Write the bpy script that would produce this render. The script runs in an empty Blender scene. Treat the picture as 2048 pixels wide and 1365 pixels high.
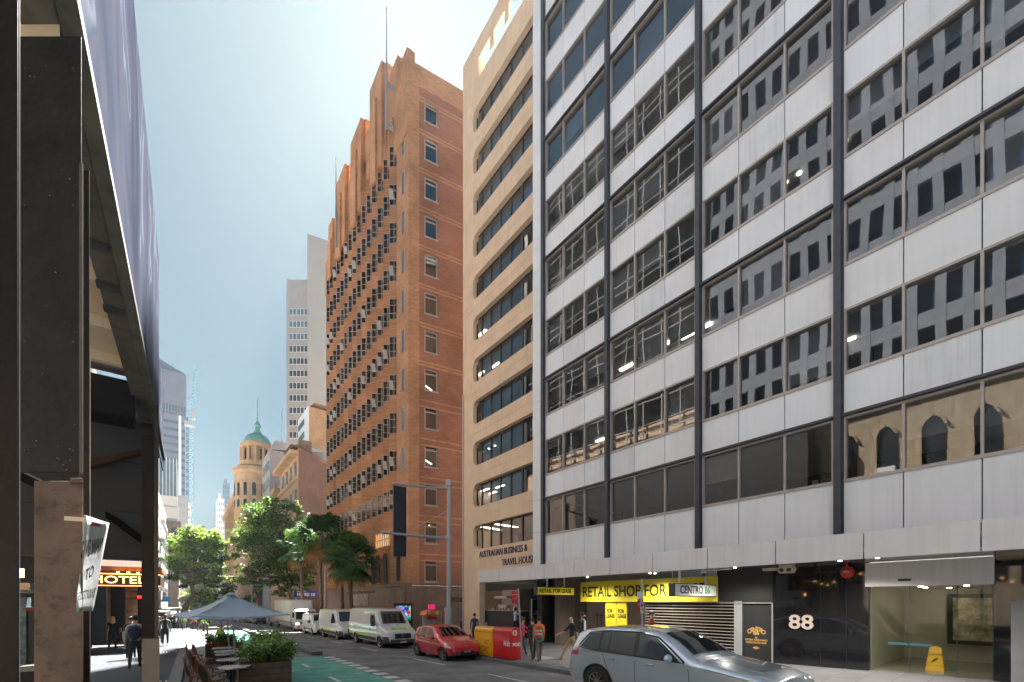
import bpy, bmesh, math, random
from mathutils import Vector, Matrix
R = math.radians
random.seed(7)
S = bpy.context.scene
COL = S.collection
# ---------------------------------------------------------------- camera, sky, sun, exposure
FPX, CZ = 860.0, 2.3
VR, VF, HY = 385.0, 350.0, 1204.0            # vanishing points of the road and of the right-hand facades, horizon row
AR = math.atan((1024-VR)/FPX); AF = math.atan((1024-VF)/FPX)
cam = bpy.data.cameras.new('camera'); cam_o = bpy.data.objects.new('camera', cam); COL.objects.link(cam_o)
cam_o.location = (0, 0, CZ); cam_o.rotation_euler = (R(90), 0, -AR)
cam.sensor_width = 36; cam.lens = FPX/2048*36; cam.shift_y = (HY-682.5)/2048
cam.clip_start = .05; cam.clip_end = 4000
S.camera = cam_o
SUN_AZ, SUN_EL = 25.0, 53.0                  # azimuth clockwise from the street axis (+Y)
w = bpy.data.worlds.new('World'); S.world = w; w.use_nodes = True
nt = w.node_tree; bg = nt.nodes['Background']
sky = nt.nodes.new('ShaderNodeTexSky'); sky.sky_type = 'NISHITA'; sky.sun_disc = False
sky.sun_elevation = R(SUN_EL); sky.sun_rotation = R(SUN_AZ)
sky.air_density = 1.3; sky.dust_density = 3.0; sky.ozone_density = 1.6
gm = nt.nodes.new('ShaderNodeGamma'); gm.inputs[1].default_value = .60       # soften the glare of the sky around the hidden sun
hs = nt.nodes.new('ShaderNodeHueSaturation'); hs.inputs["Saturation"].default_value = 1.5; hs.inputs['Hue'].default_value = .485
nt.links.new(sky.outputs[0], gm.inputs[0]); nt.links.new(gm.outputs[0], hs.inputs['Color']); tn = nt.nodes.new('ShaderNodeMix'); tn.data_type = 'RGBA'; tn.blend_type = 'MULTIPLY'; tn.inputs[0].default_value = 1; tn.inputs[7].default_value = (.66,.92,1.02,1)
nt.links.new(hs.outputs[0], tn.inputs[6]); nt.links.new(tn.outputs[2], bg.inputs[0]); bg.inputs[1].default_value = .0155
sl = bpy.data.lights.new('sun', 'SUN'); sl.energy = 5.0; sl.angle = R(.6); sl.color = (1, .95, .88)
so = bpy.data.objects.new('sun', sl); COL.objects.link(so)
so.rotation_euler = Vector((math.sin(R(SUN_AZ))*math.cos(R(SUN_EL)), math.cos(R(SUN_AZ))*math.cos(R(SUN_EL)), math.sin(R(SUN_EL)))).to_track_quat('Z', 'Y').to_euler()
S.view_settings.view_transform = 'Standard'; S.view_settings.look = 'None'
S.view_settings.exposure = 3.3; S.view_settings.gamma = 1.0
S.cycles.max_bounces = 8; S.cycles.transparent_max_bounces = 12
# ---------------------------------------------------------------- pixel helpers (reference measurements to metres)
def at(px, D, fr='R'):
    a = AR if fr == 'R' else AF; u = (px-1024)/FPX; da = a-AR
    x = D*(math.sin(AR)+math.cos(AR)*u); y = D*(math.cos(AR)-math.sin(AR)*u)
    if fr == 'F': x, y = x*math.cos(da)+y*math.sin(da), -x*math.sin(da)+y*math.cos(da)
    return x, y
def onx(px, X, fr='R'):
    a, v = (AR, VR) if fr == 'R' else (AF, VF)
    D = FPX*X/(math.cos(a)*(px-v)); return (D-X*math.sin(a))/math.cos(a), D
def FY(px, X=15.5): return onx(px, X, 'F')[0]
def FZ(px, py, X=15.5): return CZ+(HY-py)*onx(px, X, 'F')[1]/FPX
def RY(px, X): return onx(px, X)[0]
def cl(v, a, b): return max(a, min(b, v))
KL, KR = -.25, 10.4
def zr(X, Y): return CZ-(2.05+.02*cl(Y, 0, 130)+.03*cl(X-2, 0, 8.4))
def zg(X, Y):
    z = zr(X, Y)
    if X < KL: return zr(KL, Y)+.14+.01*min(4, KL-X)
    if X > KR: return zr(KR, Y)+.14+.055*min(5.2, X-KR)
    return z
def gp(px, py):
    D = 20.0
    for _ in range(60):
        x, y = at(px, D); D = .6*D+.4*(FPX*(CZ-zg(x, y))/(py-HY))
    x, y = at(px, D); return x, y, zg(x, y), D
DA = AF-AR
def f2w(x, y): return x*math.cos(DA)-y*math.sin(DA), x*math.sin(DA)+y*math.cos(DA)
def zf(x, y): return zg(*f2w(x, y))
# ---------------------------------------------------------------- mesh builder
class MB:
    def __init__(s): s.v = []; s.f = []; s.m = []; s.T = Matrix.Identity(4); s.mi = 0
    def add(s, vs, fs, mi=None):
        n = len(s.v); s.v += [tuple(s.T @ Vector(p)) for p in vs]
        for f in fs: s.f.append(tuple(n+i for i in f)); s.m.append(s.mi if mi is None else mi)
        return s
    def box(s, x0, x1, y0, y1, z0, z1, mi=None):
        if x0 > x1: x0, x1 = x1, x0
        if y0 > y1: y0, y1 = y1, y0
        if z0 > z1: z0, z1 = z1, z0
        return s.add([(x0,y0,z0),(x1,y0,z0),(x1,y1,z0),(x0,y1,z0),(x0,y0,z1),(x1,y0,z1),(x1,y1,z1),(x0,y1,z1)],
              [(0,3,2,1),(4,5,6,7),(0,1,5,4),(1,2,6,5),(2,3,7,6),(3,0,4,7)], mi)
    def quad(s, a, b, c, d, mi=None): return s.add([a,b,c,d], [(0,1,2,3)], mi)
    def bar(s, p0, p1, w, h=None, mi=None):
        h = h or w; a = Vector(p0); b = Vector(p1); d = (b-a).normalized()
        up = Vector((0,0,1)) if abs(d.z) < .95 else Vector((0,1,0))
        r = d.cross(up).normalized()*w/2; u = r.cross(d).normalized()*h/2
        vs = [a-r-u,a+r-u,a+r+u,a-r+u,b-r-u,b+r-u,b+r+u,b-r+u]
        return s.add(vs, [(0,3,2,1),(4,5,6,7),(0,1,5,4),(1,2,6,5),(2,3,7,6),(3,0,4,7)], mi)
    def cyl(s, p0, p1, r0, r1=None, n=12, mi=None, cap=True):
        r1 = r0 if r1 is None else r1; a = Vector(p0); b = Vector(p1); d = (b-a).normalized()
        up = Vector((0,0,1)) if abs(d.z) < .95 else Vector((1,0,0))
        e = d.cross(up).normalized(); g = d.cross(e).normalized(); vs = []
        for k in range(n):
            c = math.cos(2*math.pi*k/n); q = math.sin(2*math.pi*k/n); vs.append(a+(e*c+g*q)*r0)
        for k in range(n):
            c = math.cos(2*math.pi*k/n); q = math.sin(2*math.pi*k/n); vs.append(b+(e*c+g*q)*r1)
        fs = [(k,(k+1)%n,n+(k+1)%n,n+k) for k in range(n)]
        if cap: fs += [tuple(range(n-1,-1,-1)), tuple(range(n,2*n))]
        return s.add(vs, fs, mi)
    def tube(s, pts, r, n=8, mi=None):
        for i in range(len(pts)-1):
            ra = r[i] if isinstance(r,(list,tuple)) else r; rb = r[i+1] if isinstance(r,(list,tuple)) else r
            s.cyl(pts[i], pts[i+1], ra, rb, n, mi)
        return s
    def lathe(s, prof, c=(0,0,0), n=20, mi=None, axis='z'):
        vs = []
        for r, h in prof:
            for k in range(n):
                t = 2*math.pi*k/n; x, y = r*math.cos(t), r*math.sin(t)
                vs.append((c[0]+x,c[1]+y,c[2]+h) if axis=='z' else ((c[0]+h,c[1]+x,c[2]+y)))
        fs = []
        for i in range(len(prof)-1):
            for k in range(n): fs.append((i*n+k,i*n+(k+1)%n,(i+1)*n+(k+1)%n,(i+1)*n+k))
        return s.add(vs, fs, mi)
    def sph(s, c, r, sc=(1,1,1), n=12, mi=None):
        vs = []; h = n//2
        for i in range(h+1):
            p = math.pi*i/h
            for k in range(n):
                t = 2*math.pi*k/n; vs.append((c[0]+r*sc[0]*math.sin(p)*math.cos(t),c[1]+r*sc[1]*math.sin(p)*math.sin(t),c[2]+r*sc[2]*math.cos(p)))
        return s.add(vs, [(i*n+k,(i+1)*n+k,(i+1)*n+(k+1)%n,i*n+(k+1)%n) for i in range(h) for k in range(n)], mi)
    def prism(s, poly, lo, hi, ax='x', mi=None):
        n = len(poly)
        def P(a, b, t): return (t,a,b) if ax=='x' else ((a,t,b) if ax=='y' else (a,b,t))
        vs = [P(a,b,lo) for a,b in poly]+[P(a,b,hi) for a,b in poly]
        return s.add(vs, [tuple(range(n)), tuple(range(2*n-1,n-1,-1))]+[(k,n+k,n+(k+1)%n,(k+1)%n) for k in range(n)], mi)
    def text(s, st, size, M, ext=.004, mi=None, bold=0, font_w=1.0, align='CENTER'):
        cu = bpy.data.curves.new('t','FONT'); cu.body = st; cu.size = size; cu.extrude = ext; cu.align_x = align; cu.align_y = 'CENTER'; cu.offset = bold; cu.resolution_u = 3
        o = bpy.data.objects.new('t', cu); COL.objects.link(o)
        me = bpy.data.meshes.new_from_object(o.evaluated_get(bpy.context.evaluated_depsgraph_get()))
        sv = s.T; s.T = s.T @ M @ Matrix.Diagonal((font_w,1,1,1))
        s.add([v.co[:] for v in me.vertices], [tuple(p.vertices) for p in me.polygons], mi); s.T = sv
        bpy.data.objects.remove(o); bpy.data.curves.remove(cu); bpy.data.meshes.remove(me); return s
def mesh_obj(name, mb, mats, origin=(0,0,0), smooth=False, bevel=0):
    me = bpy.data.meshes.new(name); ox,oy,oz = origin
    me.from_pydata([(x-ox,y-oy,z-oz) for x,y,z in mb.v], [], mb.f)
    if not isinstance(mats,(list,tuple)): mats = [mats]
    for m in mats: me.materials.append(m)
    if len(mats) > 1: me.polygons.foreach_set('material_index', mb.m)
    bm = bmesh.new(); bm.from_mesh(me); bmesh.ops.recalc_face_normals(bm, faces=bm.faces)
    if smooth:
        bmesh.ops.remove_doubles(bm, verts=bm.verts, dist=1e-5)
    bm.to_mesh(me); bm.free()
    if smooth:
        me.polygons.foreach_set('use_smooth', [True]*len(me.polygons)); me.set_sharp_from_angle(angle=R(smooth if smooth is not True else 40))
    me.update()
    o = bpy.data.objects.new(name, me); COL.objects.link(o)
    if bevel:
        b = o.modifiers.new('bevel','BEVEL'); b.width = bevel; b.segments = 2; b.limit_method = 'ANGLE'; b.angle_limit = R(40)
    return o
class Thing:
    def __init__(s, name, label, cat, o=(0,0,0), fr='R', group=None, rot=0, local=False, sc=(1,1,1)):
        s.r = bpy.data.objects.new(name, None); COL.objects.link(s.r); s.r.empty_display_size = .3
        x, y = (o[0],o[1]) if fr == 'R' else f2w(o[0],o[1])
        s.r.location = (x,y,o[2]); s.r.rotation_euler = (0,0,rot+(DA if fr=='F' else 0)); s.r.scale = sc
        s.r['label'] = label; s.r['category'] = cat
        if group: s.r['group'] = group
        s.o = (0,0,0) if local else o
    def part(s, name, mb, mats, parent=None, label=None, smooth=False, bevel=0, kind=None):
        o = mesh_obj(name, mb, mats, s.o, smooth, bevel); o.parent = parent or s.r
        if label: o['label'] = label
        if kind: o['kind'] = kind
        return o
def solo(name, label, cat, mb, mats, o=(0,0,0), fr='R', group=None, smooth=False, bevel=0, kind=None):
    ob = mesh_obj(name, mb, mats, o, smooth, bevel)
    x, y = (o[0],o[1]) if fr == 'R' else f2w(o[0],o[1])
    ob.location = (x,y,o[2]); ob.rotation_euler = (0,0,DA if fr=='F' else 0)
    if label: ob['label'] = label
    if cat: ob['category'] = cat
    if group: ob['group'] = group
    if kind: ob['kind'] = kind
    return ob
def struct(name, mb, mats, **k):
    o = mesh_obj(name, mb, mats, **k); o['kind'] = 'structure'; return o
def dup(o, parent=None):
    c = o.copy(); COL.objects.link(c)
    if parent is not None: c.parent = parent
    for ch in list(o.children): dup(ch, c)
    return c
# ---------------------------------------------------------------- materials
def M_(name, col, rough=.6, metal=0.0, var=.12, scale=2.0, bump=0.0, bscale=30, streak=0.0, spec=.5, coat=0.0, alpha=None, sub=0):
    m = bpy.data.materials.new(name); m.use_nodes = True; n = m.node_tree; b = n.nodes['Principled BSDF']
    b.inputs['Roughness'].default_value = rough; b.inputs['Metallic'].default_value = metal
    b.inputs['Specular IOR Level'].default_value = spec; b.inputs['Coat Weight'].default_value = coat; b.inputs['Coat Roughness'].default_value = .03
    tc = n.nodes.new('ShaderNodeTexCoord')
    base = None
    if var:
        no = n.nodes.new('ShaderNodeTexNoise'); no.inputs['Scale'].default_value = scale; no.inputs['Detail'].default_value = 6; no.inputs['Roughness'].default_value = .6
        n.links.new(tc.outputs['Object'], no.inputs['Vector'])
        mx = n.nodes.new('ShaderNodeMix'); mx.data_type = 'RGBA'
        mx.inputs[6].default_value = tuple(c*(1-var) for c in col)+(1,); mx.inputs[7].default_value = tuple(min(1,c*(1+var)) for c in col)+(1,)
        mr = n.nodes.new('ShaderNodeMapRange'); mr.inputs[1].default_value = .3; mr.inputs[2].default_value = .7
        n.links.new(no.outputs[0], mr.inputs[0]); n.links.new(mr.outputs[0], mx.inputs[0]); base = mx.outputs[2]
    if streak:
        mp = n.nodes.new('ShaderNodeMapping'); mp.inputs['Scale'].default_value = (7,7,.25)
        n2 = n.nodes.new('ShaderNodeTexNoise'); n2.inputs['Scale'].default_value = 1.2; n2.inputs['Detail'].default_value = 5
        n.links.new(tc.outputs['Object'], mp.inputs[0]); n.links.new(mp.outputs[0], n2.inputs['Vector'])
        mr2 = n.nodes.new('ShaderNodeMapRange'); mr2.inputs[1].default_value = .45; mr2.inputs[2].default_value = .75; mr2.inputs[3].default_value = 1; mr2.inputs[4].default_value = 1-streak
        n.links.new(n2.outputs[0], mr2.inputs[0])
        mu = n.nodes.new('ShaderNodeMix'); mu.data_type = 'RGBA'; mu.blend_type = 'MULTIPLY'; mu.inputs[0].default_value = 1
        if base: n.links.new(base, mu.inputs[6])
        else: mu.inputs[6].default_value = tuple(col)+(1,)
        n.links.new(mr2.outputs[0], mu.inputs[7]); base = mu.outputs[2]
    if base: n.links.new(base, b.inputs['Base Color'])
    else: b.inputs['Base Color'].default_value = tuple(col)+(1,)
    if bump:
        n3 = n.nodes.new('ShaderNodeTexNoise'); n3.inputs['Scale'].default_value = bscale; n3.inputs['Detail'].default_value = 4
        n.links.new(tc.outputs['Object'], n3.inputs['Vector'])
        bu = n.nodes.new('ShaderNodeBump'); bu.inputs['Strength'].default_value = bump; bu.inputs['Distance'].default_value = .02
        n.links.new(n3.outputs[0], bu.inputs['Height']); n.links.new(bu.outputs[0], b.inputs['Normal'])
    return m
def emis(name, col, st):
    m = bpy.data.materials.new(name); m.use_nodes = True; b = m.node_tree.nodes['Principled BSDF']
    b.inputs['Base Color'].default_value = tuple(col)+(1,); b.inputs['Emission Color'].default_value = tuple(col)+(1,); b.inputs['Emission Strength'].default_value = st
    return m
def glass(name, tint=(.55,.58,.6), ior=2.3, wob=.08, rough=.0, ws=.35):
    m = bpy.data.materials.new(name); m.use_nodes = True; n = m.node_tree; n.nodes.clear()
    out = n.nodes.new('ShaderNodeOutputMaterial'); mx = n.nodes.new('ShaderNodeMixShader')
    tr = n.nodes.new('ShaderNodeBsdfTransparent'); tr.inputs[0].default_value = tuple(tint)+(1,)
    gl = n.nodes.new('ShaderNodeBsdfGlossy'); gl.inputs['Roughness'].default_value = rough
    ge = n.nodes.new('ShaderNodeNewGeometry'); dt = n.nodes.new('ShaderNodeVectorMath'); dt.operation = 'DOT_PRODUCT'; n.links.new(ge.outputs['Normal'], dt.inputs[0]); n.links.new(ge.outputs['Incoming'], dt.inputs[1])
    def mth(op, a_, b_=None):
        q = n.nodes.new('ShaderNodeMath'); q.operation = op
        for i_, v_ in enumerate((a_, b_)):
            if v_ is None: continue
            if isinstance(v_, (int,float)): q.inputs[i_].default_value = v_
            else: n.links.new(v_, q.inputs[i_])
        return q.outputs[0]
    f0 = ((ior-1)/(ior+1))**2      # Schlick reflectance, the same from both sides of the pane
    sch = mth('ADD', mth('MULTIPLY', mth('POWER', mth('SUBTRACT', 1.0, mth('ABSOLUTE', dt.outputs['Value'])), 5.0), 1-f0), f0)
    n.links.new(sch, mx.inputs[0]); n.links.new(tr.outputs[0], mx.inputs[1]); n.links.new(gl.outputs[0], mx.inputs[2]); n.links.new(mx.outputs[0], out.inputs[0])
    if wob:
        tc = n.nodes.new('ShaderNodeTexCoord'); no = n.nodes.new('ShaderNodeTexNoise'); no.inputs['Scale'].default_value = ws; no.inputs['Detail'].default_value = 1
        bu = n.nodes.new('ShaderNodeBump'); bu.inputs['Strength'].default_value = wob; bu.inputs['Distance'].default_value = .12
        n.links.new(tc.outputs['Object'], no.inputs['Vector']); n.links.new(no.outputs[0], bu.inputs['Height']); n.links.new(bu.outputs[0], gl.inputs['Normal'])
    return m
def bricks(name, c1, c2, cm, sx=4.3, bands=0, mortar=.012, bias=0.0):
    m = bpy.data.materials.new(name); m.use_nodes = True; n = m.node_tree; b = n.nodes['Principled BSDF']; b.inputs['Roughness'].default_value = .85
    tc = n.nodes.new('ShaderNodeTexCoord'); sp = n.nodes.new('ShaderNodeSeparateXYZ'); n.links.new(tc.outputs['Object'], sp.inputs[0])
    ad = n.nodes.new('ShaderNodeMath'); ad.operation = 'ADD'; n.links.new(sp.outputs[0], ad.inputs[0]); n.links.new(sp.outputs[1], ad.inputs[1])
    cb = n.nodes.new('ShaderNodeCombineXYZ'); n.links.new(ad.outputs[0], cb.inputs[0]); n.links.new(sp.outputs[2], cb.inputs[1])
    br = n.nodes.new('ShaderNodeTexBrick'); n.links.new(cb.outputs[0], br.inputs['Vector'])
    br.inputs['Color1'].default_value = tuple(c1)+(1,); br.inputs['Color2'].default_value = tuple(c2)+(1,); br.inputs['Mortar'].default_value = tuple(cm)+(1,)
    br.inputs['Scale'].default_value = 1; br.inputs['Brick Width'].default_value = .30; br.inputs['Row Height'].default_value = .11; br.inputs['Mortar Size'].default_value = mortar; br.inputs['Bias'].default_value = bias
    no = n.nodes.new('ShaderNodeTexNoise'); no.inputs['Scale'].default_value = .35; no.inputs['Detail'].default_value = 6; n.links.new(tc.outputs['Object'], no.inputs['Vector'])
    mr = n.nodes.new('ShaderNodeMapRange'); mr.inputs[1].default_value = .3; mr.inputs[2].default_value = .7; mr.inputs[3].default_value = .72; mr.inputs[4].default_value = 1.15; n.links.new(no.outputs[0], mr.inputs[0])
    mu = n.nodes.new('ShaderNodeMix'); mu.data_type = 'RGBA'; mu.blend_type = 'MULTIPLY'; mu.inputs[0].default_value = 1
    n.links.new(br.outputs[0], mu.inputs[6]); n.links.new(mr.outputs[0], mu.inputs[7]); n.links.new(mu.outputs[2], b.inputs['Base Color'])
    return m
def rib(name, col, freq, axis=1, depth=.5, rough=.5, metal=0, col2=None):
    m = M_(name, col, rough, metal, var=.1); n = m.node_tree; b = n.nodes['Principled BSDF']
    tc = n.nodes.new('ShaderNodeTexCoord'); sp = n.nodes.new('ShaderNodeSeparateXYZ'); n.links.new(tc.outputs['Object'], sp.inputs[0])
    ml = n.nodes.new('ShaderNodeMath'); ml.operation = 'MULTIPLY'; ml.inputs[1].default_value = freq; n.links.new(sp.outputs[axis], ml.inputs[0])
    fr = n.nodes.new('ShaderNodeMath'); fr.operation = 'FRACT'; n.links.new(ml.outputs[0], fr.inputs[0])
    gt = n.nodes.new('ShaderNodeMath'); gt.operation = 'LESS_THAN'; gt.inputs[1].default_value = depth; n.links.new(fr.outputs[0], gt.inputs[0])
    mx = n.nodes.new('ShaderNodeMix'); mx.data_type = 'RGBA'; src = b.inputs['Base Color'].links[0].from_socket
    n.links.new(src, mx.inputs[6]); mx.inputs[7].default_value = tuple(col2 or [c*.3 for c in col])+(1,)
    n.links.new(gt.outputs[0], mx.inputs[0]); n.links.new(mx.outputs[2], b.inputs['Base Color'])
    return m
MT = dict(
 asphalt=M_('asphalt',(.165,.163,.165),.9,spec=.15,var=.4,scale=.7,streak=.0,bump=.4,bscale=60),
 pink_asphalt=M_('aged asphalt',(.11,.10,.10),.9,spec=.15,var=.2,scale=1.5,bump=.3,bscale=60),
 green=M_('green lane paint',(.11,.29,.235),.85,spec=.15,var=.3,scale=1.6,bump=.2,bscale=60),
 line=M_('road paint',(.55,.53,.51),.9,spec=.15,var=.2,scale=5),
 kerb=M_('kerb stone',(.14,.14,.145),.9,spec=.15,var=.25,scale=2.5,bump=.3),
 conc=M_('concrete',(.34,.32,.30),.85,var=.15,streak=.2,bump=.15),
 panel=M_('metal cladding',(.80,.795,.81),.45,var=.05,scale=.5,streak=.07,metal=.0),
 panel2=M_('awning cladding',(.76,.73,.73),.45,var=.06,scale=.5,streak=.10,metal=.0),
 steel=M_('dark steel',(.06,.065,.08),.45,metal=.3,var=.15),
 frame=M_('anodised frame',(.42,.37,.34),.4,metal=.3,var=.1),
 black=M_('black paint',(.012,.013,.016),.35,var=.2),
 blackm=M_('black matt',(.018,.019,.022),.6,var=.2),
 polish=M_('polished black stone',(.010,.010,.012),.04,var=.3,spec=.7),
 beige=M_('sand render',(.78,.57,.39),.85,var=.1,scale=.8,streak=.13,bump=.2,bscale=80),
 brown=M_('brown render',(.24,.13,.09),.85,var=.15,scale=.5,streak=.25),
 stone=M_('brown granite',(.20,.135,.10),.6,var=.25,scale=1.2,streak=.3),
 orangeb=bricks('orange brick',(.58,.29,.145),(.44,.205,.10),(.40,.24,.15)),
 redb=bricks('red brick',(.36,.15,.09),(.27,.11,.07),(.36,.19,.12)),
 sand=M_('sandstone',(.58,.36,.20),.85,var=.2,scale=.6,streak=.3),
 copper=M_('copper dome',(.16,.42,.36),.7,var=.25,scale=1.5,streak=.3),
 white=M_('white paint',(.75,.75,.74),.5,var=.05),
 cream=M_('cream paint',(.72,.62,.46),.5,var=.08,scale=2),
 grey=M_('grey paint',(.33,.34,.35),.5,var=.1),
 galv=M_('galvanised steel',(.42,.43,.44),.45,metal=.5,var=.12,scale=8),
 wood=M_('weathered timber',(.13,.085,.06),.8,var=.35,scale=5,bump=.3),
 towerc=M_('tower concrete',(.34,.325,.32),.85,var=.12,scale=.2,streak=.25),
 ceil=M_('office ceiling',(.45,.42,.38),.9,var=.05),
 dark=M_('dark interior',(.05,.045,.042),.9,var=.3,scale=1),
 blind=M_('blind',(.30,.28,.26),.8,var=.1),
 glass=glass('window glass'), glassb=glass('window glass blue',(.45,.5,.58),3.0,.08), shopglass=glass('shop glass',(.75,.78,.74),1.5,.03),
 farglass=M_('curtain wall glass',(.02,.06,.14),.15,var=.3,scale=.6,metal=.2,spec=.9),
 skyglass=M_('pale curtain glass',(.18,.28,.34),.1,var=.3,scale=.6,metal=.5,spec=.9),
 lamp=emis('fluorescent',(1,.93,.75),1.6), warm=emis('warm lamp',(1,.5,.14),3.5), 
 rubber=M_('rubber',(.02,.02,.021),.75,var=.2), 
 yellow=M_('yellow sign',(.85,.72,.03),.5,var=.03), inky=M_('sign black',(.02,.02,.022),.5,var=0),
 chrome=M_('chrome',(.6,.6,.62),.15,metal=1,var=0), plastic=M_('dark plastic',(.045,.047,.052),.55,var=.1),
)
# ================================================================ ground
def sheet(xs, ys, zfun, dz=0.0):
    mb = MB(); nx = len(xs)
    mb.add([(x,y,zfun(x,y)+dz) for y in ys for x in xs], [(j*nx+i,j*nx+i+1,(j+1)*nx+i+1,(j+1)*nx+i) for j in range(len(ys)-1) for i in range(nx-1)]); return mb
YS = [-40,0,5,10,15,20,25,30,40,50,60,80,100,130,260]
g = MB()
for x0,x1,y0,y1 in ((-200,-60,-120,520),(60,200,-120,520),(-60,60,-120,-40),(-60,60,260,520)): g.quad((x0,y0,-2.6),(x1,y0,-2.6),(x1,y1,-2.6),(x0,y1,-2.6))
g.mi = 0
for m in (sheet([-60,-20,2,10.4,60],YS,zr,-.02),): g.add(m.v, m.f)
struct('ground', g, MT['conc'])
struct('road', sheet([KL,2,10.4],YS,zr), MT['asphalt'])
struct('side_lane', sheet([-.2,2.2],YS,zr,.004), MT['pink_asphalt'])
def pave(nm, c1, c2, s):
    m = bricks(nm, c1, c2, tuple(c*.55 for c in c1), mortar=.008); n = m.node_tree
    br = [q for q in n.nodes if q.type=='TEX_BRICK'][0]; br.inputs['Brick Width'].default_value = s*1.5; br.inputs['Row Height'].default_value = s
    tc = [q for q in n.nodes if q.type=='TEX_COORD'][0]; n.links.new(tc.outputs['Object'], br.inputs['Vector']); n.nodes['Principled BSDF'].inputs['Roughness'].default_value = .9; n.nodes['Principled BSDF'].inputs['Specular IOR Level'].default_value = .12; return m
MT['flag'] = pave('granite flagstones',(.062,.07,.082),(.052,.06,.07),.8); MT['flagd'] = pave('dark flagstones',(.20,.20,.21),(.165,.165,.18),.6)
struct('footpath_left', sheet([-14,-4.25,KL-.30],YS,zg), MT['flag'])
kb = sheet([KL-.30,KL],YS,lambda x,y: zr(KL,y)+.144)
for j in range(len(YS)-1): kb.quad((KL,YS[j],zr(KL,YS[j])+.144),(KL,YS[j+1],zr(KL,YS[j+1])+.144),(KL,YS[j+1],zr(KL,YS[j+1])-.05),(KL,YS[j],zr(KL,YS[j])-.05))
struct('kerb_left', kb, MT['kerb'])
# kerb on the right, swinging out a little near the camera
kr = sheet([KR,KR+.35],YS,lambda x,y: zr(KR,y)+.146)
for j in range(len(YS)-1): kr.quad((KR,YS[j],zr(KR,YS[j])+.146),(KR,YS[j+1],zr(KR,YS[j+1])+.146),(KR,YS[j+1],zr(KR,YS[j+1])-.05),(KR,YS[j],zr(KR,YS[j])-.05))
struct('kerb_right', kr, MT['kerb'])
struct('footpath_right', sheet([KR+.35,15.6,17,60],YS,zg), MT['flagd'])
YG = [y for y in YS if -40 <= y <= 20]+[21.5]
struct('cycle_lane', sheet([2.25,4.85],YG,zr,.008), MT['green'])
struct('far_cycle_lane', sheet([2.25,4.4],[31,40,50,62],zr,.008), MT['green'])
dk = sheet([.12,1.9],[9.5,15,20,30,40,55],zr,.05)
struct('timber_deck', dk, rib('deck boards',(.10,.098,.105),7,0,.1))
gt = sheet([KL+.01,.10],YS,zr,.008); struct('gutter', gt, M_('gutter concrete',(.085,.078,.075),.9,var=.3,bump=.3))
ml = MB()
def mark(x0,x1,y0,y1,sk=0):
    ml.quad((x0,y0,zr(x0,y0)+.013),(x1,y0,zr(x1,y0)+.013),(x1+sk,y1,zr(x1,y1)+.013),(x0+sk,y1,zr(x0,y1)+.013))
for k in range(16):
    y = 20.6-k*.95; mark(4.85,5.28,y,y+.5)
for y in (-4,.5,5,9.4,13.2,17.4): mark(3.42,3.54,y,y+1.15)
for y in (3,9.2,15.4,21.6+1.6,30,38,47,56,66,78): mark(8.05,8.15,y,y+3.1)
mark(9.2,9.32,26,60)
for k in range(7): mark(.3+k*1.0,.8+k*1.0,118,121.5)
mark(2.6,8.6,66,66.4)
struct('road_markings', ml, MT['line'])
mi = MB()
for j,(y0,y1) in enumerate(((22.2,40),(40,60),(60,78))):
    def zt(x,y): return zr(x,y)+.17
    x0,x1 = 4.55,5.05
    mi.add([(x0,y0,zr(x0,y0)-.05),(x1,y0,zr(x1,y0)-.05),(x1,y1,zr(x1,y1)-.05),(x0,y1,zr(x0,y1)-.05),(x0,y0,zt(x0,y0)),(x1,y0,zt(x1,y0)),(x1,y1,zt(x1,y1)),(x0,y1,zt(x0,y1))],[(4,5,6,7),(0,1,5,4),(1,2,6,5),(3,0,4,7)])
struct('median_kerb', mi, MT['kerb'])
tt = MB()
for cx0,cy0 in ((-1.6,26.5),(-1.55,15.0),(-.95,31)):
    for a in range(9):
        for b in range(5): 
            x,y = cx0+a*.12, cy0+b*.12; tt.cyl((x,y,zg(x,y)),(x,y,zg(x,y)+.008),.03,.025,8)
struct('tactile_studs', tt, MT['line'])
# manhole lids / patch covers in the right footpath
cv = MB()
for x,y,a,b in ((11.4,13.2,.7,.9),(12.9,10.2,.6,.6),(11.8,18.0,.5,.7)):
    cv.quad((x,y,zg(x,y)+.006),(x+a,y,zg(x+a,y)+.006),(x+a,y+b,zg(x+a,y+b)+.006),(x,y+b,zg(x,y+b)+.006))
struct('pavement_covers', cv, MT['conc'])
# ================================================================ grey office building (right)
X0 = 15.5
g = FY(1126,X0); PL = (g-FY(1964.3,X0))/10           # panel length
def K(k): return g-PL*(k-1)
NB, NR, SH = 6, 13, 3.17
ZB = FZ(1215.5,1047.2,X0); ZW = FZ(1215.5,967.3,X0)-ZB  # lowest window sill and window height
YE = FY(1066,X0); YN = K(18)
def yoff(x): return X0+x
T = Thing('grey_office_building','tall office building clad in pale grey metal panels with ribbon windows and dark vertical piers','office building',(X0,K(9),zf(X0,K(9))),'F')
wl = MB(); jt = .012; pr_ = random.Random(21)
ztop = ZB+SH*NR+1.2; zaw = CZ+1.45
for k in range(0,18):
    ya, yb = K(k)-jt, K(k+1)+jt
    wl.box(X0,X0+.12,yb,ya,zaw,ZB-.04)
    for r in range(NR):
        z0 = ZB+r*SH+ZW+.04; z1 = ZB+(r+1)*SH-.04 if r < NR-1 else ztop
        wl.box(X0+pr_.uniform(0,.006),X0+.12,yb,ya,z0,z1,pr_.choice((0,0,1,2)))
for z0 in [ZB-1.6+SH*.56*i for i in range(25)]: wl.box(X0-.02,X0+.3,K(0)+.12,YE,z0+.006,z0+SH*.56-.006)
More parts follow.
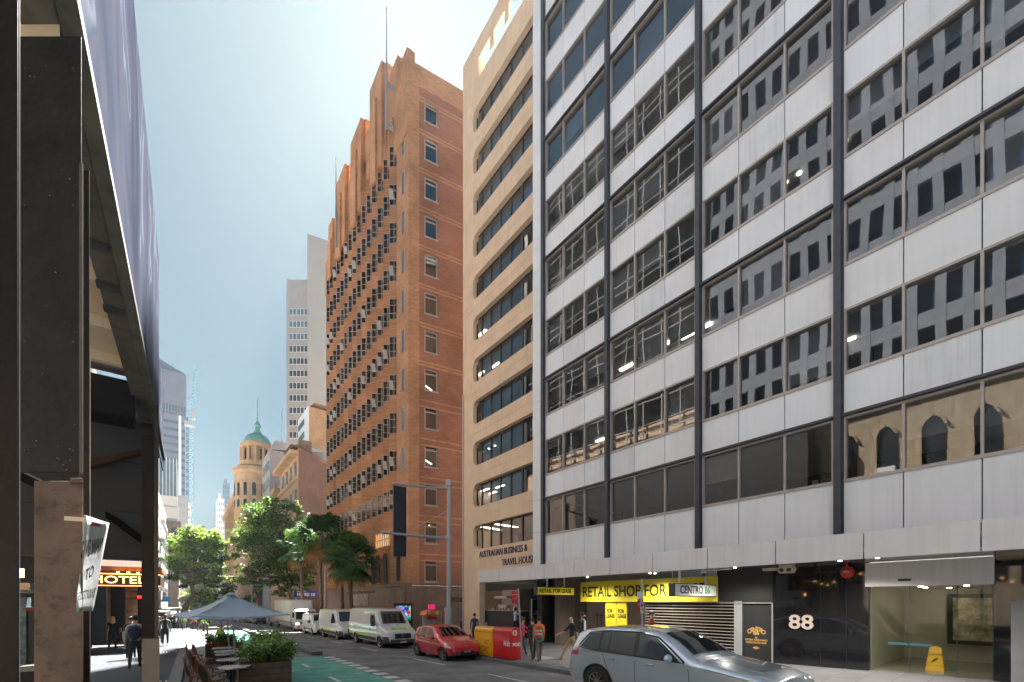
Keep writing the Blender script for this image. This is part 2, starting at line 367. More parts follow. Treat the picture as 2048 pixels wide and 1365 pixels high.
T.part('wall', wl, [MT['panel'],M_('metal cladding weathered',(.75,.755,.78),.5,var=.08,scale=.7,streak=.14),M_('metal cladding newer',(.82,.83,.86),.4,var=.03,scale=.4,streak=.05)], bevel=.01)
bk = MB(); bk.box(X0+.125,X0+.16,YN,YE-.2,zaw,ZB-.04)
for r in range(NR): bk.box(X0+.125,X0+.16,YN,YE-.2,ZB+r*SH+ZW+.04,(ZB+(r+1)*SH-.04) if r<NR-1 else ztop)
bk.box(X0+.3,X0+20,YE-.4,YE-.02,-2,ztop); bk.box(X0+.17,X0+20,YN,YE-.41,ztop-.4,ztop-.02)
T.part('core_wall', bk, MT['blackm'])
for b in range(0,NB+1):
    yc = K(3*b); p = MB(); p.box(X0-.16,X0+.14,yc-.085,yc+.085,zaw,ztop+.01); p.box(X0-.03,X0+.13,yc-.13,yc+.13,zaw,ztop-.01); T.part('pier', p, MT['steel'])
fl = MB(); cs = MB()
for r in range(NR+1):
    zc = ZB+(r-1)*SH+ZW+.12 if r else -.1
    if r: fl.box(X0+.17,X0+6.4,YN+.1,YE-.42,zc,zc+.22)
cs.box(X0+6.4,X0+6.5,YN+.1,YE-.5,CZ+1.5,ztop-.5)
for b in range(0,NB+1):
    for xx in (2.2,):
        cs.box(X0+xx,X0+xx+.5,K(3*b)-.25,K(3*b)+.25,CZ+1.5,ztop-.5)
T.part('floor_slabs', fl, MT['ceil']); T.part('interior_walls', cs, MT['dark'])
bl = MB(); rr = random.Random(5)
for r in range(NR):
    for k in range(18):
        if rr.random() < .35:
            h = rr.uniform(.2,.9)*ZW; z1 = ZB+r*SH+ZW-.03; bl.box(X0+.24,X0+.25,K(k+1)+.06,K(k)-.06,z1-h,z1)
T.part('blinds', bl, MT['blind'])
for b in range(NB):
    for r in range(NR):
        z0 = ZB+r*SH; z1 = z0+ZW; ya, yb = K(3*b)-.13, K(3*b+3)+.13
        gl = MB(); gl.quad((X0+.10,yb,z0),(X0+.10,ya,z0),(X0+.10,ya,z1),(X0+.10,yb,z1))
        w_ = T.part('window', gl, MT['glassb'] if r > 5 else MT['glass'])
        f = MB(); f.box(X0-.03,X0+.14,yb,ya,z0-.06,z0+.03); f.box(X0-.01,X0+.14,yb,ya,z1-.02,z1+.05)
        for q in range(4):
            yy = K(3*b+q); yy = ya-.02 if q==0 else (yb+.02 if q==3 else yy); f.box(X0-.01,X0+.13,yy-.03,yy+.03,z0+.03,z1-.02)
        T.part('frame', f, MT['frame'], w_)
        if r % 2 == 0:
            h = MB(); h.box(X0-.13,X0+.02,yb,ya,z1+.055,z1+.13); T.part('head_bar', h, MT['steel'], w_)
lsp = [(9.4,5,1.6,1.2,.35),(10.6,5,1.6,1.2,.35),(8.6,1,2.0,.1,1.0),(5,2,2.4,.18,1.4),(4.1,2,2.2,.15,1.2),(2.6,2,2.4,.15,1.2),(1.5,4,2,.2,1),(2.4,5,2,.2,.9),(4.6,4,2.8,.2,.9),(2.2,3,2,.2,.8),(7.4,8,2,.3,.9),(1.4,1,2.4,.15,.9),(12.2,4,2.5,.3,.6)]
for (k,r,x,wd,ln) in lsp:
    l = MB(); zc = ZB+r*SH+ZW+.10; l.box(X0+x-wd/2,X0+x+wd/2,K(k)-ln/2,K(k)+ln/2,zc-.04,zc-.005); T.part('ceiling_lamp', l, MT['lamp'])
for (k,r) in ((7.3,3),(7.9,3),(7.6,3.0),(8.8,3)):
    l = MB(); l.cyl((X0+1.7,K(k),ZB+r*SH+ZW+.08),(X0+1.7,K(k),ZB+r*SH+ZW+.11),.07,n=10); T.part('ceiling_lamp', l, MT['lamp'])
# awning
XA = 12.6; za0, za1 = CZ+1.0, CZ+1.63
aw = MB(); YL = FY(956,XA)
ajs = [YL]+[FY(p,XA) for p in (999,1060,1088,1148,1220,1305,1415,1551,1727,1962)]
ajs = ajs+[ajs[-1]-1.75*(i+1) for i in range(8)]
for i in range(len(ajs)-1): aw.box(XA,XA+.06,ajs[i+1]+.012,ajs[i]-.012,za0,za1)
aw.box(XA+.07,X0+1.2,YL-.03,YL,za0,za1)
A = T.part('awning', aw, MT['panel2'], bevel=.006)
sf = MB(); sf.box(XA+.06,X0+3.2,ajs[-1],YL-.04,za0+.10,za0+.16); sf.box(XA+.065,X0,ajs[-1],YL-.04,za1-.1,za1-.04)
soff = M_('glossy soffit',(.16,.16,.165),.12,var=.06)
T.part('soffit', sf, soff, A)
def spot(x,y,z,e,c=(1,.93,.82)):
    L_ = bpy.data.lights.new('downlight_and_sign_fill','SPOT'); L_.energy = e; L_.spot_size = R(150); L_.spot_blend = 1; L_.shadow_soft_size = .06; L_.color = c
    o = bpy.data.objects.new('downlight_and_sign_fill',L_); COL.objects.link(o); wx,wy = f2w(x,y); o.location = (wx,wy,z)
for (px,X) in ((1175,14.4),(1300,14.4),(1470,14.2),(1680,14.0),(1755,13.8),(1310,14.6)):  # first pair added only to light the yellow signboard
    l = MB(); yy = FY(px,X); l.cyl((X,yy,za0+.085),(X,yy,za0+.099),.045,n=14); T.part('downlight', l, MT['lamp'], A)
    spot(X,yy,za0+.02,45)
# shop front at street level
zs = lambda px: zf(X0,FY(px))-.4
def wallseg(name, p0, p1, z0, z1, m, x0=X0, x1=X0+.2, parent=None, **k):
    q = MB(); q.box(x0,x1,FY(p1,X0),FY(p0,X0),z0,z1); return T.part(name, q, m, parent, **k)
wallseg('transom_wall',1434,1552,CZ-.0,za0+.12,MT['blackm'])
wallseg('polished_wall',1545,1737,-1,za0+.1,MT['polish'])
wallseg('polished_wall',1987,2400,-1,za0+.1,MT['polish'])
wallseg('lintel',1735,1990,CZ+.42,za0+.08,MT['panel2'],X0-.25,X0+.2)
wallseg('vent_slot',1800,1826,CZ+.55,CZ+.61,MT['black'],X0-.26,X0-.25)
wallseg('side_door',2022,2120,-.6,CZ+.02,MT['grey'],X0-.02,X0-.003)
wallseg('shop_backdrop',1440,1736,-1.2,za0+.1,MT['blackm'],X0+.22,X0+.27)
# roller shutter with bright laths
rs = MB(); ya,yb = FY(1288),FY(1468); z0 = zs(1468)
n = 0; z = CZ-.03
while z > z0: rs.box(X0+.05,X0+.08,yb,ya,z-.015,z+.012,0); rs.box(X0+.085,X0+.10,yb,ya,z-.12,z-.02,1); z -= .115; n += 1
T.part('roller_shutter', rs, [M_('shutter lath',(.5,.44,.38),.4,metal=.4,var=.05), glass('shutter slot',(.5,.45,.4),1.5,0)])
wallseg('shop_backdrop',1288,1468,0,CZ,M_('shop interior',(.16,.11,.08),.9,var=.6,scale=1.5),X0+2.2,X0+2.3)
wallseg('shutter_post',1468,1484,-.5,CZ+.03,MT['grey'])
dr = MB(); dr.box(X0+.02,X0+.08,FY(1541),FY(1486),-.5,CZ-.12); D1 = T.part('door', dr, MT['blackm'])
fr = MB(); fr.box(X0-.03,X0+.1,FY(1546.5),FY(1543.5),-.5,CZ-.02); fr.box(X0-.03,X0+.1,FY(1543.5),FY(1440),CZ-.06,CZ-.02); T.part('door_frame', fr, MT['frame'], D1)
MR = Matrix(((0,0,-1,0),(-1,0,0,0),(0,1,0,0),(0,0,0,1)))        # text facing -x, reading towards -y
def tx(X,y,z): return Matrix.Translation((X,y,z)) @ MR
gold = M_('gilt lettering',(.62,.36,.10),.4,var=.05)
q = MB(); yc = FY(1512); 
import math as _m
for i,ch in enumerate('CENTRO'):
    a = (i-2.5)*.33; q.text(ch,.19,Matrix.Translation((X0+.015,yc-.30*_m.sin(a),CZ-.98+.30*_m.cos(a)-.25)) @ MR @ Matrix.Rotation(-a,4,'Z'),.002,bold=.006)
q.text('86',.19,tx(X0+.015,yc,CZ-1.06),.002,bold=.008)
q.text('86',.075,tx(X0+.015,yc,CZ-1.22),.002,bold=.003); q.text('EXTRA ORDINARY',.085,tx(X0+.015,yc,CZ-1.30),.002,bold=.003); q.text('MARGARITA BAR',.085,tx(X0+.015,yc,CZ-1.39),.002,bold=.003)
for i in range(5):
    a = (i-2)*.5; q.bar((X0+.012,yc,CZ-1.60),(X0+.012,yc-.12*_m.sin(a),CZ-1.60+.08*_m.cos(a)),.015,.03)
T.part('lettering', q, gold, D1)
q = MB(); q.text('88',.62,tx(X0-.012,FY(1602),FZ(1602,1246)),.01,bold=.012,font_w=1.12); T.part('street_number', q, M_('number plate metal',(.55,.47,.42),.4,var=.03))
jn = MB()
for px in (1640,1692): jn.box(X0-.006,X0,FY(px+1.2),FY(px),-1,za0+.1)
T.part('wall_joint', jn, MT['black'])
# glazed entrance lobby
lob = MB(); ya,yb = FY(1738),FY(1986); zl = zs(1860)+.43
lob.box(X0+4.4,X0+4.5,yb-2,ya,zl-.3,CZ+.5); lob.box(X0+.22,X0+4.4,ya,ya+.1,zl-.3,CZ+.5); lob.box(X0+.22,X0+4.4,yb-2.1,yb-2,zl-.3,CZ+.5)
T.part('lobby_walls', lob, M_('lobby plaster',(.62,.58,.42),.6,var=.06))
l2 = MB(); l2.box(X0+.22,X0+4.4,yb-2,ya,CZ+.44,CZ+.5); T.part('lobby_ceiling', l2, MT['white'])
l3 = MB(); l3.box(X0+.22,X0+4.4,yb-2,ya,zl-.1,zl); T.part('lobby_floor', l3, M_('lobby floor',(.30,.27,.2),.15,var=.1))
lobl = emis('lobby lamp',(1,.95,.8),5)
for a,b in ((1.2,.6),(1.2,1.5),(2.6,.5),(2.6,2.2),(3.6,.9)):
    l = MB(); l.cyl((X0+a,ya-.3-b,CZ+.425),(X0+a,ya-.3-b,CZ+.438),.055,n=12); T.part('downlight', l, lobl)
gl = MB(); gl.quad((X0+.05,yb,zl),(X0+.05,ya,zl),(X0+.05,ya,CZ+.42),(X0+.05,yb,CZ+.42)); G1 = T.part('entrance_glazing', gl, MT['shopglass'])
f = MB()
for px in (1739,1818,1913,1985): f.box(X0+.04,X0+.07,FY(px+1.2),FY(px),zl,CZ+.42)
T.part('frame', f, MT['steel'], G1)
hd = MB(); y1 = FY(1818); z1 = FZ(1818,1289)
for s in (-1,1):
    hd.box(X0+.02,X0+.03,y1-.02*s-.42*(s>0),y1-.02*s+.42*(s<0),z1-.035,z1+.035)
T.part('glazing_stripe', hd, M_('blue sticker',(.03,.10,.13),.5,var=0), G1)
# wall and pillar at the far end of the ground floor
pm = M_('shop pillar render',(.24,.19,.15),.8,var=.15,streak=.3)
pl = MB(); pl.box(X0+.1,X0+2.1,FY(1118),FY(1107),-1,za0+.12); T.part('pillar', pl, pm)
wallseg('alcove_wall',1120,1290,-1,za0+.1,M_('alcove plaster',(.52,.44,.40),.7,var=.06),X0+2.0,X0+2.1)
lw = MB(); lw.box(X0+.3,X0+2.0,FY(1290)-.02,FY(1290),-1,za0+.1); T.part('alcove_wall', lw, MT['blackm'])
hr = MB()
for px in (1184,1192):
    yy = FY(px,17); hr.cyl((X0+1.9,yy,CZ-1.7),(X0+1.9,yy,CZ-.55),.02,n=6)
for z in (CZ-.7,CZ-1.55): hr.cyl((X0+1.9,FY(1180,17),z),(X0+1.9,FY(1198,17),z),.02,n=6)
T.part('wall_rail', hr, MT['steel'])
# yellow signboard
def board(name,label,cat,X,p0,p1,z0,z1,txt,size,m,tm,th=.08,tp=None,fw=1.0,group=None,bold=.01):
    ya,yb = FY(p0,X),FY(p1,X); t = Thing(name,label,cat,(X,(ya+yb)/2,z0),'F',group)
    b = MB(); b.box(X,X+th,yb,ya,z0,z1); bd = t.part('board', b, m, bevel=.004)
    if txt:
        q = MB()
        for i,(s,yy,zz,sz) in enumerate(txt): q.text(s,sz,tx(X-.006,yy,zz),.004,bold=bold,font_w=fw,align='LEFT')
        t.part('lettering', q, tm)
    return t
ya = FY(1163,X0-.1)
board('retail_sign','long yellow signboard reading RETAIL SHOP FOR under the grey awning','sign',X0-.1,1161,1434,CZ+.0,CZ+.93,[('RETAIL SHOP FOR LEASE',ya-.07,CZ+.44,.66)],.6,MT['yellow'],MT['inky'],fw=.84,bold=.012)
for i,(p0,p1,l) in enumerate(((1211,1232.5,'left one of two narrow yellow FOR LEASE panels'),(1233.5,1252,'right one of two narrow yellow FOR LEASE panels'))):
    yy = FY(p0,X0-.02)
    board('lease_panel',l+' below the big yellow signboard','sign',X0-.02,p0,p1,CZ-2.1,CZ-.02,[('FOR',yy-.07,CZ-.42,.24),('LEASE',yy-.07,CZ-.64,.24)],.2,MT['yellow'],MT['inky'],group='yellow lease panels',fw=.72,bold=.004)
def hang(name,label,X1,X2,Y,z0,z1,txt,size,m,tm,poles,tf=None):
    t = Thing(name,label,'sign',((X1+X2)/2,Y,z0),'F')
    b = MB(); b.box(X1,X2,Y,Y+.22,z0,z1); t.part('light_box', b, MT['steel'], bevel=.005)
    b = MB(); b.box(X1+.04,X2-.04,Y-.012,Y-.001,z0+.03,z1-.03); t.part('face', b, m)
    for (s,x,sz,mm) in txt:
        q = MB(); q.text(s,sz,Matrix.Translation((x,Y-.016,(z0+z1)/2)) @ Matrix.Rotation(R(90),4,'X'),.004,bold=.008,align='LEFT'); t.part('lettering', q, mm)
    for x in poles:
        b = MB(); b.cyl((x,Y+.1,z1),(x,Y+.1,za0+.1),.035,n=10); t.part('hanger', b, MT['white'])
    return t
sg = M_('sign green',(.06,.3,.08),.5,var=0)
hang('hanging_sign','silver hanging light box reading CENTRO 86 in front of the long yellow signboard',12.5,15.2,7.57,CZ+.17,CZ+.60,[('CENTRO',12.8,.36,MT['inky']),('86',14.35,.36,sg)],.3,MT['panel'],MT['inky'],(12.95,14.6))
hang('hanging_sign','small yellow hanging light box reading RETAIL FOR LEASE beside the pillar',12.7,15.1,14.4,CZ+.30,CZ+.68,[('RETAIL FOR LEASE',12.82,.25,MT['inky'])],.3,MT['yellow'],MT['inky'],(13.4,14.5))
def small(name,label,cat,mb,m,o,**k): return solo(name,label,cat,mb,m,o,'F',**k)
y = FY(1408,14.4); t = Thing('security_camera','white dome security camera beside the CENTRO 86 sign','camera',(14.4,y,za0+.1),'F')
b = MB(); b.cyl((14.4,y,za0+.1),(14.4,y,za0-.02),.09,n=12); b.box(14.3,14.5,y-.9,y-.1,za0+.06,za0+.09); t.part('mount', b, MT['white']); b = MB(); b.sph((14.4,y,za0-.05),.085); t.part('dome', b, MT['plastic'], smooth=True)
y = FY(1573,14.6); t = Thing('floodlight','cream twin floodlight under the awning above the number 88','lamp',(14.6,y,za0+.1),'F')
b = MB(); b.prism([(y-.17,za0-.13),(y+.17,za0-.13),(y+.22,za0-.02),(y+.17,za0+.1),(y-.17,za0+.1),(y-.22,za0-.02)],14.5,14.75); b.box(14.4,14.6,y+.25,y+.6,za0-.04,za0+.04); t.part('housing', b, MT['cream'])
for dy in (-.1,.1): b = MB(); b.cyl((14.47,y+dy,za0-.04),(14.5,y+dy,za0-.04),.06); t.part('lens', b, MT['plastic'])
y = FY(1693,15.3); t = Thing('alarm_bell','round red alarm bell under the awning on the black wall','alarm bell',(15.3,y,za0-.2),'F')
b = MB(); b.lathe([(.0,-.10),(.10,-.09),(.17,-.03),(.18,.02),(.0,.02)],(15.35,y,za0-.14),18,axis='x'); b.cyl((15.35,y,za0-.02),(15.35,y,za0+.1),.03); t.part('bell', b, M_('alarm red',(.6,.03,.02),.35,var=0), smooth=True)
b = MB(); b.text('FIRE',.09,tx(15.245,y,za0-.14),.002); t.part('lettering', b, MT['white'])
y = FY(1871,16.7); X=16.7; z0 = zl
t = Thing('wet_floor_sign','yellow folding wet floor sign inside the glazed lobby','wet floor sign',(X,y,z0),'F')
for s in (-1,1):
    b = MB(); b.prism([(y-.19,z0),(y-.12,z0+.62),(y-.05,z0+.66),(y+.05,z0+.66),(y+.12,z0+.62),(y+.19,z0)],0,.015)
    b.v = [(X+s*(.16-.22*(vz-z0))+vx,vy,vz) for vx,vy,vz in b.v]; t.part('panel', b, M_('caution yellow',(.9,.5,.02),.4,var=0))
b = MB(); b.text('CAUTION',.075,tx(X-.10,y,z0+.45),.002); b.text('WET FLOOR',.06,tx(X-.13,y,z0+.12),.002); b.bar((X-.12,y-.05,z0+.36),(X-.13,y+.06,z0+.24),.02); t.part('lettering', b, MT['inky'])
X = 19.6; yc = FY(1963,X)
t = Thing('framed_painting','abstract painting in a dark frame on the lobby wall','painting',(X,yc,CZ-1.2),'F')
b = MB(); b.box(X,X+.05,yc-.75,yc+.75,CZ-1.35,CZ+.25); t.part('frame', b, MT['black'])
ab = M_('abstract canvas',(.5,.45,.25),.7,var=.8,scale=4); b = MB(); b.box(X-.01,X-.001,yc-.62,yc+.62,CZ-1.22,CZ+.12); t.part('canvas', b, ab)
# ================================================================ sand coloured office with rounded ribbon windows
X1 = 16.5; YR = FY(926,X1); YQ = FY(1066,X1)-2.5; SB = 83.75*onx(953,X1,'F')[1]/FPX; z0r = FZ(953,1099,X1); WH = 47.5*onx(953,X1,'F')[1]/FPX
T = Thing('sand_office_building','sand coloured rendered office with rounded ribbon windows between brick tower and grey office','office building',(X1,YR-4,zf(X1,YR-4)),'F')
yl = FY(946.5,X1); rc = .42
wl = MB(); th = .45
def rndwall(mb, x, xb, ya, yb, z0, z1, za, zb):
    """wall strip between z0..z1 from ya(far) to yb(near) with a hole za..zb whose far corners are rounded, open towards near end"""
    pts = []
    for i in range(7): a = math.pi/2*i/6; pts.append((ya-rc+rc*math.sin(a), zb-rc+rc*math.cos(a)))
    lo = [(ya-rc+rc*math.cos(a), za+rc-rc*math.sin(a)) for a in [math.pi/2*i/6 for i in range(7)]]
    ring = [(yb,zb)]+pts+lo+[(yb,za)]
    top = [(p[0], z1) for p in pts]; bot = [(p[0], z0) for p in lo]
    yo = YR
    for xx,rev in ((x,0),(x+.0,1)):
        if rev: break
        mb.quad((xx,yb,zb),(xx,pts[0][0],zb),(xx,pts[0][0],z1),(xx,yb,z1)); mb.quad((xx,yb,z0),(xx,lo[-1][0],z0),(xx,lo[-1][0],za),(xx,yb,za))
        for i in range(6):
            mb.quad((xx,pts[i][0],pts[i][1]),(xx,pts[i+1][0],pts[i+1][1]),(xx,pts[i+1][0],z1),(xx,pts[i][0],z1))
            mb.quad((xx,lo[i][0],lo[i][1]),(xx,lo[i+1][0],lo[i+1][1]),(xx,lo[i+1][0],z0),(xx,lo[i][0],z0))
    for a,b in zip(ring[:-1],ring[1:]): mb.quad((x,a[0],a[1]),(x,b[0],b[1]),(xb,b[0],b[1]),(xb,a[0],a[1]))
NRB = 11
for r in range(NRB):
    za = z0r+r*SB; zb = za+WH; a0 = z0r-.9 if r==0 else za-(SB-WH)/2; a1 = zb+(SB-WH)/2
    rndwall(wl, X1, X1+th, yl, YQ, a0+.006, a1-.006, za, zb)
    wl.quad((X1,yl,a0+.006),(X1,YR,a0+.006),(X1,YR,a1-.006),(X1,yl,a1-.006))
    wl.box(X1+.012,X1+.03,YQ,YR,a0-.006,a0+.006)
ztb = z0r+(NRB-1)*SB+WH+(SB-WH)/2
zt2 = FZ(926,134,X1)
wl.box(X1,X1+th,YQ,YR,ztb-.006,zt2-2.75); wl.box(X1,X1+.07,YQ,YR,zt2-1.35,zt2)
wl.box(X1,X1+.5,FY(957,X1),YR,zt2-2.74,zt2-1.35)
for i in range(7):
    yy = FY(957,X1)-(i+1)*1.6
    if yy > YQ: wl.box(X1+.001,X1+.07,yy-.2,yy+.2,zt2-2.34,zt2-1.36)
wl.quad((X1,YR,z0r-1.0),(X1+12,YR,z0r-1.0),(X1+12,YR,zt2-2.7),(X1,YR,zt2-2.7))
wl.box(X1,X1+th,FY(959,X1),YR,-1,z0r-.906); wl.box(X1,X1+th,YQ,FY(959,X1),CZ+1.55,z0r-.906); wl.box(X1+th+.002,X1+3,FY(936,X1),YR,-1,z0r-1.0)
T.part('wall', wl, MT['beige'])
rf = MB(); rf.box(X1+.5,X1+12,YQ,YR-.01,zt2-2.6,zt2-2.4); T.part('roof', rf, MT['conc'])
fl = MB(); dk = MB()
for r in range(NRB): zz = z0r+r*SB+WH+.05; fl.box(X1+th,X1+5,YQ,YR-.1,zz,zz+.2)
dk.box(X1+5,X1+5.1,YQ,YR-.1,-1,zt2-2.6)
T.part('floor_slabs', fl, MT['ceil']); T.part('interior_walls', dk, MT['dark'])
for r in range(NRB):
    za = z0r+r*SB; zb = za+WH; gl = MB(); xg = X1+.34
    gl.quad((xg,YQ,za),(xg,yl,za),(xg,yl,zb),(xg,YQ,zb)); w_ = T.part('window', gl, MT['glassb'] if r > 6 else MT['glass'])
    f = MB(); ys = [FY(p,xg) for p in (954.5,965,983,1002,1023,1046,1070)]
    for yy in ys: f.box(xg-.06,xg+.03,yy-.05,yy+.05,za,zb)
    f.box(xg-.05,xg+.02,YQ,yl,za,za+.05); f.box(xg-.05,xg+.02,YQ,yl,zb-.05,zb); T.part('frame', f, MT['plastic'], w_)
for (px,r,x,a,b) in ((975,0,1.2,1.2,.12),(990,0,2,1.2,.12),(1005,0,1.4,1.2,.12),(1022,0,2.2,1.2,.12),(970,1,1.5,.12,1),(985,1,2.4,.12,1),(1000,1,1.8,.12,1),(960,4,1.4,.12,1),(975,4,2.6,.12,1),(990,4,1.6,.12,1),(965,2,1.5,.1,.1),(978,2,1.5,.1,.1),(990,2,1.5,.1,.1),(962,5,1.4,.15,1.3),(985,5,1.8,.15,1.3),(960,8,1.6,.15,1.6),(975,8,1.6,.15,1.6),(1000,7,2,.1,.6),(985,9,2,.2,.8)):
    zz = z0r+r*SB+WH+.045; yy = FY(px,X1+x); l = MB(); l.box(X1+x-a/2,X1+x+a/2,yy-b/2,yy+b/2,zz-.04,zz-.003); T.part('ceiling_lamp', l, MT['lamp'])
q = MB(); navy = M_('navy lettering',(.02,.02,.09),.4,var=0)
zt = FZ(1010,1103,X1)
q.text('AUSTRALIAN BUSINESS & ',.60,Matrix.Translation((X1-.02,FY(959,X1),zt)) @ MR,.02,bold=.0,align='LEFT',font_w=.76)
q.text('TRAVEL HOUSE',.60,Matrix.Translation((X1-.02,FY(1004,X1),zt-.72)) @ MR,.02,bold=.0,align='LEFT',font_w=.76)
T.part('lettering', q, navy)
dp = MB(); dp.cyl((X1-.03,YR-.05,-.5),(X1-.03,YR-.05,zt2*.42),.06); T.part('downpipe', dp, MT['galv'])
# cafe opening at street level
cf = MB(); ya,yb = FY(964,X1),FY(1107,X1)
cf.box(X1+4.4,X1+4.5,yb,ya,-1,CZ+1.6); cf.box(X1,X1+4.4,yb-.02,yb,-1,CZ+1.6); cf.box(X1+.3,X1+.35,yb,ya,CZ+.75,CZ+1.55); T.part('cafe_interior', cf, MT['blackm'])
ct = MB(); ct.box(X1+.6,X1+1.2,FY(1042,X1+.6),FY(968,X1+.6),-1,CZ-.62); T.part('counter', ct, MT['plastic'])
ct = MB(); ct.box(X1+.5,X1+1.3,FY(1045,X1+.6),FY(966,X1+.6),CZ-.62,CZ-.57); T.part('countertop', ct, MT['conc'])
# crockery shelf in the cafe
t = Thing('coffee_machine','steel coffee machine with hood on the cafe counter','coffee machine',(X1+.9,FY(1010,X1+.9),CZ-.57),'F')
yy = FY(1010,X1+.9); b = MB(); b.box(X1+.65,X1+1.15,yy-.5,yy+.5,CZ-.57,CZ-.2); t.part('body', b, MT['galv'], bevel=.02)
b = MB(); b.prism([(yy-.75,CZ+.22),(yy+.75,CZ+.22),(yy+.6,CZ+.38),(yy-.6,CZ+.38)],X1+.5,X1+1.3); t.part('hood', b, MT['galv'])
for s in (-.7,.7): b = MB(); b.cyl((X1+.9,yy+s,CZ-.57),(X1+.9,yy+s,CZ+.22),.03,n=8); t.part('post', b, MT['galv'])
rr = random.Random(3); cupm = [MT['white'],M_('red cup',(.6,.06,.04),.4,var=0),M_('tan cup',(.5,.3,.15),.5,var=0)]
for i in range(14):
    px = 970+i*5.2; x = X1+.62; yy = FY(px,x); b = MB(); b.lathe([(0,0),(.04,0),(.055,.15+.04*(i%3)),(0,.15+.04*(i%3))],(x,yy,CZ-.57),10)
    small('takeaway_cup','takeaway cup in the row along the dark cafe counter','cup',b,cupm[rr.randrange(3)],(x,yy,CZ-.57),group='cups along the cafe counter')
# ================================================================ brick tower with sawtooth front
XB = 16.0; YC = FY(817,XB); YF = FY(652.5,XB)
zt1 = FZ(817,125,XB)
beta = R(10.2)            # the side street leaves the frontage at 100 degrees
sd = (math.cos(beta), -math.sin(beta))
zgr = zf(XB,YC+8)
T = Thing('brick_tower','tall orange brick tower with sawtooth window bays stepped parapet and red brick side','brick tower',(XB,YC,zgr),'F')
zst = FZ(821,1169,XB)                     # top of the granite base
NC, NRW = 15, 10
yA, yZ = FY(793,XB), FY(656,XB); CW = (yA-yZ)/-NC if False else (yZ-yA)/NC
zw0 = FZ(783,1023.6,XB); SR = 74.7*onx(783,XB,'F')[1]/FPX; hw = 1.62*1.2
fr_ = MB()
def top(y):
    t_ = (y-YC)/(YF-YC); return t_
prof = [(817,125),(797,116),(793,150),(785,165),(770,178),(752,155),(748,225),(735,250),(722,262),(712,262),(708,300),(695,340),(682,354),(676,352),(672,400),(662,440),(656,505),(652.5,512)]
# parapet as merlons: heights by pixel column
segs = [(p,q,FZ((p+q)/2,t,XB)) for p,q,t in ((817,798,118),(798,785,128),(785,775,158),(775,747,161),(747,733,258),(733,708,270),(708,700,355),(700,677,358),(677,674,430),(674,664,450),(664,652.5,515))]
ztw = zw0+SR*NRW      # top of sawtooth zone
for a,b,zz in segs: fr_.box(XB-.12,XB+.6,FY(a,XB),FY(b,XB),ztw-2.5,zz)
fr_.box(XB,XB+.5,YC,FY(793,XB)-.0,zst,ztw)
fr_.box(XB,XB+.5,YF-.9,YF,zst,ztw)
core = MB(); core.box(XB+.55,XB+.75,YC+.2,YF,zst,ztw)
zig = MB(); dep = .75
for c in range(NC):
    y0 = yA+c*CW; y1 = y0+CW; ym = y0+CW*.42
    # facet A (window, faces the camera side) from (XB+dep?,y0) to tip; facet B brick returns
    tip = (XB-.45,ym); bk0 = (XB+.25,y0); bk1 = (XB+.25,y1)
    zcur = zst
    for r in range(NRW+1):
        w0 = zw0+r*SR; 
        if r == NRW: w0 = ztw
        # brick below the window on facet A
        zig.quad((bk0[0],bk0[1],zcur),(tip[0],tip[1],zcur),(tip[0],tip[1],w0),(bk0[0],bk0[1],w0)); zcur = w0+hw
    zig.quad((tip[0],tip[1],zst),(bk1[0],bk1[1],zst),(bk1[0],bk1[1],ztw),(tip[0],tip[1],ztw))
    zig.add([(bk0[0],bk0[1],ztw),(tip[0],tip[1],ztw),(bk1[0],bk1[1],ztw)],[(0,1,2)]); zig.add([(bk0[0],bk0[1],zst),(tip[0],tip[1],zst),(bk1[0],bk1[1],zst)],[(0,1,2)])
    # crenel tops rise above window zone for odd columns
    zig.box(XB-.25,XB+.3,ym-.25,ym+.12,ztw,ztw+1.1+(c%2)*.7)
fr_.add(zig.v, zig.f)
bayw = T.part('front_wall', fr_, MT['orangeb'])
T.part('core_wall', core, M_('office interior',(.22,.19,.16),.9,var=.7,scale=1.2))
win_more = MB(); fm = MB(); cnt = 0
wst = M_('bronze window frame',(.40,.37,.34),.5,var=.1)
bg = glass('bay glass',(.7,.7,.68),1.7,.12)
for c in range(NC):
    y0 = yA+c*CW; ym = y0+CW*.42
    a = Vector((XB+.25,y0,0)); b = Vector((XB-.45,ym,0)); d = b-a; L_ = d.length; d.normalize(); nrm = Vector((d.y,-d.x,0)); 
    if nrm.y > 0: nrm = -nrm
    for r in range(NRW):
        z0 = zw0+r*SR; gl = MB(); p = lambda t,z,o=0: tuple(a+d*(t*L_)+nrm*o+Vector((0,0,z)))
        gl.quad(p(.03,z0),p(.97,z0),p(.97,z0+hw),p(.03,z0+hw))
        f = MB()
        for t in (.05,.5,.95): f.bar(p(t,z0,.02),p(t,z0+hw,.02),.05,.05)
        for zz in (z0+.03,z0+hw*.30,z0+hw*.68,z0+hw-.03): f.bar(p(.03,zz,.02),p(.97,zz,.02),.05,.05)
        op = random.random()
        if op < .16:   # a tilted open sash
            f.add([p(.52,z0+hw*.3,.03),p(.95,z0+hw*.3,.03),p(.95,z0+hw*.66,.3),p(.52,z0+hw*.66,.3)],[(0,1,2,3)])
        if c < 10: w_ = T.part('bay_window', gl, bg); T.part('frame', f, wst, w_)
        else: win_more.add(gl.v, gl.f, 0); win_more.add(f.v, f.f, 1)
o_ = T.part('bay_window', win_more, [bg,wst], kind='stuff')
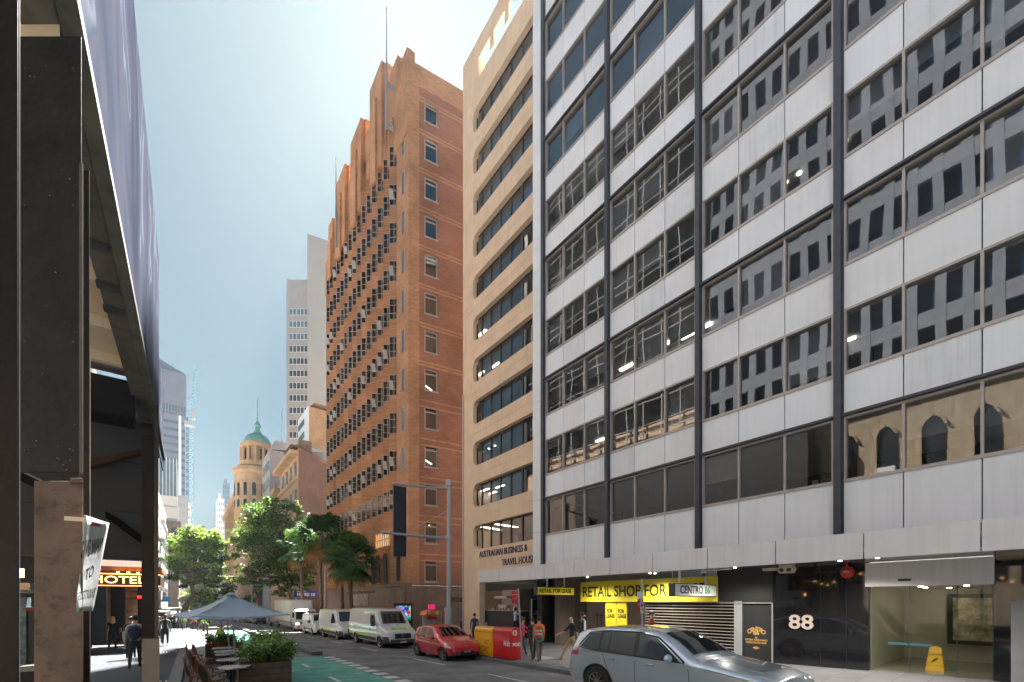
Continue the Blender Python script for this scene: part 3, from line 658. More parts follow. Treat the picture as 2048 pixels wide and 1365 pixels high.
# narrow windows beside the corner on the front and openings in the parapet zone
for r in range(12):
    zz = zw0+(r-1)*SR-.2; ya_,yb_ = FY(808.5,XB),FY(803.5,XB)
    gl = MB(); gl.quad((XB-.01,ya_,zz),(XB-.01,yb_,zz),(XB-.01,yb_,zz+hw),(XB-.01,ya_,zz+hw)); w_ = T.part('slit_window', gl, MT['glassb'])
    f = MB(); f.box(XB-.03,XB,ya_-.06,ya_,zz-.05,zz+hw+.05); f.box(XB-.03,XB,yb_,yb_+.06,zz-.05,zz+hw+.05); T.part('frame', f, wst, w_)
for c in range(1,12):
    ym = yA+c*CW+.3; q = MB(); zz = ztw+.2+.9*math.sin(c*.35); q.box(XB-.14,XB-.121,ym,ym+.35,zz+.9,zz+2.1); T.part('parapet_opening', q, MT['blackm'])
# fins on the parapet
for pa,pb,tp in ((773,749,160),(731,710,269),(698,679,357),(673,665,450)):
    f = MB(); pm2=(pa+pb)/2; zt2_=FZ(pm2,tp,XB); f.box(XB-.5,XB-.121,FY(pa,XB),FY(pb,XB),ztw-1.5,zt2_+.05); f.box(XB-.7,XB-.501,FY(pm2+3,XB),FY(pm2-3,XB),ztw-2.5,zt2_-2.5); T.part('fin', f, MT['orangeb'])
# side wall of the tower
def sp_(t,z,o=0): return (XB+sd[0]*t+sd[1]*o*1.0, YC+sd[1]*t-sd[0]*o, z)
side = MB(); SL = 14.0
wx0, wx1 = None, None
def side_t(px):
    u = (px-1024)/FPX; dx = math.sin(AF)+math.cos(AF)*u; dy = math.cos(AF)-math.sin(AF)*u
    # solve XB+sd0*t = k dx ; YC+sd1*t = k dy
    det = sd[0]*(-dy)-sd[1]*(-dx); t = ((-XB)*(-dy)-(-YC)*(-dx))/det; k = (XB+sd[0]*t)/dx; return t, k
t0,k0 = side_t(849); t1,k1 = side_t(876)
zsb = [CZ+(HY-py)*k0/FPX for py in (1164-76.9*i for i in range(13))]; hs = 44*k0/FPX
side.quad(sp_(0,zst),sp_(t0,zst),sp_(t0,zt1+.3),sp_(0,zt1+.3)); side.quad(sp_(t1,zst),sp_(SL,zst),sp_(SL,zt1+.3),sp_(t1,zt1+.3))
zc = zst
for i in range(13):
    side.quad(sp_(t0,zc),sp_(t1,zc),sp_(t1,zsb[i]),sp_(t0,zsb[i])); zc = zsb[i]+hs
    side.quad(sp_(t0,zsb[i]),sp_(t0,zsb[i],-.25),sp_(t0,zc,-.25),sp_(t0,zc)); side.quad(sp_(t1,zsb[i]),sp_(t1,zsb[i],-.25),sp_(t1,zc,-.25),sp_(t1,zc)); side.quad(sp_(t0,zc),sp_(t1,zc),sp_(t1,zc,-.25),sp_(t0,zc,-.25)); side.quad(sp_(t0,zsb[i]),sp_(t1,zsb[i]),sp_(t1,zsb[i],-.25),sp_(t0,zsb[i],-.25))
side.quad(sp_(t0,zc),sp_(t1,zc),sp_(t1,zt1+.3),sp_(t0,zt1+.3))
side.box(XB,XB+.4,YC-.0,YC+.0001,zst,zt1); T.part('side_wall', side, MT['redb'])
bd = MB(); 
for i in range(14):
    zz = (zsb[i] if i < 13 else zc+.9)-1.05
    if zz-.35 < zst: continue
    for z_,h_ in ((zz,.16),(zz-.55 if i<6 else zz-.3,.16)):
        bd.quad(sp_(.02,z_,.012),sp_(SL,z_,.012),sp_(SL,z_+h_,.012),sp_(.02,z_+h_,.012))
bd.quad(sp_(.0,zst,.012),sp_(.95,zst,.012),sp_(.95,zt1+.3,.012),sp_(0,zt1+.3,.012))
bd.quad(sp_(.0,zt1-1.6,.014),sp_(SL,zt1-1.6,.014),sp_(SL,zt1+.3,.014),sp_(0,zt1+.3,.014))
T.part('brick_banding', bd, MT['orangeb'])
rf = MB(); rf.add([(XB,YC,zt1-.3),(XB+sd[0]*SL,YC+sd[1]*SL,zt1-.3),(XB+14,YF,zt1-.3),(XB,YF,zt1-.3)],[(0,1,2,3)]); T.part('roof', rf, MT['conc'])
# stepped central mass behind the parapet
cm = MB(); cm.box(XB+.6,XB+10,FY(775,XB),FY(665,XB),zt1-.3,FZ(720,290,XB)-3); T.part('attic_wall', cm, MT['orangeb'])
for i in range(13):
    gl = MB(); a,b,c,d = sp_(t0,zsb[i],-.2),sp_(t1,zsb[i],-.2),sp_(t1,zsb[i]+hs,-.2),sp_(t0,zsb[i]+hs,-.2); gl.quad(a,b,c,d); w_ = T.part('side_window', gl, MT['glassb'])
    f = MB(); 
    for t in (t0+.06,t1-.06): f.bar(sp_(t,zsb[i],-.17),sp_(t,zsb[i]+hs,-.17),.12,.1)
    for z_ in (zsb[i]+.05,zsb[i]+hs*.78,zsb[i]+hs-.05): f.bar(sp_(t0,z_,-.17),sp_(t1,z_,-.17),.08,.1)
    f.bar(sp_(t0-.05,zsb[i]-.05,.03),sp_(t1+.05,zsb[i]-.05,.03),.08,.1); T.part('frame', f, wst, w_)
    if i in (3,5,9,10):
        l = MB(); l.bar(sp_(t0+.2,zsb[i]+hs*.55,-1.2),sp_(t1-.2,zsb[i]+hs*.35,-1.2),.1,.06); T.part('ceiling_lamp', l, MT['lamp'])
ib = MB(); ib.quad(sp_(.3,zst,-1.6),sp_(SL,zst,-1.6),sp_(SL,zt1-1,-1.6),sp_(.3,zt1-1,-1.6)); T.part('interior_walls', ib, MT['dark'])
# granite base
bs = MB(); bs.box(XB-.35,XB+.3,YC+.0,YF+.3,zst-3.3,zst-.1); bs.box(XB-.5,XB+.3,YC-.1,YF+.3,zst-.12,zst+.12)
bs.quad(sp_(-.3,-1,.35),sp_(SL,-1,.35),sp_(SL,zst-.1,.35),sp_(-.3,zst-.1,.35)); bs.quad(sp_(-.3,zst-.1,.35),sp_(SL,zst-.1,.35),sp_(SL,zst-.1,0),sp_(-.3,zst-.1,0))
np_ = 9
for i in range(np_+1):
    y0 = YC+.3+i*(YF-YC-.8)/np_; bs.box(XB-.3,XB+.2,y0-.45,y0+.45,-1.2,zst-3.2)
bs.box(XB-.34,XB+.3,YC,YC+3.2,-1,zst-3.2)
T.part('stone_base', bs, MT['stone'])
dk = MB(); dk.box(XB+.9,XB+1.0,YC,YF,-1.2,zst-3.2); T.part('shop_recess', dk, MT['dark'])
for i in range(np_):
    y0 = YC+.3+(i+.5)*(YF-YC-.8)/np_
    s_ = MB(); s_.box(XB+.3,XB+.34,y0-.8,y0+.8,zst-4.0,zst-3.3); T.part('shop_sign', s_, M_('olive sign',(.35,.30,.03),.6,var=.3) if i%2==0 else MT['stone'])
rl = M_('relief stone',(.30,.26,.22),.8,var=.6,scale=3,bump=.5)
q = MB(); q.box(XB-.42,XB-.351,FY(745,XB),FY(705,XB),zst-1.9,zst-.7); T.part('relief_panel', q, rl)
cw = MB()
for i in range(40):
    y0 = FY(756,XB)+i*(FY(700,XB)-FY(756,XB))/40; cw.sph((XB-.42,y0,zst-.5),.12,n=8)
T.part('wave_moulding', cw, MT['stone'])
tr = [side_t(p) for p in (850,872)]
q = MB(); q.box(XB-.06,XB-.001,FY(800.5,XB),FY(794,XB),zst+.4,zst+2.8); T.part('front_window', q, MT['blackm'])
for p0,p1 in ((762,768),(776,783),(752,757)):
    q = MB(); q.box(XB-.5,XB-.46,FY(p1,XB),FY(p0,XB),zst+.3,zst+3.0); T.part('front_window', q, MT['blackm'])
# warm lit windows low in the bays
q = MB(); q.box(XB-.55,XB-.50,FY(790,XB),FY(762,XB),FZ(775,1096,XB),FZ(775,1068,XB)); w_=T.part('lit_window', q, emis('lit blind',(1,.55,.22),.055))
f = MB(); 
for i in range(7): yy = FY(790-i*4.6,XB); f.box(XB-.6,XB-.555,yy-.05,yy+.05,FZ(775,1097,XB),FZ(775,1067,XB))
for zz in (FZ(775,1096,XB),FZ(775,1082,XB),FZ(775,1068,XB)): f.box(XB-.6,XB-.556,FY(790,XB),FY(762,XB),zz-.05,zz+.05)
T.part('frame', f, wst, w_)
def flagpole(px,pt,pb,label):
    x = XB-.9; yy = FY(px,x); z0 = FZ(px,pb,x); z1 = FZ(px,pt,x); t = Thing('flagpole',label,'flagpole',(x,yy,z0),'F',group='flagpoles on the brick tower')
    h = z1-z0; b = MB(); b.cyl((x,yy,z0),(x,yy,z0+h*.45),.13,.12,10); b.cyl((x,yy,z0+h*.45),(x,yy,z1),.08,.03,10); b.sph((x,yy,z1),.09); t.part('pole', b, MT['grey'], smooth=True)
    for k in (.02,.36): b = MB(); b.box(x-.1,x+.75,yy-.13,yy+.13,z0+h*k,z0+h*k+.25); t.part('bracket', b, MT['grey'])
flagpole(773,18,257,'tall white flagpole rising highest above the near parapet of the brick tower'); flagpole(672,318,494,'shorter white flagpole at the far end of the brick tower')
# light-coloured lane entrance with phone and pink sign beside tower
t = Thing('lane_sign','small black and yellow parking direction sign on the corner of the brick tower','sign',(16.2,YC-1.5,CZ+.7),'F')
tt_ = at(900,31,'F'); b = MB(); b.box(tt_[0]-.1,tt_[0]+1.05,tt_[1],tt_[1]+.05,FZ(900,1204,XB)+.0,FZ(900,1204,XB)+.30); t.part('board', b, MT['inky'])
b = MB(); b.text('Parking Place',.12,Matrix.Translation((tt_[0]+.5,tt_[1]-.01,CZ+.2)) @ Matrix.Rotation(R(90),4,'X'),.003); b.text('underground bikes',.09,Matrix.Translation((tt_[0]+.5,tt_[1]-.01,CZ+.08)) @ Matrix.Rotation(R(90),4,'X'),.003); t.part('lettering', b, MT['yellow'])
# ================================================================ buildings further along the right-hand side
def winrow(mb, X, y0, y1, n, z0, z1, fill=.6, mi=None, out=.03):
    for i in range(n):
        a = y0+(y1-y0)*(i+.5-fill/2)/n; b = y0+(y1-y0)*(i+.5+fill/2)/n; mb.quad((X-out,a,z0),(X-out,b,z0),(X-out,b,z1),(X-out,a,z1),mi)
XC = 16.0
winm = M_('dark window',(.03,.035,.045),.15,var=.5,scale=.8,spec=.8)
# terrace with the brown gable wall and cream front
YB0 = FY(597,XC); YB1 = FY(541,XC); zt = FZ(597,905,XC)
T = Thing('gabled_terrace','four storey cream fronted terrace showing a blank brown side wall beyond the brick tower','building',(XC,YB0+5,zf(XC,YB0)),'F')
w = MB(); w.add([(XC,YB0,-4),(XC+14,YB0,-4),(XC+14,YB0,zt-1.6),(XC+5,YB0,zt-1.4),(XC+1.5,YB0,zt+.3),(XC,YB0,zt+.9)],[(0,1,2,3,4,5)]); w.box(XC+.01,XC+14,YB0+.05,YB1,-4,zt-1.8); T.part('side_wall', w, MT['brown'])
w = MB(); w.box(XC-.05,XC,YB0,YB0+16,-4,zt+.6); w.box(XC-1.3,XC-.052,YB0+.1,YB0+16,zt-.3,zt+.3); w.box(XC-1.0,XC-.05,YB0+16,YB1,zt-3.4,zt-2.6); w.box(XC-.04,XC,YB0+16,YB1,-4,zt-2.6)
for z_ in (zt-4.2,zt-9,zt-14): w.box(XC-.35,XC-.053,YB0,YB1,z_-.25,z_)
T.part('front_wall', w, MT['sand'])
for r in range(4):
    for i in range(7):
        z0 = zt-3.4-r*4.7; y0 = YB0+1.2+i*3.6; q = MB(); q.box(XC-.09,XC-.055,y0,y0+1.5,z0,z0+2.3); w_ = T.part('window', q, winm)
w = MB(); w.prism([(YB0-.2,zt+1.1),(YB0-.2,zt+.8),(YB0+6,zt+.8),(YB0+6,zt+1.1)],XC-1.2,XC+.2); w.add([(XC-.4,YB0-.25,zt+1.2),(XC+1.6,YB0-.25,zt+.5),(XC+5,YB0-.25,zt-1.1),(XC+14,YB0-.25,zt-1.3),(XC+14,YB0+.4,zt-1.3),(XC+5,YB0+.4,zt-1.1),(XC+1.6,YB0+.4,zt+.5),(XC-.4,YB0+.4,zt+1.2)],[(0,1,6,7),(1,2,5,6),(2,3,4,5)]); T.part('roof_edge', w, MT['wood'])
w = MB(); w.box(XC+.3,XC+2.2,YB0+.6,YB0+2,zt,zt+2.4); T.part('chimney', w, MT['stone'])
# round tank on the roof
x,y = at(640,96,'F'); w = MB(); w.cyl((x,y,zt-1.8),(x,y,zt+1.6),2.6,n=24); T2 = solo('roof_tank','low round tank on the roof behind the brown side wall','tank',w,MT['conc'],(x,y,zt-1.8),'F',smooth=True)
# small white slab block beside the tall pale tower
x0,y0 = at(619,112,'F'); x1,_ = at(664,112,'F')
T = Thing('white_slab_block','narrow white block with dark balcony slots above the brown side wall','building',(x0,y0,-3),'F')
ztp = CZ+(HY-806)*112/FPX
w = MB(); w.box(x0,x0+14,y0,y0+9,-4,ztp-1); w.add([(x0,y0,ztp-1),(x0+1.2,y0,ztp+.5),(x0+14,y0,ztp),(x0+14,y0+9,ztp),(x0+1.2,y0+9,ztp+.5),(x0,y0+9,ztp-1)],[(0,1,4,5),(1,2,3,4)]); T.part('end_wall', w, bricks('yellow brick',(.55,.30,.13),(.45,.22,.09),(.4,.25,.14)))
w = MB(); w.box(x0-.3,x0-.02,y0+.2,y0+12,-4,ztp-.8); T.part('front_wall', w, MT['white'])
for r in range(9): q = MB(); zz = ztp-3.5-3.4*r; q.box(x0-.34,x0-.301,y0+4.5,y0+11.5,zz-.8,zz+.9); T.part('balcony_slot', q, winm)
# tall pale tower
D = 150
xa,ya = at(573,D,'F'); xb,yb = at(616,D,'F'); zA = CZ+(HY-560)*D/FPX; zB = CZ+(HY-471)*D/FPX
T = Thing('pale_office_tower','tall pale concrete office tower with punched ribbon windows rising behind the terraces','office tower',(xa,ya,-3),'F')
dv = Vector((xb-xa,yb-ya,0)); px_,py_ = at(665,D,'F'); 
def quadw(mb,p,q,z0,z1,mi=None): mb.quad((p[0],p[1],z0),(q[0],q[1],z0),(q[0],q[1],z1),(p[0],p[1],z1),mi)
nd = Vector((math.sin(AF),math.cos(AF),0)); A_ = Vector((xa,ya,0)); B_ = Vector((xb,yb,0)); C_ = Vector((px_+4,py_+3,0)); bkv = nd*25
n0 = -nd*.0
w = MB(); 
for P,Q,z in ((A_,B_,zA),(A_,A_+bkv,zA),(A_+bkv,B_+bkv,zA)): quadw(w,P,Q,-4,z)
w.add([tuple(A_+Vector((0,0,zA))),tuple(B_+Vector((0,0,zA))),tuple(B_+bkv+Vector((0,0,zA))),tuple(A_+bkv+Vector((0,0,zA)))],[(0,1,2,3)]); T.part('wall', w, MT['towerc'])
w = MB(); B2 = B_-nd*.6
for P,Q,z in ((B2,C_-nd*.6,zB),(B2,B_+bkv,zB)): quadw(w,P,Q,-4,z)
T.part('lift_core', w, M_('smooth concrete',(.40,.375,.36),.8,var=.06,scale=.1,streak=.12))
w = MB(); quadw(w,A_-nd*.05,A_-nd*.05+dv.normalized()*.9,-4,zA+.2); T.part('edge_strip', w, MT['grey'])
rr = random.Random(9)
for r in range(17):
    zt_ = CZ+(HY-618-r*24.6)*D/FPX; p = A_+dv*.13-nd*.08; q_ = B_-nd*.08; f = MB(); quadw(f,p,q_,zt_-2.35,zt_); wn = T.part('window_band', f, MT['white'])
    g_ = MB(); s_ = MB()
    for i in range(5):
        a = p+(q_-p)*((i+.08)/5)-nd*.05; b = p+(q_-p)*((i+.92)/5)-nd*.05; quadw(g_,a,b,zt_-2.2,zt_-.15)
    T.part('panes', g_, MT['skyglass'] if r<3 else winm, wn)
# grey modern building with black slots, between terrace and domed building
xg = 16.0; yg0,yg1 = FY(540,xg),FY(529,xg)
T = Thing('grey_modern_building','pale grey modern building with dark window slots next to the domed building','building',(xg,yg0,-3),'F')
ztp = FZ(536,905,xg); w = MB(); w.box(xg,xg+14,yg0+.3,yg1+3,-5,ztp); w.add([(xg,yg0+.3,ztp),(xg+1,yg0+.3,ztp+2.2),(xg+14,yg0+.3,ztp+2.2),(xg+14,yg1+3,ztp+2.2),(xg+1,yg1+3,ztp+2.2),(xg,yg1+3,ztp)],[(0,1,4,5),(1,2,3,4),(0,1,2)]); T.part('wall', w, MT['towerc'])
for r in range(6): q = MB(); zz = ztp-3-3.7*r; q.box(xg-.06,xg-.003,yg0+1,yg1+2,zz-1,zz+.9); T.part('window_band', q, winm)
q = MB(); q.cyl((xg+3,yg0+4,ztp+2),(xg+3,yg0+4,ztp+11),.08,n=6); T.part('mast', q, MT['galv'])
# domed corner building
XD = 15.6; Dd = 116; cx,cy = at(515,Dd,'F'); s_ = Dd/FPX
zz = lambda py: CZ+(HY-py)*s_
T = Thing('domed_building','ornate sandstone coloured corner building with green copper dome and flagpole','building',(cx,cy,-4),'F')
rad = 34*s_
w = MB(); w.lathe([(rad*1.18,-6),(rad*1.18,zz(1075)),(rad*1.3,zz(1072)),(rad*1.3,zz(1066)),(rad*1.15,zz(1064)),(rad*1.15,zz(955)),(rad*1.28,zz(952)),(rad*1.25,zz(944)),(rad*1.0,zz(940)),(rad*.92,zz(938)),(rad*.92,zz(930)),(rad*.72,zz(930)),(rad*.72,zz(903)),(rad*.9,zz(900)),(rad*.88,zz(894)),(rad*.72,zz(892)),(rad*.72,zz(889))],(cx,cy,0),28); T.part('corner_tower', w, MT['sand'], smooth=30)
for k in range(14):
    a = 2*math.pi*k/14; q = MB(); q.cyl((cx+rad*.84*math.cos(a),cy+rad*.84*math.sin(a),zz(930)),(cx+rad*.84*math.cos(a),cy+rad*.84*math.sin(a),zz(902)),.35,n=8); T.part('column', q, MT['sand'])
w = MB(); w.lathe([(rad*.72*math.cos(t*math.pi/16),zz(891)+rad*.68*math.sin(t*math.pi/16)) for t in range(9)],(cx,cy,0),28); D0 = T.part('dome', w, MT['copper'], smooth=True)
w = MB(); w.lathe([(1.0,0),(1.0,.6),(.6,.9),(.6,1.8),(1.0,2.2),(.5,2.8),(.15,3.6),(.08,9.5)],(cx,cy,zz(891)+rad*.66),12); T.part('lantern', w, MT['copper'], D0)
for k in range(16):
    a = 2*math.pi*(k+.3)/16
    for (rr_,z0,z1,wd,nm) in ((rad*1.16,zz(1000),zz(978),.42,'arched_window'),(rad*1.16,zz(1022),zz(1010),.45,'window'),(rad*.73,zz(925),zz(906),.28,'window'),(rad*1.19,zz(1110),zz(1090),.42,'window')):
        c,s2 = math.cos(a),math.sin(a)
        if s2 > .4: continue
        q = MB(); P = lambda u,z: (cx+rr_*1.005*c-s2*u,cy+rr_*1.005*s2+c*u,z); pts = [P(-wd,z0),P(wd,z0),P(wd,z1)]+[P(wd*math.cos(t),z1+wd*math.sin(t)) for t in (.8,1.57,2.3)]+[P(-wd,z1)]; q.add(pts,[tuple(range(len(pts)))]); T.part(nm, q, winm)
yn,yf = cy+6,FY(451,XD)
w = MB(); zc = zz(952); w.box(XD,XD+16,yn,yf,-6,zc-1); w.box(XD-1.2,XD+.5,yn-1,yf,zc-2.4,zc-1.0); w.box(XD-.8,XD+.4,yn-1,yf,zz(1068)-.9,zz(1068)); w.box(XD+2,XD+14,yn,yf,zc-1,zc+3); w.box(cx,cx+18,cy+1,cy+8,-6,zc-1)
for i in range(18):
    y0 = yn+i*(yf-yn)/18; w.box(XD-.5,XD,y0-.5,y0+.5,-6,zc-1); w.box(XD-.3,XD+1.2,y0+.8,y0+3.2,zc-1,zc+1.4+(i%2)*1.2)
T.part('front_wall', w, MT['sand'])
for i in range(18):
    for r in range(7):
        y0 = yn+(i+.5)*(yf-yn)/18; z0 = zc-6-r*4.6
        if i*7+r < 100: q = MB(); q.box(XD-.06,XD-.005,y0-1,y0+1,z0,z0+2.4); T.part('front_window', q, winm)
# distant pale buildings closing the street
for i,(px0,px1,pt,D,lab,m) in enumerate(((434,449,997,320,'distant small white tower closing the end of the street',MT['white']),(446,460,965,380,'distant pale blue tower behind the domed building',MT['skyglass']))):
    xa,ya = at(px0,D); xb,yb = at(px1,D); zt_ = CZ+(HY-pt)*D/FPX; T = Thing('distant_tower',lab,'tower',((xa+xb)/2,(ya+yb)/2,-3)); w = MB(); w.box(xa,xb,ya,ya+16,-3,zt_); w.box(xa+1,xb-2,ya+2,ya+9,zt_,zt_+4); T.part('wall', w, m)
    for r in range(10): q = MB(); 
    q = MB()
    for r in range(14):
        for c in range(4): q.box(xa+(xb-xa)*(c+.3)/4,xa+(xb-xa)*(c+.7)/4,ya-.05,ya-.01,zt_-5-r*4.5,zt_-3-r*4.5)
    T.part('windows', q, winm)
# ---------------- left-hand far side
def boxtower(name,label,cat,px0,px1,pt,D,depth,m,frR='R'):
    xa,ya = at(px0,D); xb,yb = at(px1,D); zt_ = CZ+(HY-pt)*D/FPX
    T = Thing(name,label,cat,((xa+xb)/2,ya,-3)); return T,xa,xb,ya,zt_
bt = M_('slate tower panels',(.10,.11,.16),.4,var=.2,scale=.15); 
T,xa,xb,ya,zt_ = boxtower('glass_tower','dark blue glass tower rising above the hoarding at left','tower',300,371,728,240,30,None)
w = MB(); w.add([(xa,ya,-3),(xb,ya,-3),(xb,ya,zt_-1),(xa,ya,zt_+6)],[(0,1,2,3)]); w.add([(xb,ya,-3),(xb,ya+30,-3),(xb,ya+30,zt_+2),(xb,ya,zt_-1)],[(0,1,2,3)]); T.part('wall', w, MT['farglass'])
w = MB(); w.box(xa,xb+.2,ya-.3,ya-.05,zt_-20,zt_-1); T.part('top_storey', w, bt)
w = MB(); hz = CZ+(HY-825)*240/FPX; w.box(xa,xb+1.5,ya-4,ya-.4,-3,hz); T.part('podium_wall', w, bt)
for r in range(20):
    w = MB(); z0 = hz-5-r*4.2; w.box(xa,xb+1.3,ya-4.2,ya-4.02,z0,z0+1.6); T.part('window_band', w, MT['farglass'])
w = MB()
for k in range(12): w.box(xa+(xb-xa)*k/12,xa+(xb-xa)*k/12+.25,ya-.12,ya-.04,-3,zt_-20)
for k in range(24): w.box(xa,xb,ya-.12,ya-.04,zt_-24-4*k,zt_-23.7-4*k)
T.part('mullions', w, M_('blue mullion',(.12,.17,.25),.4,var=.1))
w = MB(); w.box(xb-3.2,xb-2,ya-4.5,ya-4.1,-3,hz); w.box(xb+.3,xb+.9,ya-.5,ya,-3,hz); T.part('edge_fin', w, MT['white'])
T,xa,xb,ya,zt_ = boxtower('glass_block','pale green glass block below the dark blue tower at left','building',318,353,918,150,20,None)
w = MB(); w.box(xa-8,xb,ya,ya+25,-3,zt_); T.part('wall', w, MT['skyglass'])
w = MB(); w.box(xa-8,xb+.3,ya-.3,ya-.02,CZ+(HY-1010)*150/FPX,CZ+(HY-990)*150/FPX); w.box(xa-8,xb+.4,ya-.5,ya-.02,CZ+(HY-1035)*150/FPX,CZ+(HY-1012)*150/FPX)
for k in range(6): xx = xa+(xb-xa)*k/5; w.box(xx-.08,xx+.08,ya-.25,ya-.02,CZ+(HY-990)*150/FPX,zt_+1)
T.part('trim', w, MT['white'])
T,xa,xb,ya,zt_ = boxtower('apartment_slab','slim concrete block with stacked balconies between the glass block and crane','building',352,376,990,190,20,None)
w = MB(); w.box(xa,xb,ya,ya+30,-3,zt_); T.part('wall', w, MT['towerc'])
for r in range(11): w = MB(); w.box(xb,xb+.8,ya-1,ya+28,zt_-3-3.6*r,zt_-2-3.6*r); w.box(xa+.5,xb-.4,ya-.1,ya-.01,zt_-3.2-3.6*r,zt_-1.4-3.6*r); T.part('balcony', w, MT['grey'])
T,xa,xb,ya,zt_ = boxtower('old_stone_building','dark old stone building with arched windows low at the left end of the street','building',318,357,1040,128,20,None)
w = MB(); w.box(xa-6,xb,ya,ya+18,-3,zt_-.5); w.box(xa-6,xb+.5,ya-.5,ya+18,zt_-.49,zt_); T.part('wall', w, MT['stone'])
for r in range(4):
    for c in range(3): w = MB(); w.box(xa+1+c*1.9,xa+2+c*1.9,ya-.08,ya-.01,zt_-4.5-r*4.4,zt_-2-r*4.4); T.part('window', w, winm)
# balconied building along the left side
XL = -4.6
T = Thing('ribbed_left_building','grey building with white balcony bands along the left side of the street','building',(XL,80,zg(XL,80)))
w = MB(); w.box(XL-12,XL,66,128,-4,19); T.part('wall', w, MT['grey'])
for r in range(5):
    w = MB(); w.box(XL,XL+.75,66,100,2.6+r*3.5,3.9+r*3.5); b_ = T.part('balcony', w, MT['white'])
    w = MB(); w.box(XL+.01,XL+.1,66.2,100,3.92+r*3.5,5.9+r*3.5); T.part('window_band', w, winm)
for r in range(5):
    for c in range(6): w = MB(); w.box(XL+.005,XL+.05,102+c*4.2,104.4+c*4.2,3.2+r*3.2,5.2+r*3.2); T.part('window', w, winm)
w = MB(); w.box(XL,XL+2.6,60,128,.7,1.0); T.part('street_awning', w, MT['blackm'])
for k,(y0,txt,m,lab) in enumerate(((62,'BREATHE',MT['blackm'],'black hanging sign reading BREATHE under the left awnings'),(74,'<-',MT['white'],'white hanging sign with an arrow beyond the black one'),(88,'',M_('blue sign',(.02,.22,.6),.4,var=0),'small bright blue hanging sign high on the left side'))):
    t = Thing('shop_sign',lab,'sign',(XL+1.7,y0,0)); z_ = (.25,-.45,2.3)[k]; h_ = (.42,.95,.8)[k]; x0,x1 = ((XL+.3,XL+3.0),(XL+1.2,XL+2.3),(XL+.6,XL+1.7))[k]
    b = MB(); b.box(x0,x1,y0,y0+.15,z_,z_+h_); t.part('board', b, m)
    if txt: b = MB(); b.text(txt,(.36,.8,.1)[k],Matrix.Translation(((x0+x1)/2,y0-.01,z_+h_/2)) @ Matrix.Rotation(R(90),4,'X'),.004,bold=.01); t.part('lettering', b, MT['white'] if k==0 else MT['inky'])
# awnings row seen end-on along the left footpath
for k,(y0,y1,z_,m,lab) in enumerate(((46,60,1.0,MT['grey'],'grey flat shop awning nearest the hotel on the left side'),(36,45,1.35,MT['blackm'],'black flat shop awning beside the hotel canopy'))):
    T = Thing('shop_awning',lab,'awning',(XL,y0,1)); w = MB(); w.box(XL,XL+3.2,y0,y1,z_,z_+.28); T.part('roof', w, m)
    for yy in (y0+1,y1-1): w = MB(); w.cyl((XL,yy,z_+1.6),(XL+2.9,yy,z_+.28),.03,n=6); T.part('stay', w, MT['steel'])
# left side buildings between hotel and balconied building
T = Thing('glazed_shop_building','shop building with columns and glazed shopfront on the left beyond the hotel','building',(XL,50,zg(XL,50)))
w = MB(); w.box(XL-10,XL-.4,33,65.9,-2,1.0); T.part('shopfront_wall', w, M_('mottled shopfront',(.35,.30,.24),.5,var=.8,scale=1)); w = MB(); w.box(XL-10,XL,33,65.9,1.3,16); T.part('upper_wall', w, MT['stone'])  # shopfront wall in a strongly mottled tan
for i in range(9): w = MB(); w.box(XL-.4,XL-.02,34+i*3.8,34.6+i*3.8,-2,1.0); T.part('column', w, MT['grey'] if i%2 else MT['cream'])
# tower crane
Dk = 230; x,y = at(379,Dk); zc0 = CZ+(HY-850)*Dk/FPX
T = Thing('tower_crane','pale blue luffing tower crane above the street trees','crane',(x,y,-3)); cm_ = M_('crane blue',(.20,.42,.50),.5,var=.1)
def lattice(mb,p0,p1,wd,n,r=.13):
    p0=Vector(p0);p1=Vector(p1);d=(p1-p0);e=Vector((1,0,0))*wd/2;f=(d.normalized().cross(Vector((1,0,0)))).normalized()*wd/2; cs=[e+f,e-f,-e-f,-e+f]
    for c in cs: mb.bar(p0+c,p1+c,r*1.6)
    for i in range(n):
        a=p0+d*(i/n);b=p0+d*((i+1)/n)
        for k in range(4): mb.bar(a+cs[k],b+cs[(k+1)%4],r); mb.bar(a+cs[k],a+cs[(k+1)%4],r)
w = MB(); lattice(w,(x,y,-3),(x,y,zc0),3.4,26,.18); T.part('mast', w, cm_)
w = MB(); x2,y2 = at(394,Dk); z2 = CZ+(HY-735)*Dk/FPX; lattice(w,(x+.3,y,zc0+1),(x2,y,z2),1.7,16,.14); T.part('jib', w, cm_)
w = MB(); w.box(x-2.2,x+2.2,y-2,y+2,zc0-.8,zc0+1.2); w.box(x+.6,x+2.6,y-2.3,y-.5,zc0+3,zc0+8); T.part('slewing_deck', w, MT['grey'])
w = MB(); w.bar((x,y,zc0+1),(x-4.6,y,zc0+7.5),.35); w.bar((x-4.6,y,zc0+7.5),(x+3,y,zc0+20),.12); w.box(x-5.2,x-3.6,y-1,y+1,zc0+5,zc0+7.6); T.part('counter_jib', w, MT['steel'])
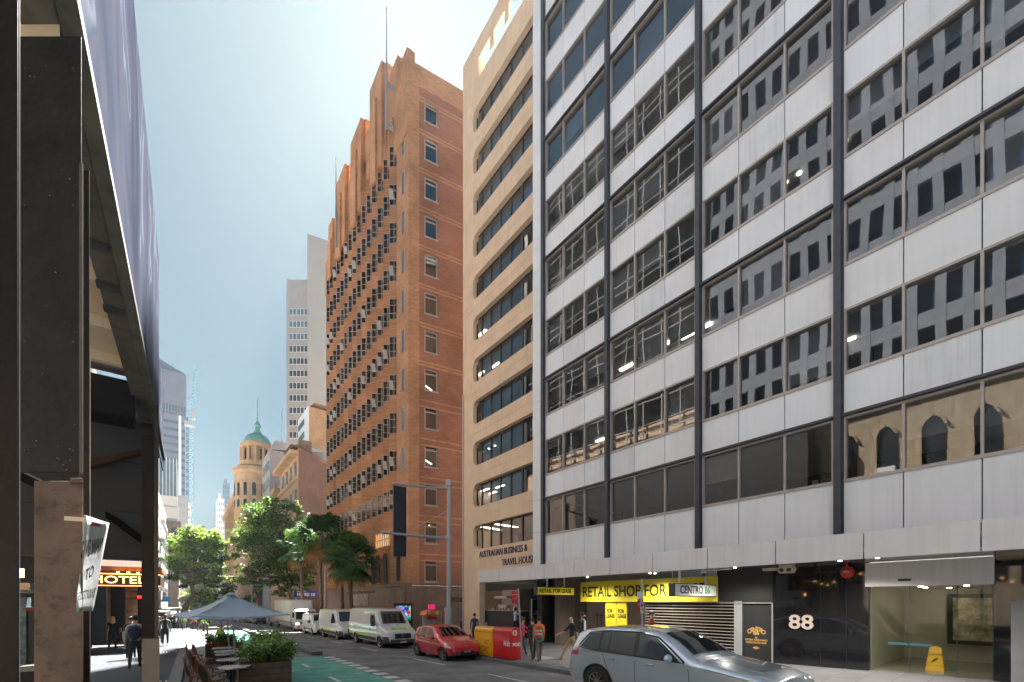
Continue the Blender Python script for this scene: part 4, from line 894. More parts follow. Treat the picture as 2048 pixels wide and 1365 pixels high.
# ================================================================ opposite buildings (beyond the left frame edge, seen in the window reflections)
def gridb(name,label,x,y0,y1,zt_,nb,nr,zb,m,mg,fw=.25,fh=.3,dep=.35,base=None,frame=None,x1=None):
    T = Thing(name,label,'building',(x,(y0+y1)/2,0)); w = MB(); bw=(y1-y0)/nb; rh=(zt_-zb)/nr
    for i in range(nb+1): yy=y0+i*bw; w.box(x-dep,x,yy-bw*fw/2,yy+bw*fw/2,zb,zt_)
    for r in range(nr+1): zz_=zb+r*rh; w.box(x-dep,x-.01,y0,y1,zz_-rh*fh/2,zz_+rh*fh/2)
    w.box(x-10,x-dep-.3,y0,y1,-2,zt_-.01) if not base else w.box(x-10,x-dep-.3,y0,y1,zb,zt_-.01); T.part('wall', w, m)
    for r in range(nr): g_=MB(); g_.quad((x-dep*.8,y0,zb+r*rh+rh*fh/2),(x-dep*.8,y1,zb+r*rh+rh*fh/2),(x-dep*.8,y1,zb+(r+1)*rh-rh*fh/2),(x-dep*.8,y0,zb+(r+1)*rh-rh*fh/2)); wn=T.part('window_band', g_, mg)
    return T
opc = M_('opposite concrete',(.30,.33,.38),.95,spec=0,var=.12)
gridb('opposite_concrete_building','grey concrete office building with tall recessed windows across the street from the grey office',-6.2,-4,19,60,19,14,17,opc,MT['farglass'],.4,.35)
gridb('opposite_concrete_building','grey concrete tower set back across the street from the number 88 wall',-9,-30,-4.5,62,16,14,9,opc,MT['farglass'],.45,.35)
T = gridb('opposite_glass_building','dark glass building with a white window grid across the street from the yellow signboard',-6,19.5,46,54,1,1,12,MT['blackm'],M_('dark opposite glass',(.03,.033,.04),.1,var=.3),.02,.02)
w = MB()
for i in range(14): w.box(-6.0,-5.9,19.6+i*1.9,19.68+i*1.9,12.5,52)
for i in range(13):
    w.box(-5.99,-5.88,19.6,45,12.6+i*3.1,12.66+i*3.1); w.box(-5.99,-5.88,19.6,45,13.5+i*3.1,13.55+i*3.1)
T.part('white_grid', w, M_('dull frame',(.65,.65,.66),.95,spec=0,var=.1))
gb = M_('gothic render',(.42,.34,.25),.95,spec=0,var=.2,streak=.25)
T = Thing('opposite_arched_building','cream rendered building with pointed arched windows across the street from the glazed lobby','building',(-5.8,8,0))
w = MB(); w.box(-12,-5.8,-4,19.3,-2,16.6); w.box(-5.8,-5.45,-4,19.3,9.6,9.95); w.box(-5.8,-5.55,-4,19.3,9.0,9.2); w.box(-5.8,-5.3,-4,19.3,16.3,16.9)
T.part('wall', w, gb)
for i in range(10):
    y0 = 17.6-i*2.15
    for (wd,z0,z1,nm) in ((.55,10.4,13.2,'arched_window'),(.85,3.5,7.2,'arched_window')):
        hd_=wd*1.35; pts=[(y0-wd,z0),(y0+wd,z0),(y0+wd,z1),(y0+wd*.6,z1+hd_*.65),(y0,z1+hd_),(y0-wd*.6,z1+hd_*.65),(y0-wd,z1)]
        q=MB(); q.prism(pts,-5.79,-5.77); wn=T.part(nm, q, winm); q=MB()
        for (a_,b_),(c_,d_) in zip(pts[1:],pts[2:]): q.bar((-5.72,a_,b_),(-5.72,c_,d_),.12,.12)
        T.part('hood_mould', q, gb, wn)
    if i in (3,5): q=MB(); q.box(-5.78,-5.35,y0-.42,y0+.42,10.5,11.05); T.part('window_air_conditioner', q, MT['white'])
gridb('opposite_sand_building','sand coloured building low across the street from the sand office',-6.1,19.5,46,11.9,1,1,-1,MT['beige'],MT['blackm'],.1,1.2)
# festoon lights hung outside the opposite buildings
for k in range(44):
    y = 1.5+k*.36; z = CZ+1.1+.75*abs(math.sin(k*.27)); b = MB(); b.sph((0,0,0),.04,n=8); o = solo('festoon_bulb','warm bulb in the sagging festoon string across the street from the black wall','bulb',b,MT['warm'],(0,0,0),group='festoon bulbs',smooth=True); o.location = (-4.6,y,z)
# ================================================================ near left: steel gantry with printed hoarding
bs_ = M_('weathered black steel',(.010,.012,.017),.5,spec=.2,var=.3,scale=3,bump=.15,bscale=40)
mb_ = M_('matt black brace',(.012,.012,.014),1.0,spec=0)
cs_ = M_('chipped cream steel',(.13,.125,.115),.8,spec=.1,var=.2,scale=2,streak=.3)
def atX(px,X): y,D = onx(px,X); return y,D
XH = -.56
T = Thing('hoarding_gantry','steel pedestrian gantry carrying a printed banner at the left','gantry',(-.8,4,zg(-.8,4)))
# printed banner: two lengths
import colorsys
def bannermat():
    m = M_('printed banner',(.06,.06,.1),.9,var=.12,scale=.8,spec=.0); n = m.node_tree; b = n.nodes['Principled BSDF']
    tc = n.nodes.new('ShaderNodeTexCoord'); wv = n.nodes.new('ShaderNodeTexNoise'); wv.inputs['Scale'].default_value=.55; wv.inputs['Distortion'].default_value=2.2; wv.inputs['Detail'].default_value=.6
    mp = n.nodes.new('ShaderNodeMapping'); mp.inputs['Scale'].default_value=(1,1.6,.7); mp.inputs['Rotation'].default_value=(0,0,R(90)); n.links.new(tc.outputs['Object'],mp.inputs[0]); n.links.new(mp.outputs[0],wv.inputs['Vector'])
    cr = n.nodes.new('ShaderNodeValToRGB'); e = cr.color_ramp.elements; e[0].position=.0; e[0].color=(.058,.068,.10,1); e[1].position=.5; e[1].color=(.075,.083,.12,1)
    e[0].position=.3; e[1].position=.48
    for p,c in ((.54,(.088,.086,.118,1)),(.58,(.065,.085,.12,1)),(.63,(.15,.165,.21,1)),(.66,(.08,.09,.13,1))): q = e.new(p); q.color = c
    n.links.new(wv.outputs[0],cr.inputs[0]); n.links.new(cr.outputs[0],b.inputs['Base Color']); return m
bm_ = bannermat()
yE,DE = atX(315.5,XH); y0,D0 = atX(150,XH)
zlo = lambda px,py,X=XH: CZ+(HY-py)*onx(px,X)[1]/FPX
zbE = zlo(315,905); zb0 = zlo(160,70); zT = zlo(300,365)
w = MB(); w.box(XH,XH+.02,.6,yE,zb0-.12,zT); T.part('banner', w, bm_)
yE2,_ = atX(325.5,XH); w = MB(); w.box(XH-.01,XH+.012,yE+.02,yE2,zlo(325,940),zlo(318,722)); T.part('banner', w, bm_)
fl_ = MB(); fl_.box(XH-.05,XH+.05,.6,yE2,zb0-.2,zb0-.125); fl_.box(XH-.24,XH-.06,.6,yE2,zb0-.16,zb0-.13); T.part('banner_rail', fl_, cs_)
lb = MB(); lb.box(XH-.16,XH-.13,.6,yE2,zb0-.13,zb0+.25); lb.box(XH-.26,XH-.06,.6,yE2,zb0+.25,zb0+.28); T.part('edge_beam', lb, cs_)
# decking underside with joists
dkz = zb0+.12
w = MB(); w.box(-4.2,XH-.27,.5,9.0,dkz,dkz+.05); T.part('deck', w, MT['cream'])
for i in range(8): w = MB(); yy = 1.2+i*1.05; w.box(-4.2,XH-.27,yy,yy+.09,dkz-.14,dkz-.002); T.part('joist', w, MT['cream'])
# columns
def col(px0,px1,D,z0,z1,m,nm='column',th=.12,**k):
    xa,ya = at(px0,D); xb,yb = at(px1,D); w = MB(); d = Vector((xb-xa,yb-ya,0)); a=Vector((xa,ya,0)); b=Vector((xb,yb,0)); n_=b.normalized()*th; vs=[a,b,b+n_,a+n_]; w.add([(v.x,v.y,z0) for v in vs]+[(v.x,v.y,z1) for v in vs],[(0,3,2,1),(4,5,6,7),(0,1,5,4),(1,2,6,5),(2,3,7,6),(3,0,4,7)]); return T.part(nm, w, m, bevel=.004, **k)
zD = lambda py,D: CZ+(HY-py)*D/FPX
col(-60,36,1.5,-.3,zD(-500,1.5),M_('near black steel',(.003,.0045,.008),.5,spec=.2,var=.3,scale=4,bump=.1),th=.16)
col(36,40,1.52,-.3,zD(-500,1.5),MT['frame'],'column_edge',th=.1)
pm_ = M_('grimy dark plate',(.020,.021,.026),.6,spec=.2,var=.35,scale=5,bump=.25,bscale=25)
col(39,163,2.2,zD(945,2.2),zD(72,2.2),pm_,'base_plate',th=.02)
col(158,166,2.19,zD(950,2.2),zD(330,2.2),cs_,'plate_flange',th=.1)
chip_ = M_('bare metal chips',(.16,.14,.11),.7,var=.5,scale=60)
rb_ = random.Random(4); cp = MB()
for i in range(34):
    px = rb_.uniform(44,155); py = rb_.choice((rb_.uniform(110,940),rb_.uniform(880,940))); x_,y_ = at(px,2.195); r_ = rb_.uniform(.0015,.0055); z_ = zD(py,2.195)
    ax = [(x_+r_*rb_.uniform(.6,1.6)*math.cos(t)*math.cos(AR),y_-r_*math.cos(t)*math.sin(AR),z_+r_*rb_.uniform(.5,1.2)*math.sin(t)) for t in [k*math.pi/3 for k in range(6)]]; cp.add(ax,[tuple(range(6))])
T.part('paint_chips', cp, chip_, kind='stuff')
for py in (150,420,690,905):
    for px in (52,148): x_,y_ = at(px,2.18); b = MB(); b.cyl((x_,y_,zD(py,2.2)),(x_-.006*math.sin(AR),y_-.006,zD(py,2.2)),.006,n=6); T.part('bolt', b, MT['steel'])
# beam over it, cream
col(36,120,2.5,zD(130,2.5),zD(-300,2.5),MT['cream'],'head_plate',th=.02)
# mottled concrete pier under the plate
def mottled():
    m = M_('stained concrete pier',(.15,.105,.08),.85,var=.4,scale=2.2,bump=1.0,bscale=14); n = m.node_tree; b = n.nodes['Principled BSDF']; src = b.inputs['Base Color'].links[0].from_socket
    tc = n.nodes.new('ShaderNodeTexCoord'); no = n.nodes.new('ShaderNodeTexNoise'); no.inputs['Scale'].default_value=7; no.inputs['Detail'].default_value=9; no.inputs['Roughness'].default_value=.75; mp = n.nodes.new('ShaderNodeMapping'); mp.inputs['Scale'].default_value=(1,1,1.8)
    n.links.new(tc.outputs['Object'],mp.inputs[0]); n.links.new(mp.outputs[0],no.inputs['Vector']); mr = n.nodes.new('ShaderNodeMapRange'); mr.inputs[1].default_value=.50; mr.inputs[2].default_value=.68; n.links.new(no.outputs[0],mr.inputs[0])
    mx = n.nodes.new('ShaderNodeMix'); mx.data_type='RGBA'; mx.inputs[7].default_value=(.06,.047,.042,1); n.links.new(src,mx.inputs[6]); n.links.new(mr.outputs[0],mx.inputs[0])
    n2 = n.nodes.new('ShaderNodeTexNoise'); n2.inputs['Scale'].default_value=1.1; n2.inputs['Detail'].default_value=2; n.links.new(tc.outputs['Object'],n2.inputs['Vector']); mr3 = n.nodes.new('ShaderNodeMapRange'); mr3.inputs[1].default_value=.45; mr3.inputs[2].default_value=.62; mr3.inputs[4].default_value=.6; n.links.new(n2.outputs[0],mr3.inputs[0])
    m2 = n.nodes.new('ShaderNodeMix'); m2.data_type='RGBA'; m2.inputs[7].default_value=(.17,.055,.048,1); n.links.new(mx.outputs[2],m2.inputs[6]); n.links.new(mr3.outputs[0],m2.inputs[0]); n.links.new(m2.outputs[2],b.inputs['Base Color']); return m
col(68,166,2.32,-.3,zD(949,2.2),mottled(),'pier',th=.3)
col(140,166,2.30,zD(955,2.2),zD(945,2.2),MT['wood'],'packing',th=.1)
col(165,179,2.6,-.3,zD(340,2.6),bs_,'post',th=.06); col(179,181,2.6,-.3,zD(700,2.6),MT['frame'],'post_edge',th=.05)
col(283,309,6.05,zD(1278,6.05),zD(870,6.05),bs_,'column',th=.25); col(309,317,6.0,zD(1278,6.05),zD(810,6.0),M_('column flange',(.018,.018,.022),.35,var=.2),'column_flange',th=.28)
wr = M_('pale column wrap',(.22,.21,.19),.6,var=.1,scale=3); col(284,319,6.02,-.35,zD(1278,6.02),wr,'column_wrap',th=.3)
# far beams of the gantry
def beamp(px0,px1,p0,p1,D,m,nm,th=.12):
    xa,ya=at(px0,D); xb,yb=at(px1,D); w=MB(); w.box(min(xa,xb),max(xa,xb),ya-.0,ya+th,zD(p1,D),zD(p0,D)); return T.part(nm,w,m)
def dbar(px0,py0,px1,py1,D,wd,m,nm='brace'):
    xa,ya=at(px0,D); xb,yb=at(px1,D); w=MB(); w.bar((xa,ya,zD(py0,D)),(xb,yb,zD(py1,D)),wd); return T.part(nm,w,m)
D=8.6
xa,ya=at(178,D); xb,_=at(279,D)
for p0,p1,m in ((776,793,bs_),(793,832,M_('soot steel',(.03,.026,.03),.4,var=.3)),(846,905,bs_)):
    w=MB(); w.box(xa-2,-.75,9.3,9.5,zD(p1,D),zD(p0,D)); T.part('cross_beam', w, m)
w=MB(); w.box(-4.6,-.8,9.52,9.9,zD(905,D),zD(860,D)); T.part('cross_beam', w, bs_)
dbar(178,932,281,905,7.6,.09,M_('rusty brace',(.06,.04,.03),1,spec=0)); dbar(182,1005,290,1085,7.8,.09,mb_); dbar(36,948,110,985,3.6,.07,mb_)
# building seen bright through the gap, with glazed verticals
w=MB(); w.box(-14,-5.2,13,13.2,5.0,9); 
# black hoarding boards around the hotel canopy
w=MB(); w.box(-9,-.62,10.6,10.8,zD(1134,10.0),zD(896,9.7)); T.part('hoarding_boards', w, rib('black boards',(.022,.024,.03),1.1,2,.02,.5))
w=MB(); w.box(-9,-.62,10.58,10.9,zD(1137,10.0),zD(1134,10.0)); T.part('hoarding_trim', w, MT['blackm'])
# hooks and tab under the edge beam
for py,px in ((700,238),(655,226),(395,205)):
    yy,Dp = atX(px,XH-.12); w=MB(); w.box(XH-.25,XH-.08,yy-.05,yy+.05,zb0-.20,zb0-.16); T.part('clip', w, MT['steel'])
# give way sign strapped to the pier
def sgn():
    t = Thing('bent_sign','bent white sign reading GIVE WAY TO PEDESTRIANS strapped to the stained pier','sign',(*at(175,2.35),CZ-.3))
    D0,D1 = 2.28,2.42; w=MB(); n=14; 
    outl_l=[(168,1030),(164,1100),(158,1160),(153,1190),(153,1224)]; outl_r=[(217,1046),(209,1085),(201,1130),(193,1180),(184,1222)]
    def ip(o,t):
        f=t*(len(o)-1); i=min(int(f),len(o)-2); f-=i; return o[i][0]+(o[i+1][0]-o[i][0])*f, o[i][1]+(o[i+1][1]-o[i][1])*f
    def P(s,t,off=0):
        a=ip(outl_l,t); b=ip(outl_r,t); px=a[0]+(b[0]-a[0])*s; py=a[1]+(b[1]-a[1])*s; D=2.28+.30*s+.05*math.sin(t*5)-off; x,y=at(px,D); return (x,y,CZ+(HY-py)*D/FPX)
    g_=[P(i/8,j/n) for j in range(n+1) for i in range(9)]; w.add(g_,[(j*9+i,j*9+i+1,(j+1)*9+i+1,(j+1)*9+i) for j in range(n) for i in range(8)])
    o=t.part('plate', w, M_('sign sheet',(.42,.44,.46),.25,var=.15,scale=6,bump=.3,bscale=12), smooth=True); sm=o.modifiers.new('solid','SOLIDIFY'); sm.thickness=.004
    def txt(st,t0,size,s0,wd,m):
        q=MB(); q.text(st,1,Matrix.Identity(4),.02,bold=.02,align='CENTER'); xs=[v[0] for v in q.v]; x0,x1=min(xs),max(xs); ys=[v[1] for v in q.v]; a0,a1=min(ys),max(ys)
        q.v=[P(s0+wd*((v[0]-x0)/(x1-x0)-.5),t0-size*((v[1]-a0)/(a1-a0)-.5),.012+.1*v[2]) for v in q.v]; t.part('lettering', q, m)
    txt('GIVE WAY',.26,.15,.44,.95,MT['inky']); txt('TO',.51,.13,.50,.40,MT['inky']); txt('PEDESTRIANS',.78,.12,.49,.94,MT['inky'])
    q=MB(); q.add([P(.05,.035,.005),P(.95,.035,.005),P(.95,.07,.005),P(.05,.07,.005)],[(0,1,2,3)]); t.part('border', q, M_('sign red',(.3,.03,.02),.4,var=.2))
    q=MB(); x0,y0=at(130,2.28); x1,y1=at(170,2.26); q.bar((x0,y0,CZ+(HY-1037)*2.28/FPX),(x1,y1,CZ+(HY-1040)*2.26/FPX),.008,.022); t.part('strap', q, MT['cream'])
sgn()
# ================================================================ hotel
Xh=-4.4
T = Thing('hotel_building','dark hotel frontage with orange lit canopy reading HOTEL and sandstone pillars behind the gantry','hotel',(Xh,24,zg(Xh,24)))
w=MB(); w.box(Xh-8,Xh-.02,11,32.9,1.9,16); T.part('upper_wall', w, MT['blackm'])
w=MB(); w.box(Xh-5,Xh-4.9,11,32.9,-1,1.9); w.box(Xh-5,Xh,32.6,32.9,-1,1.9); T.part('recess_wall', w, M_('hotel lobby wall',(.30,.18,.10),.6,var=.3))
Dh=21.0; zc_=lambda py: CZ+(HY-py)*Dh/FPX
xa,ya=at(180,Dh); w=MB(); w.box(Xh-1.2,-1.35,ya,ya+4,zc_(1170),zc_(1148)); T.part('canopy', w, M_('bronze canopy',(.05,.025,.015),.4,var=.1))
xs_=at(222,Dh); q=MB(); q.text('HOTEL',.52,Matrix.Translation((xs_[0]+.22,ya-.04,zc_(1159.5))) @ Matrix.Rotation(R(90),4,'X'),.02,bold=.004,font_w=1.25); T.part('lettering', q, emis('gold letters',(1,.6,.22),.35))
w=MB(); w.box(Xh-1.2,-1.3,ya+.1,ya+4,zc_(1140),zc_(1131)); T.part('timber_soffit', w, M_('timber coloured as lit',(.40,.13,.03),.4,var=.3,scale=6))  # orange light of the canopy is put into the timber colour
w=MB(); w.box(Xh-1.2,-1.35,ya-.05,ya-.01,zc_(1147.5),zc_(1146)); w.box(Xh-1.2,-1.35,ya-.03,ya-.002,zc_(1171.5),zc_(1170.2)); T.part('led_strip', w, emis('canopy led',(1,.35,.06),.6))
for px in (232,252,271): x_,_=at(px,Dh-.1); w=MB(); w.cyl((x_,ya-.2,zc_(1144)),(x_,ya-.2,zc_(1143)),.06,n=10); T.part('downlight', w, MT['warm'])
def hp(px0,px1,py0,py1,D,m,nm,th=.4):
    xa,ya=at(px0,D); xb,_=at(px1,D); w=MB(); w.box(xa,xb,ya,ya+th,zD(py1,D),zD(py0,D)); return T.part(nm,w,m,bevel=.01)
hp(165,208,1172,1292,20.5,MT['blackm'],'pillar'); hp(208,221,1172,1275,24,MT['sand'],'stone_pier'); hp(221,248,1172,1280,23,MT['blackm'],'pillar'); hp(275,284,1172,1290,24.5,MT['blackm'],'pillar')
w=MB(); x_,y_=at(262,25); D=25
for i in range(6): w.sph((x_,y_+.3,zD(1240-i*13,D)),.62,(1,1,.5),14)
w.box(x_-.45,x_+.45,y_,y_+.6,zD(1275,D),zD(1245,D)); T.part('stone_pier', w, MT['sand'], smooth=30)
w=MB(); x_,y_=at(279.5,24.4); w.box(x_-.1,x_+.1,y_-.02,y_,zD(1197,24.4),zD(1192,24.4)); T.part('exit_light', w, emis('red sign',(1,.02,.02),.4))
# bar seen between the near columns, bottom left
T = Thing('corner_bar_front','tiled bar front with dark window and lantern seen between the near gantry columns','shopfront',(-6,6,0))
x0,y0=at(36,7.5); x1,_=at(84,7.5)
def cb(px0,px1,py0,py1,D,m,nm,th=.3):
    xa,ya=at(px0,D); xb,_=at(px1,D); w=MB(); w.box(xa,xb,ya,ya+th,zD(py1,D),zD(py0,D)); return T.part(nm,w,m)
cb(20,160,958,1118,7.5,MT['blackm'],'fascia'); cb(20,160,1100,1400,9,MT['dark'],'back_wall'); cb(34,49,1195,1345,7.4,M_('blue tiles',(.10,.14,.16),.2,var=.6,scale=9),'tiled_pier'); cb(51,72,1215,1330,7.5,M_('dark green panel',(.02,.03,.028),.3,var=.2),'window')
cb(50,72,1216,1222,7.3,M_('maroon stripe',(.2,.02,.02),.4,var=0),'stripe',.1); cb(34,56,1166,1180,7.2,MT['conc'],'capital',.4); cb(32,60,1178,1186,7.3,MT['conc'],'capital',.3)
cb(38,48,1138,1155,7.0,MT['warm'],'lantern',.06); cb(48,68,1130,1165,6.9,MT['blackm'],'lantern_arm',.05); cb(34,84,1334,1345,7.2,MT['conc'],'plinth',.5)
# lit cream block seen through the gap above the cross beams
T = Thing('cream_verandah','sunlit cream verandah with vertical blue glazing seen between the gantry beams','verandah',(-9,14,4)); 
w=MB(); w.box(-16,-5,15.5,15.8,6.0,8.2); T.part('fascia', w, MT['cream'])
w=MB(); w.box(-16,-4.6,16.2,16.3,3,12); T.part('glazing', w, M_('pale blinds',(.40,.50,.58),.3,var=.2))
for k in range(14): w=MB(); w.box(-15+k*.75,-14.85+k*.75,16.0,16.15,3,12); T.part('fin', w, MT['white'])
# ================================================================ vehicles
def lerp(tab, t):
    if t <= tab[0][0]: return tab[0][1]
    for (a,b),(c,d) in zip(tab[:-1],tab[1:]):
        if t <= c:
            f = (t-a)/(c-a) if c > a else 1; return b+(d-b)*f
    return tab[-1][1]
class Car:
    def __init__(s, L, W, top, belt, wheels, r, ra, sill, tum=.22, nose=.5, tail=.4, nr=.22, tr=.14, crown=.05, edge=.10):
        s.L,s.W,s.top,s.belt,s.wheels,s.r,s.ra,s.sill,s.tum,s.nose,s.tail,s.nr,s.tr,s.crown,s.edge = L,W,top,belt,wheels,r,ra,sill,tum,nose,tail,nr,tr,crown,edge
    def zt(s,y): return lerp(s.top,y)
    def zb(s,y):
        z = s.sill+(.10*(1-cl(y/.5,0,1)))+(.12*(1-cl((s.L-y)/.5,0,1)))
        for yw in s.wheels:
            if abs(y-yw) < s.ra: z = max(z, s.r+math.sqrt(s.ra**2-(y-yw)**2))
        return min(z, s.zt(y)-.03)
    def w(s,y,z):
        b = s.W/2; a = cl((s.nose-y)/s.nose,0,1); c = cl((y-(s.L-s.tail))/s.tail,0,1)
        w = b*(1-s.nr*a**2.2-s.tr*c**2.2)
        bl = lerp(s.belt,y)
        if z > bl: w -= s.tum*(z-bl)
        mid = s.sill+.38; w -= .07*max(0,(mid-z)/.4)**2
        if z < bl: w -= .03*max(0,(z-mid)/max(.1,bl-mid))**3
        t = (s.zt(y)-z)/s.edge
        if t < 1: w -= s.edge*.9*(1-math.sqrt(max(0,1-(1-max(t,0))**2)))
        return max(w,.02)
    def front(s,x,z):
        y = 0
        while y < 1.4:
            if s.zt(y) > z+.01 and s.w(y,z) >= abs(x): return y
            y += .01
        return y
    def side(s,y,z,sd,off=.008): z=min(z,s.zt(y)-.005); return (sd*(s.w(y,z)+off), y, z)
    def topp(s,y,f,off=.008):
        z = s.zt(y); w = s.w(y,z); return (f*w, y-off*.5, z+s.crown*(1-f*f)+off)
    def body(s):
        mb = MB(); N = 90; ys = set()
        for i in range(N+1): ys.add(round(s.L*(.5-.5*math.cos(math.pi*i/N)),4))
        for yw in s.wheels:
            for k in range(17): ys.add(round(yw-s.ra*math.cos(math.pi*k/16),4))
            ys.add(round(yw-s.ra-.001,4)); ys.add(round(yw+s.ra+.001,4))
        for t,_ in s.top: ys.add(round(t,4))
        ys = sorted(y for y in ys if 0 <= y <= s.L); J1,J2,K_ = 8,8,6; n = J1+J2+1+K_
        rows = []
        for y in ys:
            zb,zt = s.zb(y),s.zt(y); bl = cl(lerp(s.belt,y),zb+.01,zt-.012); zs = [zb+(bl-zb)*j/J1 for j in range(J1+1)]
            for j in range(1,J2+1): q = j/J2; zs.append(bl+(zt-bl)*(1-(1-q)**1.6))
            half = [(s.w(y,z),y,z) for z in zs]; wt = half[-1][0]
            for k in range(1,K_+1): f = 1-k/K_; half.append((f*wt,y,zt+s.crown*(1-f*f)))
            rows.append(half)
        m = len(rows[0]); vs = []; fs = []
        for h in rows: vs += h+[(-x,y,z) for x,y,z in h[-2::-1]]
        M = 2*m-1
        for i in range(len(rows)-1):
            for j in range(M-1): fs.append((i*M+j,i*M+j+1,(i+1)*M+j+1,(i+1)*M+j))
        fs.append(tuple(range(M))); fs.append(tuple(range((len(rows)-1)*M,len(rows)*M)))
        mb.add(vs,fs); return mb
    def patch(s, c4, sd, off=.008, n=10, m=4, mb=None, cap=.07):
        """c4: (y,z) corners bottom-front, bottom-rear, top-rear, top-front"""
        mb = mb or MB(); vs = []
        for j in range(m+1):
            for i in range(n+1):
                u,v = i/n,j/m; y = (c4[0][0]*(1-u)+c4[1][0]*u)*(1-v)+(c4[3][0]*(1-u)+c4[2][0]*u)*v; z = (c4[0][1]*(1-u)+c4[1][1]*u)*(1-v)+(c4[3][1]*(1-u)+c4[2][1]*u)*v
                z = min(z, s.zt(y)-cap); vs.append(s.side(y,z,sd,off))
        mb.add(vs,[(j*(n+1)+i,j*(n+1)+i+1,(j+1)*(n+1)+i+1,(j+1)*(n+1)+i) for j in range(m) for i in range(n)]); return mb
    def toppatch(s,y0,y1,f,off=.010,n=10,m=10,f1=None,mb=None):
        mb = mb or MB(); f1 = f1 or f; vs=[s.topp(y0+(y1-y0)*i/n,(f+(f1-f)*i/n)*(-1+2*j/m),off) for i in range(n+1) for j in range(m+1)]
        mb.add(vs,[(i*(m+1)+j,i*(m+1)+j+1,(i+1)*(m+1)+j+1,(i+1)*(m+1)+j) for i in range(n) for j in range(m)]); return mb
    def frontp(s,x0,x1,z0,z1,off=.012,n=8,m=3,mb=None,sk=0):
        mb = mb or MB(); vs=[]
        for j in range(m+1):
            for i in range(n+1):
                x=x0+(x1-x0)*i/n; z=z0+(z1-z0)*j/m; x+= sk*(z-z0)*(1 if x<0 else -1) ; vs.append((x,s.front(x,z)-off,z))
        mb.add(vs,[(j*(n+1)+i,j*(n+1)+i+1,(j+1)*(n+1)+i+1,(j+1)*(n+1)+i) for j in range(m) for i in range(n)]); return mb
carglass = glass('car glass',(.16,.19,.19),1.75,.03); lampg = M_('lamp lens',(.7,.7,.68),.08,var=.1,scale=8,spec=.9,coat=1); redl = M_('tail lens',(.35,.01,.015),.1,var=.1,spec=.8)
rim_m = M_('alloy rim',(.45,.43,.40),.3,metal=.8,var=.05); darkc = M_('vehicle underside',(.012,.012,.012),.9,var=0)
def wheel(T,x,y,r,wd,sgn,spokes=5,steel=False,dk=False):
    prof=[(r*.62,-wd/2),(r*.93,-wd/2),(r,-wd*.32),(r,wd*.32),(r*.93,wd/2),(r*.62,wd/2)]
    w=MB(); w.lathe(prof,(x,y,r),28,axis='x'); t=T.part('wheel', w, MT['rubber'], smooth=30)
    w=MB(); o=x+sgn*wd*.42; 
    w.lathe([(r*.60,sgn*wd*.05),(r*.655,sgn*wd*.08),(r*.64,0),(r*.60,-sgn*.02)],(o,y,r),24,axis='x')
    if steel: w.lathe([(0,.03*sgn),(r*.18,.03*sgn),(r*.2,0),(r*.45,-.01*sgn),(r*.62,.02*sgn)],(o,y,r),24,axis='x')
    else:
        w.lathe([(0,.02*sgn),(r*.14,.015*sgn),(r*.15,-.02*sgn)],(o,y,r),14,axis='x')
        for k in range(spokes):
            a=2*math.pi*(k+.5)/spokes; c,s_=math.cos(a),math.sin(a)
            for da in ((-.10,.10) if spokes<=7 else (0,)):
                c2,s2=math.cos(a+da*1.6),math.sin(a+da*1.6); w.bar((o,y+c*r*.08,r+s_*r*.08),(o+.005*sgn,y+c2*r*.62,r+s2*r*.62),r*.11 if spokes>7 else r*.10,.02)
    T.part('rim', w, rim_m, t, smooth=30)
    w=MB(); w.cyl((x+sgn*wd*.2,y,r),(x+sgn*wd*.28,y,r),r*.63,n=24); T.part('brake_disc', w, darkc, t)
def plate(T,C,txt,z,wd=.37,hh=.10,bg=None,fg=None,x=0,yoff=.03):
    y=min(C.front(x-wd/2,z),C.front(x+wd/2,z),C.front(x,z))-yoff; b=MB(); b.box(x-wd/2,x+wd/2,y,y+.01,z-hh/2,z+hh/2); p=T.part('number_plate', b, bg or MT['white']); b=MB(); b.text(txt,hh*.8,Matrix.Translation((x,y-.004,z)) @ Matrix.Rotation(R(90),4,'X'),.001,bold=.001); T.part('plate_number', b, fg or MT['inky'], p)
def seam(C,pts,sd,wd=.008):
    mb=MB()
    for (y0,z0),(y1,z1) in zip(pts[:-1],pts[1:]):
        n=6
        for i in range(n):
            a=C.side(y0+(y1-y0)*i/n,z0+(z1-z0)*i/n,sd,.002); b=C.side(y0+(y1-y0)*(i+1)/n,z0+(z1-z0)*(i+1)/n,sd,.002); mb.bar(a,b,wd)
    return mb
def common(T,C,paint,wins,wsc,rear=None,belts=True,roofdark=None,underpanel=True):
    body=T.part('body', C.body(), paint, smooth=50)
    u=MB(); u.box(-C.W/2+.12,C.W/2-.12,.25,C.L-.25,C.sill+.02,.62); T.part('underbody', u, darkc)
    for yw in C.wheels:
        for sd in (-1,1): u=MB(); u.cyl((sd*(C.W/2-.36),yw,C.r),(sd*(C.W/2-.03),yw,C.r+.0),C.ra-.02,n=24,cap=True); T.part('wheel_well', u, darkc)
    for sd in (-1,1):
        for wdef in wins: T.part('side_window', C.patch(wdef,sd,.006), carglass, smooth=True)
    T.part('windscreen', C.toppatch(*wsc), carglass, smooth=True)
    if rear: T.part('rear_window', C.toppatch(*rear), carglass, smooth=True)
    return body
def mirror(T,C,y,z,m,s=1.0):
    for sd in (-1,1):
        x,_,_=C.side(y,z,sd); b=MB(); b.sph((x+sd*.14*s,y,z+.05),.12*s,(1,.55,.8),12); mo=T.part('wing_mirror', b, m, smooth=True)
        b=MB(); b.bar((x-sd*.02,y+.03,z),(x+sd*.10,y+.02,z+.02),.05); T.part('mirror_arm', b, MT['plastic'], mo)
